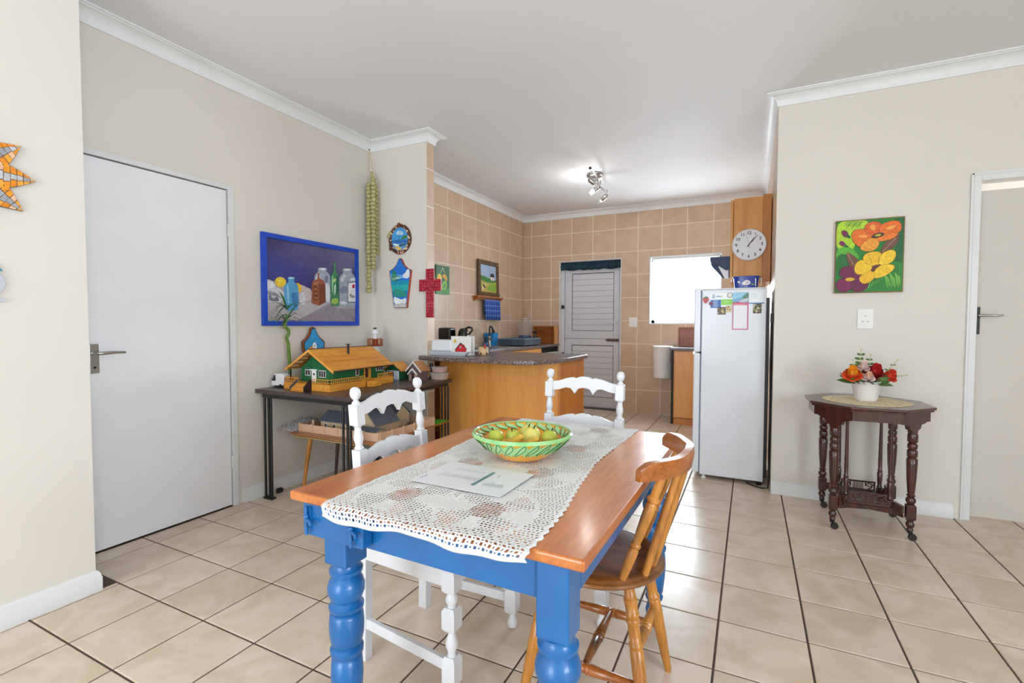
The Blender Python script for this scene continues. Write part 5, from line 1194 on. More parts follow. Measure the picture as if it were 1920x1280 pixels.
# pot plant knob + containers
bk2 = thing('door_stopper', 'black round-topped stopper standing behind the chapel model', 'stopper', (0.565, 2.045, DZ))
G().lathe([(.014, 0), (.014, .02), (.006, .03), (.006, .085), (.014, .095), (.017, .108), (.012, .122), (.0, .126)], 0, 0, 14, cap=False).build('stopper_body', black_metal, bk2, smooth=50)
pc = clear('clear_food_container', (226, 214, 206), 0.38, 0.12)
for nm, lab, z, sx, sy, h, cont, col in (('food_container', 'clear plastic food tub with tan biscuits, lower of the stack on the desk', 0, .072, .055, .050, (.05, .035, .018), (206, 160, 100)), ('food_container', 'clear plastic tub of red sweets stacked on the lower tub on the desk', .056, .062, .048, .040, (.05, .038, .020), (196, 36, 62))):
    t = thing(nm, lab, 'container', (0.655, 2.030, DZ + z))
    loft([(sx * .88, sy * .88, .001), (sx, sy, h)], 28, 3.5).build('tub', pc, t, smooth=40)
    loft([(sx * 1.05, sy * 1.05, h + .0003), (sx * 1.05, sy * 1.05, h + .005)], 28, 3.5).build('lid', pc, t, smooth=40)
    loft([(sx * .80, sy * .80, .004), (sx * .84, sy * .84, .004 + cont[2])], 24, 3.0).build('contents', M('contents_%d' % col[0], col, 0.6, var=0.3, nscale=60), t, smooth=40)
# lighthouse model
lh = thing('lighthouse_model', 'white model lighthouse with a red gallery behind the chalet roof', 'model lighthouse', (0.06, 1.955, DZ))
G().lathe([(.048, .0005), (.044, .06), (.032, .255)], 0, 0, 20).build('tower', wmod, lh, smooth=40)
G().lathe([(.062, .2555), (.064, .262), (.06, .266)], 0, 0, 20).build('gallery_floor', M('rust_red_wood', (160, 62, 34), 0.6), lh, smooth=30)
for k in range(16):
    a = 2 * PI * k / 16; G().bar((.059 * math.cos(a), .059 * math.sin(a), .267), (.059 * math.cos(a), .059 * math.sin(a), .315), .005, .005).build('gallery_post', M('brown_gallery_post', (176, 104, 56), 0.6), lh)
G().tube([(.059 * math.cos(a), .059 * math.sin(a), .315) for a in [2 * PI * k / 24 for k in range(25)]], .0025, 6, cap=False).build('gallery_rail', M('brown_gallery_post', (176, 104, 56), 0.6), lh)
G().lathe([(.026, .267), (.026, .312)], 0, 0, 14).build('lamp_room', M('rust_red_wood', (160, 62, 34), 0.6), lh, smooth=40)
G().lathe([(.016, .3125), (.016, .355), (.030, .357), (.028, .385), (.016, .395)], 0, 0, 16).build('lantern', wmod, lh, smooth=40); G().lathe([(.014, .3955), (.014, .408)], 0, 0, 12).build('cap', dkb, lh, smooth=40)
# seagull plaque leaning on the wall
def shield(name, label, y, z, w, h, face_items, tilt=0.0, x=XL + .012, thick=.018, base=(40, 140, 206)):
    t = thing(name, label, 'plaque', (x, y, z))
    out = [(0.5, 1.0), (.44, .985), (.385, .93), (.33, .82), (.24, .72), (.02, .62), (0, .58), (.14, 0), (.86, 0), (1, .58), (.98, .62), (.76, .72), (.67, .82), (.615, .93), (.56, .985)]
    return t, out
t = thing('seagull_plaque', 'blue shield plaque with a white seagull leaning behind the chalet model', 'plaque', (-0.085, 1.462, DZ))
out = [(.5, 1.0), (.42, .98), (.35, .90), (.22, .81), (.03, .745), (.0, .71), (.16, 0), (.84, 0), (1, .71), (.97, .745), (.78, .81), (.65, .90), (.58, .98)]
W, Hh = 0.20, 0.415
tl = lambda p: Vector((p.x - p.z * 0.06, p.y, p.z))
G().prism([((a - .5) * W, b * Hh) for a, b in out], 'x', -.012, .012).map(tl).build('board', wood('rust_brown_edge', (186, 110, 52), (90, 50, 26), 'z', 10, 0.6, 0), t)
it = [((36, 30, 34), [((a - .5) * .97 + .5, b * .985 + .005) for a, b in out]), ((48, 152, 214), [((a - .5) * .90 + .5, b * .96 + .015) for a, b in out]), ((244, 244, 242), chaikin([(.34, .28), (.36, .56), (.40, .68), (.50, .73), (.58, .70), (.62, .58), (.64, .28)])), ((232, 160, 50), chaikin([(.16, .58), (.24, .63), (.42, .66), (.42, .60), (.28, .57)])), ((30, 30, 34), ell(.50, .665, .022, .011, 10)), ((236, 176, 70), chaikin([(.22, .54), (.30, .57), (.42, .59), (.40, .55)]))]
art('seagull_picture', t, (.0122, -.5 * W, 0), (0, 1, 0), (-.06, 0, 1), (1, 0, 0), W, Hh, it, step=0.0003)
# delivery tricycle model
vn = thing('toy_van', 'white three-wheeled toy van at the desk end beside the chalet', 'toy vehicle', (-0.065, 1.135, DZ), 0.15)
G().prism([(-.045, .012), (.055, .012), (.055, .095), (-.02, .095), (-.045, .045)], 'y', -.028, .028).build('cab', wmod, vn, bevel=0.004)
G().prism([(-.040, .046), (-.016, .086), (-.006, .086), (-.006, .046)], 'y', -.0295, -.0282).build('side_window', pane, vn); G().prism([(-.0445, .048), (-.0215, .090), (-.0225, .092), (-.0465, .048)], 'y', -.022, .022).build('windscreen', pane, vn)
for x, y in ((-.028, 0), (.035, -.024), (.035, .024)): G().lathe([(.012, -.005), (.012, .005)], 0, 0, 16).map(lambda p, x=x, y=y: Vector((x + p.x, y + p.z, .0125 + p.y))).build('wheel', black_metal, vn, smooth=40)
G().box(.056, -.03, .02, .075, .03, .088).build('cargo_box', wmod, vn, bevel=0.002)
# lucky bamboo
bam = thing('lucky_bamboo', 'twisted green lucky bamboo stem with leaf tuft in front of the painting', 'plant', (-0.045, 1.205, DZ))
bgm = M('bamboo_green', (98, 132, 38), 0.35, c2=(70, 104, 24), nscale=12); lfm = M('dark_leaf_green', (46, 92, 34), 0.45, c2=(70, 124, 48), nscale=20)
st = [(0, .0, .02), (.0, .0, .14), (.0, -.006, .22), (.0, -.010, .30), (.0, -.022, .33), (.0, -.020, .345), (.0, -.004, .37), (.0, -.006, .395), (.0, -.022, .41), (.0, -.040, .418), (.0, -.036, .435), (.0, -.024, .45), (.0, -.022, .475)]
G().tube(st, [.0115] * 11 + [.009, .006], 10).build('stem', bgm, bam, smooth=60)
for z in (.09, .16, .24): G().lathe([(.0115, 0), (.0135, .003), (.0115, .006)], 0, 0 if z < .2 else -.007, 12, z).build('node_ring', bgm, bam, smooth=60)
G().lathe([(.028, .0005), (.034, .03), (.03, .06), (.026, .062), (.0, .03)], 0, 0, 18, cap=False).build('pot', M('dark_pot_glaze', (50, 46, 50), 0.3), bam, smooth=50)
random.seed(3)
for k in range(22):
    a = random.random() * 6.28; z0 = .46 + .10 * random.random(); ln2 = .07 + .09 * random.random(); up = random.uniform(-.25, .9) if k < 16 else random.uniform(.9, 1.5)
    b = Vector((0, -.022, z0)); d2 = Vector((math.cos(a) * .30, math.sin(a), 0)); vs = []; n = 6; sd2 = Vector((-d2.y, d2.x, 0)).normalized()
    for i in range(n):
        s = i / (n - 1); p = b + d2 * (ln2 * s) + Vector((0, 0, up * ln2 * s - .6 * ln2 * s * s)); w = .0075 * math.sin(PI * (.1 + .9 * s) ** .7) + .0004
        vs += [p - sd2 * w, p + Vector((0, 0, .0015)), p + sd2 * w]
    lfo = G().add(vs, [(3 * i + q, 3 * i + q + 1, 3 * i + q + 4, 3 * i + q + 3) for i in range(n - 1) for q in (0, 1)]).build('leaf', lfm, bam, smooth=60)
# ------------------------------------------------------------------ coffee tables and the diorama below the desk
def coffee(label, x0, y0, x1, y1, z, splay, mat, brass=True):
    t = thing('coffee_table', label, 'coffee table', ((x0 + x1) / 2, (y0 + y1) / 2, 0)); o = t.location
    G().box(x0, y0, z - .026, x1, y1, z).build('top', mat, t, at=o, bevel=0.006)
    if brass:
        for k in range(2): G().box(x0 - .002, y0 - .002, z - .023 + k * .013, x1 + .002, y1 + .002, z - .016 + k * .013).build('brass_edge', M('pale_brass', (222, 200, 140), 0.35, metal=0.6), t, at=o, bevel=0.002)
    for i, (sx, sy) in enumerate(((0, 0), (1, 0), (0, 1), (1, 1))):
        px = x0 + .10 if not sx else x1 - .10; py = y0 + .06 if not sy else y1 - .06
        qx = px + (splay if sx else -splay); qy = py + (splay * .35 if sy else -splay * .35)
        turned((qx, qy, 0), (px, py, z - .0262), [(0, .009), (.05, .010), (1, .017)], 12).build('leg', oak if sy == 0 else dkw, t, smooth=50, at=o)  # shade put into the colour: lit orange front legs, darker back legs
    return t
coffee('low brass-edged coffee table with splayed legs under the desk', 0.03, 1.165, 0.60, 1.54, 0.425, 0.06, oakd)
coffee('dark low coffee table behind the brass-edged one under the desk', 0.05, 1.61, 0.62, 1.93, 0.425, 0.07, dkw, False)
dm = thing('street_diorama', 'model of pink walled houses with grey roofs on a board under the desk', 'model houses', (0.40, 1.55, 0.4255))
o = dm.location
G().box(0.02, 1.14, .4258, 0.785, 1.975, .436).build('base_board', oakx, dm, at=o, bevel=0.001)
pk = M('pink_beige_card', (222, 180, 150), 0.7, var=0.03, nscale=20); gry = M('slate_grey_card', (104, 108, 122), 0.6, var=0.05); bei = M('beige_card', (214, 188, 152), 0.7, var=0.03)
for b in ((.055, 1.195, .765, 1.200), (.765, 1.200, .770, 1.80), (.055, 1.200, .060, 1.80), (.060, 1.80, .765, 1.805)):
    G().box(b[0], b[1], .4365, b[2], b[3], .490).build('boundary_wall', pk, dm, at=o)
pm = G().box(-.007, -.005, 0, .007, .005, .060).mesh('wall_pier', pk)
for k in range(7): inst(pm, 'wall_pier', dm, Vector((.062 + k * .117, 1.1935, .4366)) - o)
for k in range(6): inst(pm, 'wall_pier', dm, Vector((.7715, 1.21 + k * .115, .4366)) - o, (0, 0, PI / 2))
def mhouse(x0, y0, x1, y1, h, rh, ridge, wm):
    if ridge == 'x':
        ym = (y0 + y1) / 2; hs = G().prism([(y0, .4366), (y1, .4366), (y1, .4366 + h), (ym, .4366 + h + rh), (y0, .4366 + h)], 'x', x0, x1).build('house', wm, dm, at=o)
        for s, e in ((y0 - .012, 0), (y1 + .012, 1)): G().prism([(ym, .4366 + h + rh + .001), (s, .4366 + h - .004), (s, .4366 + h + .001), (ym, .4366 + h + rh + .006)], 'x', x0 - .008, x1 + .008).build('house_roof', gry, hs, at=o)
    else:
        xm_ = (x0 + x1) / 2; hs = G().prism([(x0, .4366), (x1, .4366), (x1, .4366 + h), (xm_, .4366 + h + rh), (x0, .4366 + h)], 'y', y0, y1).build('house', wm, dm, at=o)
        for s in (x0 - .012, x1 + .012): G().prism([(xm_, .4366 + h + rh + .001), (s, .4366 + h - .004), (s, .4366 + h + .001), (xm_, .4366 + h + rh + .006)], 'y', y0 + .004, y1 - .004).build('house_roof', gry, hs, at=o)
    return hs
h1 = mhouse(.18, 1.27, .46, 1.42, .075, .055, 'x', bei)
for x in (.22, .30, .38): G().box(x, 1.2665, .455, x + .022, 1.2695, .495).build('window', wmod, h1, at=o); 
for x in (.22, .30, .38): G().box(x + .004, 1.2655, .459, x + .018, 1.2664, .491).build('pane', pane, h1, at=o)
h2 = mhouse(.50, 1.30, .64, 1.55, .070, .085, 'y', bei)
h3 = mhouse(.52, 1.235, .72, 1.296, .055, .010, 'x', bei)
for x in (.55, .63): G().box(x, 1.2315, .455, x + .03, 1.2345, .475).build('window', gry, h3, at=o)
h4 = mhouse(.20, 1.58, .58, 1.74, .085, .070, 'x', bei)
G().box(.60, 1.60, .4366, .755, 1.79, .442).build('grey_yard', gry, dm, at=o); G().box(.655, 1.82, .4366, .775, 1.96, .441).build('lawn', M('bright_lawn_green', (88, 190, 50), 0.8), dm, at=o)
for x, y in ((.64, 1.66), (.70, 1.70)):
    g = G()
    for k in range(5): a = k * 1.26; g.bar((x, y, .4425), (x + .014 * math.cos(a), y + .014 * math.sin(a), .470), .003, .003)
    g.build('tiny_shrub', M('dark_shrub', (54, 58, 50), 0.8), dm, at=o)
G().tube([(.14, 1.24, .4366), (.14, 1.24, .515)], .009, 10).build('round_tower', pk, dm, smooth=50, at=o)
bw_ = thing('bubble_wrap', 'crumpled clear bubble wrap heaped at the end of the diorama board', 'bubble wrap', (-0.03, 1.29, 0.436))
g = G(); n = 26; random.seed(5); vs = []
for i in range(n):
    for j in range(14):
        u, v = i / (n - 1), j / 13; x = -.085 + .155 * v; y = -.15 + .33 * u
        z = .004 + .085 * math.sin(PI * (.12 + .88 * u)) ** .8 * math.sin(PI * min(1, max(0, v))) ** .6 * (.35 + .65 * u) + .008 * math.sin(i * 1.7 + j * 2.3) + .004 * math.sin(i * 3.1 - j * 1.9)
        vs.append((x + .004 * math.sin(i * 2.1), y, max(z, .002)))
g.add(vs, [(i * 14 + j, i * 14 + j + 1, (i + 1) * 14 + j + 1, (i + 1) * 14 + j) for i in range(n - 1) for j in range(13)])
bo_ = g.build('wrap_sheet', clear('bubble_wrap_plastic', (248, 248, 250), 0.34, 0.2), bw_, smooth=70)
bo_.modifiers.new('solid', 'SOLIDIFY').thickness = 0.002
bub = G().ball((0, 0, 0), (.006, .006, .0035), 6, 4).mesh('bubble', clear('bubble_wrap_plastic'), 60)
for i in range(1, n - 1, 2):
    for j in range(1, 13, 2): inst(bub, 'bubble', bw_, vs[i * 14 + j])

# ------------------------------------------------------------------ pictures on the left wall
bp = thing('still_life_painting', 'large blue framed still life painting of bottles and lemons', 'painting', (XL, 1.50, 1.17))
o = bp.location; y0, y1, z0, z1 = 1.052, 1.950, 1.170, 1.810; fw_ = 0.034; cb2 = M('cobalt_blue_frame', (18, 74, 196), 0.4, var=0.04)
fy_ = []
for b in ((y0, z0, y1, z0 + fw_), (y0, z1 - fw_, y1, z1), (y0, z0 + fw_, y0 + fw_, z1 - fw_), (y1 - fw_, z0 + fw_, y1, z1 - fw_)):
    G().box(XL + .001, b[0], b[1], XL + .026, b[2], b[3]).build('frame_bar', cb2, bp, at=o, bevel=0.002)
G().box(XL + .001, y0 + fw_, z0 + fw_, XL + .012, y1 - fw_, z1 - fw_).build('canvas', M('dusk_purple_canvas', (78, 72, 112), 0.6), bp, at=o)
def U(x): return (x - 210) / 900.0
def V(x, y): u = U(x); return (1095 - y) / (1095 - (220 + 165 * u))
def Q(*pts): return [(min(1, max(0, U(x))), min(1, max(0, V(x, y)))) for x, y in pts]
S = lambda *p: [(min(.999, max(.001, a)), min(.999, max(.001, b))) for a, b in grow(chaikin(Q(*p), 2), 1.08)]
it = field(blend([(0, 1, (62, 58, 104)), (.1, .62, (58, 70, 150)), (.25, .6, (60, 66, 148)), (.3, .85, (86, 80, 132)), (.5, 1, (96, 92, 128)), (.6, .7, (80, 76, 126)), (1, 1, (128, 124, 150)), (1, .6, (58, 70, 110)), (.45, .5, (56, 54, 118)), (0, .45, (54, 52, 116)), (.85, .8, (108, 104, 140))]), 14, 12)
def bottle(xc, prof):
    return Q(*([(xc - w, y) for w, y in prof] + [(xc + w, y) for w, y in reversed(prof)]))
it += [
      ((176, 168, 172), Q((210, 650), (330, 700), (600, 745), (700, 880), (1110, 900), (1110, 1095), (210, 1095))), ((150, 140, 152), Q((210, 960), (420, 1094), (1110, 1094), (1110, 960), (900, 960), (800, 905), (480, 1085))), ((190, 184, 188), Q((210, 880), (600, 900), (820, 900), (480, 1085), (400, 1080), (210, 960))), ((200, 190, 190), S((500, 700), (580, 745), (620, 760), (620, 860), (560, 880), (500, 820))),
      ((206, 208, 214), S((212, 720), (300, 740), (370, 800), (350, 900), (212, 890))), ((150, 152, 164), S((212, 780), (300, 800), (340, 860), (280, 830), (212, 815))), ((228, 230, 234), S((212, 660), (270, 690), (290, 730), (240, 760), (212, 740))), ((120, 122, 138), S((225, 870), (240, 800), (262, 870), (300, 830), (320, 890), (250, 885))), ((214, 216, 222), S((500, 790), (560, 790), (556, 930), (500, 900))),
      ((240, 206, 54), S((280, 690), (300, 640), (345, 632), (382, 670), (370, 720), (320, 742))), ((250, 224, 110), S((300, 680), (320, 650), (345, 650), (330, 690))), ((236, 190, 40), S((470, 700), (500, 694), (526, 730), (520, 780), (490, 785))),
      ((84, 164, 214), bottle(427, [(24, 630), (31, 636), (31, 650), (26, 658), (27, 684), (40, 696), (58, 712), (66, 735), (66, 925), (60, 965), (40, 985)])), ((150, 206, 236), S((385, 730), (400, 710), (410, 900), (392, 900))), ((60, 128, 190), S((420, 800), (486, 790), (486, 920), (450, 960))), ((176, 216, 236), S((402, 634), (440, 628), (462, 642), (440, 650), (410, 650))),
      ((168, 176, 194), bottle(737, [(40, 532), (46, 540), (46, 560), (42, 566), (46, 574), (68, 592), (82, 620), (84, 660), (84, 880), (76, 902)])), ((206, 212, 222), S((660, 640), (700, 590), (720, 620), (690, 680))), ((222, 224, 230), S((745, 720), (810, 690), (815, 880), (770, 890))), ((120, 126, 150), S((760, 620), (800, 620), (790, 690), (760, 680))), ((232, 236, 242), S((695, 540), (740, 530), (785, 548), (740, 556))),
      ((156, 92, 62), Q((684, 588), (708, 588), (708, 600), (704, 604), (706, 638), (716, 650), (750, 664), (766, 700), (768, 892), (698, 930), (622, 905), (624, 700), (640, 668), (676, 652), (686, 638), (688, 604), (684, 600))), ((184, 124, 90), S((640, 690), (690, 680), (690, 700), (645, 710))), ((122, 64, 42), Q((695, 700), (700, 925), (766, 890), (764, 700))), ((112, 58, 38), Q((640, 720), (682, 725), (682, 880), (640, 870))), ((166, 104, 74), Q((646, 740), (676, 742), (676, 770), (646, 768))), ((166, 104, 74), Q((646, 790), (676, 792), (676, 815), (646, 812))), ((166, 104, 74), Q((646, 835), (676, 838), (676, 862), (646, 858))),
      ((70, 140, 92), bottle(868, [(12, 478), (13, 490), (9, 496), (11, 540), (16, 568), (30, 598), (43, 622), (45, 660), (45, 912), (38, 934)])), ((150, 204, 160), S((835, 640), (852, 600), (850, 760), (838, 800))), ((40, 96, 74), S((885, 620), (908, 620), (906, 800), (890, 820))), ((190, 216, 130), S((845, 660), (870, 640), (890, 660), (860, 690))), ((204, 226, 210), S((860, 720), (880, 700), (876, 800), (860, 820))), ((160, 196, 90), S((830, 860), (905, 850), (900, 910), (835, 915))),
      ((164, 172, 186), bottle(1014, [(46, 542), (54, 550), (54, 572), (50, 580), (58, 592), (86, 622), (95, 650), (96, 920), (86, 944)])), ((204, 210, 218), S((930, 650), (980, 600), (1000, 620), (950, 700))), ((130, 138, 156), S((925, 740), (1010, 720), (1010, 800), (925, 800))), ((214, 220, 226), S((925, 880), (1000, 890), (1000, 920), (930, 915))), ((226, 230, 236), S((962, 552), (1010, 540), (1068, 555), (1010, 568))),
      ((28, 28, 34), Q((1016, 688), (1109, 680), (1109, 898), (1014, 894))), ((238, 238, 240), Q((1022, 694), (1109, 686), (1109, 890), (1020, 888))), ((196, 30, 74), S((1068, 730), (1082, 705), (1102, 710), (1100, 745), (1078, 748))), ((220, 226, 230), Q((1044, 645), (1108, 640), (1108, 670), (1044, 672))), ((110, 100, 114), Q((1070, 1060), (1074, 1085), (1078, 1060))), ((110, 100, 114), Q((1088, 1050), (1085, 1085), (1092, 1084)))]
art('painted_picture', bp, (XL + .0122, y0 + fw_, z0 + fw_), (0, 1, 0), (0, 0, 1), (1, 0, 0), y1 - y0 - 2 * fw_, z1 - z0 - 2 * fw_, it, step=0.00012, at=o)
text('painted_lettering', 'Maye', .046, ink, bp, frame_mw((XL + .0205, y0 + fw_ + (y1 - y0 - 2 * fw_) * .953, z0 + fw_ + (z1 - z0 - 2 * fw_) * .372), (0, 1, 0), (0, 0, 1)) @ Matrix.Scale(.62, 4, (1, 0, 0)), extrude=0.0001, at=o)
# seed pod garland
pg = thing('seed_pod_garland', 'hanging garland of stacked green seed pods in the wall corner', 'garland', (-0.065, 2.055, 1.44))
podm = M('dried_green_pod', (192, 186, 134), 0.7, c2=(150, 144, 92), nscale=22); rope = M('straw_cord', (206, 180, 132), 0.8)
o = pg.location
g = G(); nn_ = 16; vs = []
for (r, z) in ((.004, -.0165), (.014, -.016), (.021, -.010), (.0225, 0), (.021, .010), (.014, .016), (.004, .0165)):
    for k in range(nn_):
        a = 2 * PI * k / nn_; q = r * (1 + (.07 if k % 2 else -.05)); vs.append((q * math.cos(a), q * math.sin(a), z))
pod = g.add(vs, [(i * nn_ + k, i * nn_ + (k + 1) % nn_, (i + 1) * nn_ + (k + 1) % nn_, (i + 1) * nn_ + k) for i in range(6) for k in range(nn_)] + [tuple(range(nn_ - 1, -1, -1)), tuple(6 * nn_ + k for k in range(nn_))]).mesh('seed_pod', podm, 50)
random.seed(11)
for (dx, dy, zt, zb_) in ((-.004, -.020, .930, .020), (.040, -.014, .965, .215), (.022, .034, .930, .335)):
    z = zt; k = 0
    while z > zb_:
        sc = random.uniform(.88, 1.08); inst(pod, 'seed_pod', pg, (dx + random.uniform(-.003, .003), dy + random.uniform(-.003, .003) + (zt - z) * (-.006 if dy < 0 else .01), z), (0, 0, random.random() * 3), (sc, sc, 1)); z -= .0335; k += 1
for k in range(3): inst(pod, 'seed_pod', pg, (.012, .004, .985 + k * .022), (0, 0, k), (.62, .62, .8))
G().tube([(-.01, -.006, 1.225), (-.008, -.008, 1.04)], .0025, 6).tube([(-.006, .0, 1.225), (.016, .01, 1.05)], .0025, 6).build('hanging_cord', rope, pg); G().ball((-.010, -.004, 1.228), .006, 8, 6).build('hook', black_metal, pg)
# round shell framed picture on the stub wall
sp_ = thing('shell_picture', 'oval seascape picture framed with shells and seeds on the stub wall', 'picture', (0.190, YS, 1.715))
o = sp_.location; cx, cz = 0.190, 1.902
G().prism(ell(cx, cz, .118, .125, 36), 'y', YS - .012, YS - .0005).build('backing', M('brown_cork', (110, 72, 50), 0.8, var=0.2, nscale=40), sp_, at=o)
E2 = lambda pts: [(a, b) for a, b in pts]
it = [((70, 158, 222), ell(.5, .5, .5, .5, 32)), ((190, 220, 240), chaikin([(.2, .75), (.5, .9), (.8, .7), (.5, .65)])), ((60, 130, 60), chaikin([(.52, .46), (.75, .62), (.95, .66), (.97, .52), (.75, .48)])), ((40, 110, 190), [(.02, .46), (.98, .46), (.95, .32), (.05, .32)]), ((228, 236, 240), chaikin([(.05, .36), (.3, .30), (.55, .26), (.8, .34), (.6, .20), (.2, .22)])), ((232, 186, 96), chaikin([(.15, .22), (.4, .20), (.7, .10), (.5, .01), (.3, .08)])), ((60, 90, 110), chaikin([(.38, .26), (.55, .18), (.85, .22), (.92, .32), (.6, .28)])), ((40, 60, 90), [(.44, .46), (.46, .46), (.56, .86), (.55, .86)]), ((40, 60, 90), [(.10, .455), (.55, .465), (.55, .475), (.10, .465)])]
art('seascape', sp_, (cx - .086, YS - .0122, cz - .100), (1, 0, 0), (0, 0, 1), (0, -1, 0), .172, .200, it, step=0.0003, at=o)
shm = [M('pale_pink_shell', (226, 176, 150), 0.4), M('cream_shell', (236, 220, 190), 0.4), M('brown_seed', (110, 56, 36), 0.5), M('dark_brown_seed', (60, 34, 28), 0.6), M('tan_shell', (200, 150, 110), 0.5)]
balls = [G().ball((0, 0, 0), (.009, .007, .007), 7, 5).mesh('shell', m_, 60) for m_ in shm]
random.seed(2)
for k in range(90):
    a = random.random() * 2 * PI; r = random.uniform(.90, 1.12); s = random.uniform(.6, 1.15)
    inst(balls[random.randrange(5)], 'shell', sp_, (cx + .100 * r * math.cos(a) - o.x, -.017, cz + .110 * r * math.sin(a) - o.z), (random.random(), random.random() * 3, 0), (s, s, s))
big = G().ball((0, 0, 0), (.017, .012, .017), 10, 7).mesh('green_pod', podm, 60)
for (a, b) in ((-.095, .058), (-.112, .030)): inst(big, 'green_pod', sp_, (cx + a - o.x, -.020, cz + b - o.z))
def star(cx_, cz_, r, nm):
    g = G(); p = []
    for k in range(12): rr = r if k % 2 == 0 else r * .45; p.append((cx_ + rr * math.cos(k * PI / 6 + .3), cz_ + rr * math.sin(k * PI / 6 + .3)))
    g.prism(p, 'y', YS - .026, YS - .018).build(nm, shm[2], sp_, at=o)
star(cx + .0, cz + .118, .024, 'star_anise'); star(cx - .09, cz - .075, .022, 'star_anise')
# palm beach plaque
t = thing('beach_plaque', 'shield shaped plaque painted with a palm and turquoise sea', 'plaque', (0.198, YS, 1.320))
W, Hh = 0.228, 0.420
out2 = [(.5, 1.0), (.44, .985), (.40, .94), (.32, .86), (.16, .79), (.0, .755), (.01, .72), (.22, 0), (.80, 0), (1, .72), (1, .755), (.84, .79), (.68, .86), (.60, .94), (.56, .985)]
G().prism([((a - .5) * W, b * Hh) for a, b in out2], 'y', -.022, -.0005).build('board', wood('red_brown_edge', (186, 84, 54), (120, 46, 30), 'z', 10, 0.6, 0), t, bevel=0.001)
cl_ = lambda pts: [(min(.985, max(.02, a)), min(.985, max(.006, b))) for a, b in pts]
def clipx(b):   # half width of the shield at height b
    return .29 + (.5 - .29) * min(1, b / .74)
it = [((30, 26, 30), [((a - .5) * .985 + .5, b * .99 + .004) for a, b in out2]), ((40, 120, 214), [((a - .5) * .95 + .5, b * .975 + .010) for a, b in out2]),
      ((110, 180, 226), [(.06, .60), (.94, .60), (.955, .70), (.6, .66), (.045, .70)]), ((236, 240, 244), chaikin([(.62, .60), (.94, .58), (.955, .76), (.86, .78), (.76, .70), (.66, .68)])), ((226, 234, 240), chaikin([(.07, .60), (.10, .56), (.40, .585), (.60, .60), (.4, .63)])),
      ((30, 150, 190), [(.075, .555), (.93, .555), (.91, .46), (.10, .46)]), ((40, 178, 176), [(.10, .47), (.91, .47), (.87, .34), (.15, .34)]), ((50, 150, 130), chaikin([(.16, .34), (.40, .40), (.85, .30), (.80, .22), (.20, .22)])), ((238, 242, 244), chaikin([(.19, .24), (.40, .20), (.60, .16), (.81, .22), (.79, .04), (.23, .06)])), ((206, 200, 196), [(.225, .012), (.795, .012), (.80, .07), (.6, .10), (.22, .07)])]
for k in range(11):
    a0 = (.20 + .02 * k, .78 - .012 * k); it.append(((44 + 8 * (k % 3), 140 + 12 * (k % 4), 50), [a0, (a0[0] + .012, a0[1] - .01), (.12 + .045 * k, .50 + .02 * abs(5 - k) * .7), (.10 + .045 * k, .52 + .02 * abs(5 - k) * .7)]))
it = [(c, [(min(.5 + clipx(b) * .97, max(.5 - clipx(b) * .97, a)), b) if b < .74 else (a, b) for a, b in p]) for c, p in it]
art('beach_picture', t, (-.5 * W, -.0222, 0), (1, 0, 0), (0, 0, 1), (0, -1, 0), W, Hh, it, step=0.00025)
# red cross
cr = thing('mosaic_cross', 'dark red wall cross with glittering raised lettering at the stub wall edge', 'cross', (0.512, YS - .024, 1.238))
crm = M('dark_red_glass', (176, 28, 44), 0.25, c2=(140, 16, 30), nscale=30, coat=0.5)
G().prism([(-.040, 0), (.040, 0), (.042, .215), (.110, .215), (.110, .312), (.042, .312), (.042, .397), (-.040, .397), (-.040, .312), (-.108, .312), (-.108, .215), (-.040, .215)], 'y', -.008, .008).build('cross_body', crm, cr, bevel=0.003)
random.seed(9); g = G()
for r in range(16):
    z = .012 + r * .0235; xw = .034 if not (.20 < z < .30) else .100; x = -xw
    while x < xw:
        w = random.uniform(.004, .010); h = random.uniform(.008, .016)
        if random.random() < .5: g.box(x, -.0105, z, x + .0025, -.0081, z + h)
        else: g.box(x, -.0105, z + random.uniform(0, .01), x + w, -.0081, z + random.uniform(0, .01) + .0125)
        x += w + .005
oo = g.build('raised_marks', M('glossy_pink_red', (214, 84, 92), 0.2, coat=0.6), cr); oo['kind'] = 'stuff'
# pepper painting, seaside picture on its shelf, towel
pp = thing('pepper_painting', 'small green canvas painted with yellow peppers on the kitchen tiles', 'painting', (XK, 3.25, 1.51)); o = pp.location
G().box(XK + .001, 3.125, 1.510, XK + .016, 3.378, 1.818).build('canvas', M('green_canvas', (46, 104, 58), 0.6), pp, at=o)
it = [((44, 104, 64), R1), ((70, 150, 60), [(0, 0), (1, 0), (1, .22), (0, .12)]), ((236, 200, 40), chaikin([(.05, .46), (.10, .66), (.28, .72), (.42, .60), (.40, .45), (.2, .40)])), ((230, 164, 40), chaikin([(.40, .60), (.55, .72), (.75, .70), (.85, .52), (.72, .44), (.6, .58)])), ((150, 200, 60), chaikin([(.35, .20), (.55, .50), (.80, .44), (.78, .22), (.6, .14)])), ((60, 150, 60), chaikin([(.45, .22), (.60, .40), (.72, .36), (.66, .20)])), ((200, 220, 140), [(.30, .72), (.34, .72), (.46, .90), (.60, .76), (.63, .77), (.47, .95)])]
art('pepper_picture', pp, (XK + .0162, 3.125, 1.510), (0, 1, 0), (0, 0, 1), (1, 0, 0), .253, .308, it, step=0.0002, at=o)
rl = thing('towel_shelf', 'narrow orange wood rail shelf on the kitchen tiles', 'shelf', (XK, 4.25, 1.50)); o = rl.location
G().box(XK + .001, 3.90, 1.512, XK + .075, 4.58, 1.532).build('ledge', cher, rl, at=o, bevel=0.004)
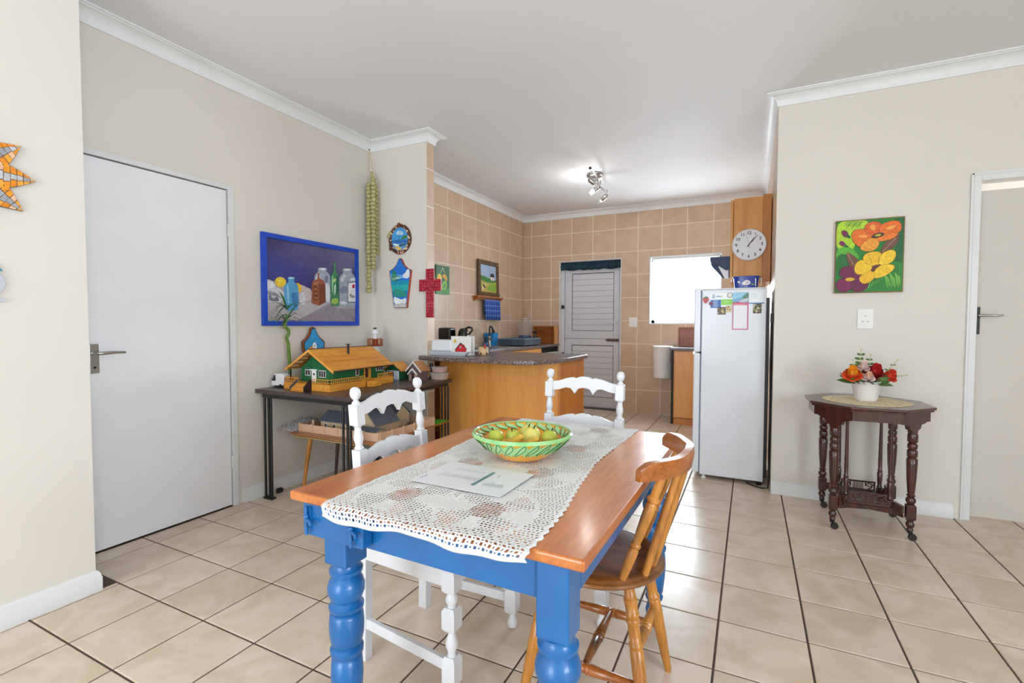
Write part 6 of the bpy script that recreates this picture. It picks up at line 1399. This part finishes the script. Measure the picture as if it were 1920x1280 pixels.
for y in (3.92, 4.52): G().prism([(XK + .001, 1.511), (XK + .07, 1.511), (XK + .06, 1.49), (XK + .001, 1.470)], 'y', y, y + .03).build('bracket', cher, rl, at=o)
G().tube([(XK + .055, 3.9505, 1.492), (XK + .055, 4.5195, 1.492)], .008, 10).build('towel_rail', cher, rl, smooth=50, at=o)
kp = thing('seaside_picture', 'seaside cottage picture in a rough bark frame standing on the rail shelf', 'picture', (XK + .045, 4.25, 1.5325)); o = kp.location
bark = M('brown_bark_frame', (132, 104, 78), 0.9, c2=(84, 62, 44), nscale=30, bump=0.8, bscale=60)
y0, y1, z0, z1 = 3.985, 4.515, 1.5335, 1.985; f_ = .055; ln_ = lambda p: Vector((p.x - (p.z - 1.53) * .03, p.y, p.z))
for b in ((y0, z0, y1, z0 + f_), (y0, z1 - f_, y1, z1), (y0, z0 + f_, y0 + f_, z1 - f_), (y1 - f_, z0 + f_, y1, z1 - f_)): G().box(XK + .022, b[0], b[1], XK + .050, b[2], b[3]).map(ln_).build('frame_bar', bark, kp, at=o, bevel=0.006)
pb = G().ball((0, 0, 0), (.014, .020, .018), 7, 5).mesh('bark_knob', bark, 60)
for k in range(12):
    inst(pb, 'bark_knob', kp, (.006 - .027 + .005 - .0135, y0 + .03 + k * .043 - o.y, z1 - .03 - o.z)); inst(pb, 'bark_knob', kp, (.006 - .001 + .002, y0 + .03 + k * .043 - o.y, z0 + .03 - o.z))
G().box(XK + .024, y0 + f_, z0 + f_, XK + .034, y1 - f_, z1 - f_).map(ln_).build('canvas', M('sky_canvas', (170, 196, 226), 0.6), kp, at=o)
it = [((176, 200, 230), R1), ((110, 112, 60), chaikin([(0, .74), (0, .88), (.12, .90), (.30, .82), (.5, .80), (.62, .74)])), ((36, 110, 200), [(0, .58), (1, .58), (1, .73), (0, .76)]), ((60, 140, 60), chaikin([(0, .40), (0, .60), (.2, .58), (.5, .52), (1, .50), (1, .36), (.4, .36)])), ((196, 180, 80), [(0, 0), (1, 0), (1, .40), (.5, .34), (0, .42)]), ((140, 180, 60), chaikin([(.35, .10), (.6, .30), (1, .36), (1, .05), (.7, .02)])), ((220, 200, 150), chaikin([(.0, .05), (.2, .30), (.4, .34), (.3, .1)])), ((236, 232, 228), [(.64, .44), (.64, .58), (.86, .60), (.88, .46)]), ((30, 26, 30), [(.60, .58), (.66, .72), (.86, .70), (.88, .58)]), ((190, 90, 70), [(.70, .44), (.74, .52), (.78, .44)]), ((130, 90, 60), [(.84, .40), (.90, .52), (.95, .42)]), ((50, 36, 26), chaikin([(.12, .24), (.2, .30), (.34, .14), (.26, .12)]))]
art('cottage_picture', kp, (XK + .0345 - .003, y0 + f_, z0 + f_), (0, 1, 0), (-.03, 0, 1), (1, 0, 0), y1 - y0 - 2 * f_, z1 - z0 - 2 * f_, it, step=0.0002, at=o)
tw = thing('tea_towel', 'blue checked tea towel hanging from the kitchen rail shelf', 'towel', (XK + .06, 4.30, 1.23)); o = tw.location
n = 24; vs = []
for i in range(n):
    u = i / (n - 1); y = 4.105 + .40 * u
    for (x, z) in ((.042, 1.30), (.044, 1.44), (.045, 1.49), (.055, 1.5015), (.065, 1.49), (.067, 1.42), (.069, 1.33), (.070, 1.235)):
        vs.append((XK + x + .004 * math.sin(u * 16) * (1.5 - z) * 6 * .5, y + .004 * math.sin(z * 20), z + (.006 * math.sin(u * 5) if z < 1.25 else 0)))
def check_mat():
    m = bpy.data.materials.new('blue_check_cotton'); m.use_nodes = True; nt = m.node_tree; N = nt.nodes; L = nt.links; b = N['Principled BSDF']; b.inputs['Roughness'].default_value = .9
    tc = N.new('ShaderNodeTexCoord'); sx = N.new('ShaderNodeSeparateXYZ'); L.new(tc.outputs['Object'], sx.inputs[0]); outs = []
    for a, per in (('Y', .062), ('Z', .062)):
        mo = N.new('ShaderNodeMath'); mo.operation = 'PINGPONG'; mo.inputs[1].default_value = per / 2; L.new(sx.outputs[a], mo.inputs[0])
        lt = N.new('ShaderNodeMath'); lt.operation = 'LESS_THAN'; lt.inputs[1].default_value = .0035; L.new(mo.outputs[0], lt.inputs[0]); outs.append(lt)
    mxx = N.new('ShaderNodeMath'); mxx.operation = 'MAXIMUM'; L.new(outs[0].outputs[0], mxx.inputs[0]); L.new(outs[1].outputs[0], mxx.inputs[1])
    mc = N.new('ShaderNodeMix'); mc.data_type = 'RGBA'; mc.inputs[6].default_value = lin((34, 74, 164)); mc.inputs[7].default_value = lin((132, 164, 214)); L.new(mxx.outputs[0], mc.inputs[0]); L.new(mc.outputs[2], b.inputs['Base Color'])
    return m
ob = G().add(vs, [(i * 8 + j, i * 8 + j + 1, (i + 1) * 8 + j + 1, (i + 1) * 8 + j) for i in range(n - 1) for j in range(7)]).build('cloth', check_mat(), tw, smooth=80, at=o); ob.modifiers.new('solid', 'SOLIDIFY').thickness = .003

# ------------------------------------------------------------------ flower painting on the right wall
fp = thing('flower_painting', 'unframed painting of orange, yellow and purple flowers on green', 'painting', (3.538, YR, 1.393)); o = fp.location
x0, x1, z0, z1 = 3.358, 3.718, 1.393, 1.863
G().box(x0, YR - .022, z0, x1, YR - .0005, z1).build('canvas_edge', M('brown_canvas_edge', (128, 92, 40), 0.6), fp, at=o)
def fu(x): return (x - 370) / 545.0
def fv(x, y): return (718 - y) / (718 - (155 - 47 * fu(x)))
FQ = lambda *p: [(min(.99, max(.01, fu(x))), min(.99, max(.01, fv(x, y)))) for x, y in p]
FS = lambda *p: [(min(.99, max(.01, a)), min(.99, max(.01, b))) for a, b in grow(chaikin([(fu(x), fv(x, y)) for x, y in p], 2), 1.13)]
it = [((32, 128, 42), [(.012, .012), (.988, .012), (.988, .988), (.012, .988)]), ((176, 214, 46), FS((385, 160), (600, 150), (640, 200), (540, 240), (520, 380), (420, 370), (385, 330))), ((22, 96, 44), FQ((830, 130), (915, 120), (905, 480), (850, 470))), ((90, 176, 50), FS((390, 380), (470, 350), (540, 400), (560, 450), (500, 480), (390, 460))), ((24, 110, 40), FS((385, 420), (470, 420), (500, 500), (430, 560), (380, 560)))]
for k in range(10): it.append(((24, 112, 60), FQ((430 + k * 14, 190 + (k % 3) * 8), (434 + k * 14, 192 + (k % 3) * 8), (470 + k * 13, 150), (466 + k * 13, 150))))
for k in range(12): it.append(((110 + 8 * (k % 3), 190, 70), FQ((760 + k * 11, 560 + (k % 4) * 12), (770 + k * 11, 566 + (k % 4) * 12), (800 + k * 9, 680 - (k % 3) * 10), (795 + k * 9, 684 - (k % 3) * 10))))
for k in range(8): it.append(((140, 206, 90), FQ((620 + k * 22, 700 - k * 14), (628 + k * 22, 694 - k * 14), (640 + k * 24, 640 - k * 8), (636 + k * 24, 642 - k * 8))))
it += [((96, 44, 66), FS((415, 235), (440, 228), (468, 240), (475, 275), (450, 280), (428, 265))), ((130, 20, 90), FS((420, 240), (445, 234), (460, 260), (445, 270))), ((20, 90, 40), FS((455, 262), (480, 262), (495, 285), (470, 288))), ((120, 20, 86), FS((398, 320), (425, 308), (455, 335), (448, 352), (415, 345))), ((20, 90, 40), FS((440, 330), (470, 345), (480, 358), (445, 358))),
       ((112, 74, 56), FS((735, 400), (755, 340), (800, 290), (868, 255), (862, 320), (820, 370), (760, 402))), ((170, 130, 104), FQ((745, 395), (850, 280), (855, 284), (752, 398))), ((112, 74, 56), FS((462, 400), (510, 420), (560, 460), (545, 510), (500, 515), (475, 470))), ((176, 134, 104), FQ((468, 408), (520, 500), (526, 498), (474, 406))),
       ((232, 112, 28), FS((510, 270), (520, 235), (570, 222), (640, 235), (668, 265), (640, 300), (600, 345), (570, 350), (525, 315))), ((226, 100, 30), FS((612, 225), (615, 185), (660, 160), (715, 165), (735, 195), (728, 240), (690, 258), (650, 250))), ((236, 110, 24), FS((725, 230), (735, 185), (790, 160), (850, 150), (882, 185), (870, 235), (800, 250), (745, 250))), ((240, 126, 34), FS((690, 290), (740, 255), (800, 250), (860, 245), (830, 285), (760, 305), (715, 308))), ((236, 158, 40), FS((572, 360), (620, 310), (670, 285), (715, 310), (705, 360), (660, 385), (610, 386))),
       ((248, 166, 70), FS((540, 270), (590, 262), (640, 270), (590, 285))), ((250, 160, 70), FS((640, 190), (680, 175), (690, 220), (660, 225))), ((252, 170, 76), FS((770, 205), (830, 180), (850, 190), (790, 225))), ((80, 44, 20), FS((655, 275), (690, 250), (740, 242), (760, 260), (720, 280), (680, 288))), ((214, 196, 60), FS((680, 270), (705, 255), (735, 256), (720, 272))),
       ((112, 16, 72), FS((415, 580), (425, 530), (480, 510), (540, 535), (550, 580), (530, 605), (470, 600))), ((120, 18, 78), FS((388, 640), (420, 610), (480, 610), (515, 650), (500, 690), (440, 705), (395, 690))), ((104, 14, 66), FS((510, 640), (560, 600), (585, 565), (640, 640), (620, 690), (560, 706), (520, 690))), ((116, 16, 74), FS((530, 600), (560, 565), (590, 572), (580, 610), (545, 625))), ((214, 170, 40), FS((455, 610), (490, 596), (535, 605), (520, 622), (475, 626))),
       ((242, 196, 32), FS((535, 535), (545, 490), (590, 460), (640, 490), (668, 520), (640, 550), (590, 570), (550, 565))), ((240, 190, 28), FS((600, 450), (620, 415), (680, 398), (730, 405), (735, 450), (715, 500), (665, 500), (625, 480))), ((244, 200, 40), FS((720, 480), (740, 420), (790, 390), (840, 390), (845, 440), (810, 480), (760, 500))), ((242, 196, 34), FS((690, 560), (720, 515), (780, 500), (838, 510), (825, 545), (770, 585), (715, 602), (690, 590))), ((240, 186, 28), FS((572, 600), (610, 570), (660, 545), (688, 570), (685, 605), (640, 640), (595, 640))),
       ((206, 150, 20), FQ((640, 415), (665, 490), (669, 489), (645, 414))), ((206, 150, 20), FQ((730, 420), (715, 490), (719, 491), (735, 422))), ((96, 50, 22), FS((662, 540), (680, 505), (720, 498), (725, 512), (690, 535), (675, 555)))]
it2 = []
for c, p in it:
    if len(p) >= 20 and (c[0] > 225 and c[2] < 50 or (c[1] < 20 and c[2] > 60)): it2.append((tuple(int(q * .62) for q in c), grow(p, 1.05)))
    it2.append((c, p))
it = [(c, [(min(.988, max(.012, a)), min(.988, max(.012, b))) for a, b in p]) for c, p in it2]
art('flower_picture', fp, (x0, YR - .0222, z0), (1, 0, 0), (0, 0, 1), (0, -1, 0), x1 - x0, z1 - z0, it, step=0.00012, at=o)

# ------------------------------------------------------------------ octagonal side table
mah = wood('dark_mahogany', (76, 31, 20), (38, 15, 11), 'z', 10, 0.25, 0.5); mahx = wood('dark_mahogany_top', (84, 40, 28), (50, 23, 17), 'x', 8, 0.3, 0.5)
ot = thing('octagonal_table', 'dark mahogany octagonal side table with turned legs on castors', 'side table', (3.487, 2.340, 0), 0.03)
def octo(r, sy=1.0): return [(r * math.cos(PI / 8 + k * PI / 4), r * sy * math.sin(PI / 8 + k * PI / 4)) for k in range(8)]
G().prism(octo(.322), 'z', .719, .735).build('table_top', mahx, ot, bevel=0.005, seg=3)
G().prism(octo(.312), 'z', .708, .7188).build('moulding', mah, ot, bevel=0.003)
g = G(); a, b = octo(.296), octo(.276)
g.add([(p[0], p[1], .655) for p in a] + [(p[0], p[1], .7078) for p in a] + [(p[0], p[1], .655) for p in b] + [(p[0], p[1], .7078) for p in b], [q for k in range(8) for q in ((k, (k + 1) % 8, 8 + (k + 1) % 8, 8 + k), (16 + k, 24 + k, 24 + (k + 1) % 8, 16 + (k + 1) % 8), (k, 16 + k, 16 + (k + 1) % 8, (k + 1) % 8), (8 + k, 8 + (k + 1) % 8, 24 + (k + 1) % 8, 24 + k))]).build('apron', mah, ot)
for z in (.668, .682): G().prism(octo(.2995), 'z', z, z + .006).prism(octo(.2995), 'z', z, z + .006).build('apron_bead', mah, ot) if False else None
lprof = [(.017, .062), (.013, .072), (.019, .082), (.021, .095), (.014, .108), (.020, .116), (.021, .12)]
for sx, sy in ((-1, -1), (1, -1), (1, 1), (-1, 1)):
    x, y = .180 * sx, .180 * sy
    g = G(); g.lathe(lprof, x, y, 16)
    lg = g.build('leg', mah, ot, smooth=45)
    G().box(x - .022, y - .022, .1205, x + .022, y + .022, .200).build('leg_block', mah, lg, bevel=0.004)
    G().lathe([(.021, .2005), (.015, .206), (.021, .214), (.024, .226), (.019, .240), (.013, .246), (.022, .252), (.015, .260), (.017, .275), (.022, .34), (.025, .42), (.025, .455), (.018, .462), (.024, .468), (.024, .50), (.017, .508), (.023, .514), (.023, .534), (.016, .542), (.024, .55), (.024, .585), (.022, .592)], x, y, 18).build('turned_shaft', mah, lg, smooth=45)
    g = G().prism([(-.020, .593), (.020, .593), (.026, .612), (.044, .618), (.052, .640), (.090, .648), (.094, .6548), (-.094, .6548), (-.090, .648), (-.052, .640), (-.044, .618), (-.026, .612)], 'y', -.012, .012)
    an = math.atan2(sx, -sy) if False else math.atan2(-sx * 1.0, sy * 1.0) if False else (PI / 4 if sx * sy < 0 else -PI / 4)
    mm = Matrix.Rotation(an, 3, 'Z'); g.map(lambda p, mm=mm, x=x, y=y: mm @ p + Vector((x, y, 0))); g.build('corner_bracket', mah, lg)
    g = G().lathe([(.009, .040), (.013, .046), (.013, .0615)], x, y, 12); g.build('castor_stem', black_metal, lg, smooth=40)
    G().lathe([(.012, -.007), (.018, -.007), (.020, -.004), (.020, .004), (.018, .007), (.012, .007)], 0, 0, 16).map(lambda p, x=x, y=y: Vector((x + .012 + p.x, y + p.z, .0205 + p.y))).build('castor_wheel', dkb, lg, smooth=40)
    x2, y2 = .105 * sx, .105 * sy
    G().lathe([(.010, .190), (.016, .196), (.010, .21), (.013, .24), (.015, .285), (.010, .295), (.014, .30), (.010, .31), (.011, .35), (.008, .60), (.011, .66)], x2, y2, 12).build('inner_spindle', mah, ot, smooth=45)
    G().box(x2 - .016, y2 - .016, .150, x2 + .016, y2 + .016, .1898).build('spindle_block', mah, ot, bevel=0.003)
    G().prism([(0, .135), (.045, .135), (.045, .178), (0, .190)], 'y', -.010, .010).map(lambda p, sx=sx, sy=sy: Matrix.Rotation(math.atan2(sy, sx), 3, 'Z') @ p + Vector((.1215 * sx, .1215 * sy, 0))).build('shelf_arm', mah, ot)
G().prism([(-.13, -.10), (-.10, -.13), (.10, -.13), (.13, -.10), (.13, .10), (.10, .13), (-.10, .13), (-.13, .10)], 'z', .150, .163).build('shelf', mahx, ot, bevel=0.002)
for k in range(4):
    mm = Matrix.Rotation(k * PI / 2, 3, 'Z')
    g = G(); g.box(-.088, -.128, .164, .088, -.122, .172).box(-.088, -.128, .213, .088, -.122, .222)
    for q in range(7): g.box(-.026 + q * .008, -.127, .172, -.022 + q * .008, -.123, .213)
    for s in (-1, 1):
        ring = [(s * .055 + .017 * math.cos(a), -.125, .1925 + .017 * math.sin(a)) for a in [2 * PI * q / 14 for q in range(12)]]; g.tube(ring, .0035, 6); g.tube([(s * .036, -.125, .213), (s * .044, -.125, .195), (s * .066, -.125, .186), (s * .080, -.125, .205)], .0035, 6); g.box(s * .084 - .004, -.127, .172, s * .084 + .004, -.123, .213)
    g.map(lambda p, mm=mm: mm @ p); o_ = g.build('gallery_fretwork', mah, ot)
G().prism([(-.155, .021), (-.165, -.022), (-.10, -.008), (0, .0), (.10, -.008), (.165, -.022), (.155, .021)], 'y', -.006, .006).map(lambda p: Vector((p.x, p.y - .125, p.z + .128))).build('shelf_skirt', mah, ot)
# doily
dl = thing('crochet_doily', 'round beige crocheted doily under the flower pot', 'doily', (3.487, 2.330, .7355))
dlm = M('beige_crochet_thread', (240, 224, 192), 0.9, c2=(224, 202, 164), nscale=60, bump=0.6, bscale=300)
g = G(); nr, na = 26, 150; vid2 = {}
def dv(r, a):
    k = (round(r, 5), round(a, 5))
    if k not in vid2: vid2[k] = len(g.v); g.v.append((r * math.cos(a), r * math.sin(a), .0006))
    return vid2[k]
for i in range(nr):
    for j in range(na):
        r0, r1 = .012 + .008 * i, .012 + .008 * (i + 1); a0, a1 = 2 * PI * j / na, 2 * PI * (j + 1) / na
        band = i % 5
        if i == nr - 1:
            if j % 5 == 0: continue
            r1 = r0 + .008 * math.sin(PI * ((j % 5) - .5) / 4.2 + .4)
            g.f.append((dv(r0, a0), dv(r0 + .006, a0), dv(r0 + .006, a1), dv(r0, a1))); continue
        open_ = (band == 4 and (j + i) % 5 == 0) or (i in (11, 12, 19, 20) and (j // 2) % 6 == 1)
        if open_: continue
        g.f.append((dv(r0, a0), dv(r1, a0), dv(r1, a1), dv(r0, a1)))
ob = g.build('doily_lace', dlm, dl); ob.modifiers.new('solid', 'SOLIDIFY').thickness = .0012
dl.location.z = .7366
# flower pot arrangement
pt = thing('flower_pot', 'ribbed white pot of silk roses and greenery on the octagonal table', 'flower arrangement', (3.487, 2.330, .7372))
prof = [(.0, .0), (.050, .0), (.053, .004)]
for k in range(14): z = .006 + k * .0077; r = .054 + .017 * (k / 13) ** .8; prof += [(r, z), (r + .0022, z + .0038)]
prof += [(.072, .116), (.069, .117), (.066, .112), (.060, .08), (.0, .078)]
G().lathe(prof, 0, 0, 36, cap=False).build('pot', M('white_ribbed_ceramic', (232, 226, 220), 0.35, var=0.03), pt, smooth=60)
G().lathe([(.0, .100), (.064, .100)], 0, 0, 20, cap=False).build('moss', M('dark_moss', (40, 54, 26), 0.9), pt)
def fdir(dr, df): return (0.897 * dr - 0.443 * df, 0.443 * dr + 0.897 * df)
def rose(dr, df, z, r, m1, m2, lab, full=16):
    x, y = fdir(dr, df); c = Vector((x, y, z)); random.seed(int(z * 1e4) + int(dr * 1e3))
    fl = G().ball((x, y, z), (r * .42, r * .42, r * .5), 10, 7).build('flower', m2, pt, smooth=60); fl['label'] = lab
    ax = Vector((0.25 * 0.443 + dr * 2.0 * 0.897, -0.55 + dr * .8, .8)).normalized(); t1 = ax.orthogonal().normalized(); t2 = ax.cross(t1)
    for k in range(full):
        ring = 0 if k < 4 else (1 if k < 9 else 2); a = k * 2.399; rr = r * (.42, .66, .98)[ring]; hh = r * (.75, .62, .42)[ring]; w = r * (.42, .58, .70)[ring]
        d_ = t1 * math.cos(a) + t2 * math.sin(a); sd_ = ax.cross(d_); vs = []
        for i in range(5):
            s = i / 4
            for q in (-1, -.5, 0, .5, 1):
                ww = w * math.sin(PI * (.18 + .72 * s)) * q
                p = c - ax * (r * .35) + d_ * (rr * (.35 + .65 * math.sin(s * 1.5)) * (1 - .18 * q * q)) + ax * (hh * 1.7 * s - (.28 * r * s * s * ring)) + sd_ * ww
                vs.append(p)
        G().add(vs, [(5 * i + q, 5 * i + q + 1, 5 * i + q + 6, 5 * i + q + 5) for i in range(4) for q in range(4)]).build('petal', m1 if k > 3 else m2, fl, smooth=80)
    return fl
orm = M('orange_silk_petal', (236, 92, 24), 0.6, c2=(214, 62, 18), nscale=30); yom = M('golden_silk_petal', (250, 160, 30), 0.6); rdm = M('deep_red_silk_petal', (156, 14, 26), 0.6, c2=(112, 6, 18), nscale=30); rdm2 = M('scarlet_silk_petal', (184, 24, 32), 0.6); pkm = M('blush_silk_petal', (240, 214, 204), 0.6, var=0.04); pkm2 = M('peach_silk_petal', (244, 196, 168), 0.6); om2 = M('red_orange_silk_petal', (226, 74, 34), 0.6, c2=(200, 50, 24), nscale=30)
rose(-.090, -.01, .158, .056, orm, yom, 'orange silk rose'); rose(.045, .0, .166, .060, rdm, rdm2, 'deep red silk rose'); rose(-.022, -.045, .144, .038, pkm, pkm2, 'blush silk rose', 12); rose(-.008, .02, .200, .040, pkm, pkm, 'pale pink silk rose', 12); rose(.128, -.01, .146, .046, om2, om2, 'red orange silk carnation', 18)
ug = M('eucalyptus_leaf', (92, 122, 62), 0.6, c2=(62, 94, 44), nscale=20); ub = M('bud_green', (176, 190, 96), 0.6)
def leafm(p, d_, up_, L2, w, nm='leaf'):
    d_ = Vector(d_).normalized(); sd_ = d_.cross(Vector(up_)).normalized(); vs = []; nn2 = sd_.cross(d_)
    for i in range(6):
        s = i / 5; ww = w * math.sin(PI * (.06 + .90 * s)) ; c = Vector(p) + d_ * (L2 * s) - nn2 * (L2 * .25 * s * s)
        vs += [c - sd_ * ww, c - nn2 * (.15 * ww), c + sd_ * ww]
    G().add(vs, [(3 * i + q, 3 * i + q + 1, 3 * i + q + 4, 3 * i + q + 3) for i in range(5) for q in (0, 1)]).build(nm, ug, pt, smooth=70)
def sprig(dr, df, z0, dr1, df1, z1, n, L2, w):
    a = Vector((*fdir(dr, df), z0)); b = Vector((*fdir(dr1, df1), z1)); G().tube([a, (a + b) / 2 + Vector((0, 0, .006)), b], [.002, .0017, .001], 6).build('stem', ub, pt, smooth=60)
    for k in range(n):
        s = .25 + .72 * k / n; p = a + (b - a) * s; sc = 1.1 - .7 * s; rt = Vector((.897, .443, 0))
        ax = (b - a).normalized(); sdv = rt if abs(ax.dot(rt)) < .8 else Vector((0, 0, 1))
        for sg in (-1, 1): leafm(p, sdv * sg + ax * .35 + Vector((-.443, .897, 0)) * .3 * (1 if k % 2 else -1), Vector((.443, -.897, .35)), L2 * sc, w * sc)
    G().ball(b, .004, 7, 5).build('bud', ub, pt)
sprig(-.015, .03, .12, -.012, .035, .300, 5, .050, .015); sprig(.03, .03, .12, .045, .03, .270, 4, .044, .013); sprig(-.05, .02, .11, -.062, .03, .240, 3, .044, .015); sprig(.10, .02, .12, .205, .03, .240, 3, .034, .006); sprig(.11, -.01, .135, .230, -.01, .152, 6, .010, .004)
for k in range(26):
    a = k * .393 + .1; random.seed(k); leafm((.045 * math.cos(a), .045 * math.sin(a), .105), (math.cos(a), math.sin(a), random.uniform(.1, .9)), (.443, -.897, .9), random.uniform(.06, .10), .020)

# ------------------------------------------------------------------ ornaments on the near left wall
sn_ = thing('mosaic_sun', 'orange and grey mosaic sun ornament on the near left wall', 'wall ornament', (XN, -0.455, 1.70)); o = sn_.location; sc_, sz_ = -0.455, 1.752
bkb = M('dark_board_edge', (40, 34, 34), 0.7)
grt = [(240, 154, 36), (232, 140, 30), (246, 170, 60), (240, 190, 150), (236, 150, 40)]; gy = [(176, 180, 184), (196, 198, 200), (160, 164, 170)]
random.seed(21)
def petal_w(s): return .052 * math.sin(PI * (.10 + .90 * s) ** .72)
for k in range(10):
    a = k * PI / 5; ca, sa = math.cos(a), math.sin(a)
    P2 = lambda s, q: (sc_ + (.045 + .170 * s) * ca - q * petal_w(s) * sa, sz_ + (.045 + .170 * s) * sa + q * petal_w(s) * ca)
    outl = [P2(i / 12, -1) for i in range(13)] + [P2(i / 12, 1) for i in range(12, -1, -1)]
    pb_ = G().prism(outl, 'x', XN + .0005, XN + .010).build('petal_board', bkb, sn_, at=o)
    it = [((126, 92, 66), [((y - sc_), (z - sz_)) for y, z in outl])]
    ns = 9
    for i in range(ns):
        s0, s1 = i / ns + .006, (i + 1) / ns - .008
        cuts = [-1.0, -.35 + random.uniform(-.1, .1), .35 + random.uniform(-.1, .1), 1.0]
        for c in range(3):
            q0, q1 = cuts[c] + .04, cuts[c + 1] - .04; j = [random.uniform(-.006, .006) for _ in range(4)]
            col = random.choice(gy) if c == 1 else random.choice(grt)
            it.append((col, [(y - sc_, z - sz_) for y, z in (P2(max(0, s0 + j[0]), q0), P2(min(1, s1 + j[1]), q0), P2(min(1, s1 + j[2]), q1), P2(max(0, s0 + j[3]), q1))]))
    art('mosaic_tesserae', pb_, (XN + .0102, sc_, sz_), (0, 1, 0), (0, 0, 1), (1, 0, 0), 1, 1, it, step=0.00004, at=o)
G().prism(ell(sc_, sz_, .062, .062, 28), 'x', XN + .0105, XN + .016).build('sun_disc', M('orange_mosaic', (238, 150, 40), 0.4, var=0.1, nscale=40), sn_, at=o)
fb = thing('fishbowl_plaque', 'pale grey fishbowl shaped plaque below the mosaic sun', 'plaque', (XN, -0.42, 1.27)); o = fb.location
pgm = M('pale_lilac_grey', (196, 198, 208), 0.5, var=0.02)
G().prism(ell(-.425, 1.340, .086, .066, 30), 'x', XN + .0005, XN + .010).build('bowl', pgm, fb, at=o, bevel=0.002)
G().box(XN + .0005, -.50, 1.268, XN + .014, -.342, 1.281).build('base_strip', pgm, fb, at=o, bevel=0.001)
G().prism([(-.500, 1.385), (-.345, 1.385), (-.365, 1.412), (-.48, 1.412)], 'x', XN + .0101, XN + .013).build('blue_band', M('teal_blue_glass', (86, 150, 178), 0.3, var=0.2, nscale=60), fb, at=o)
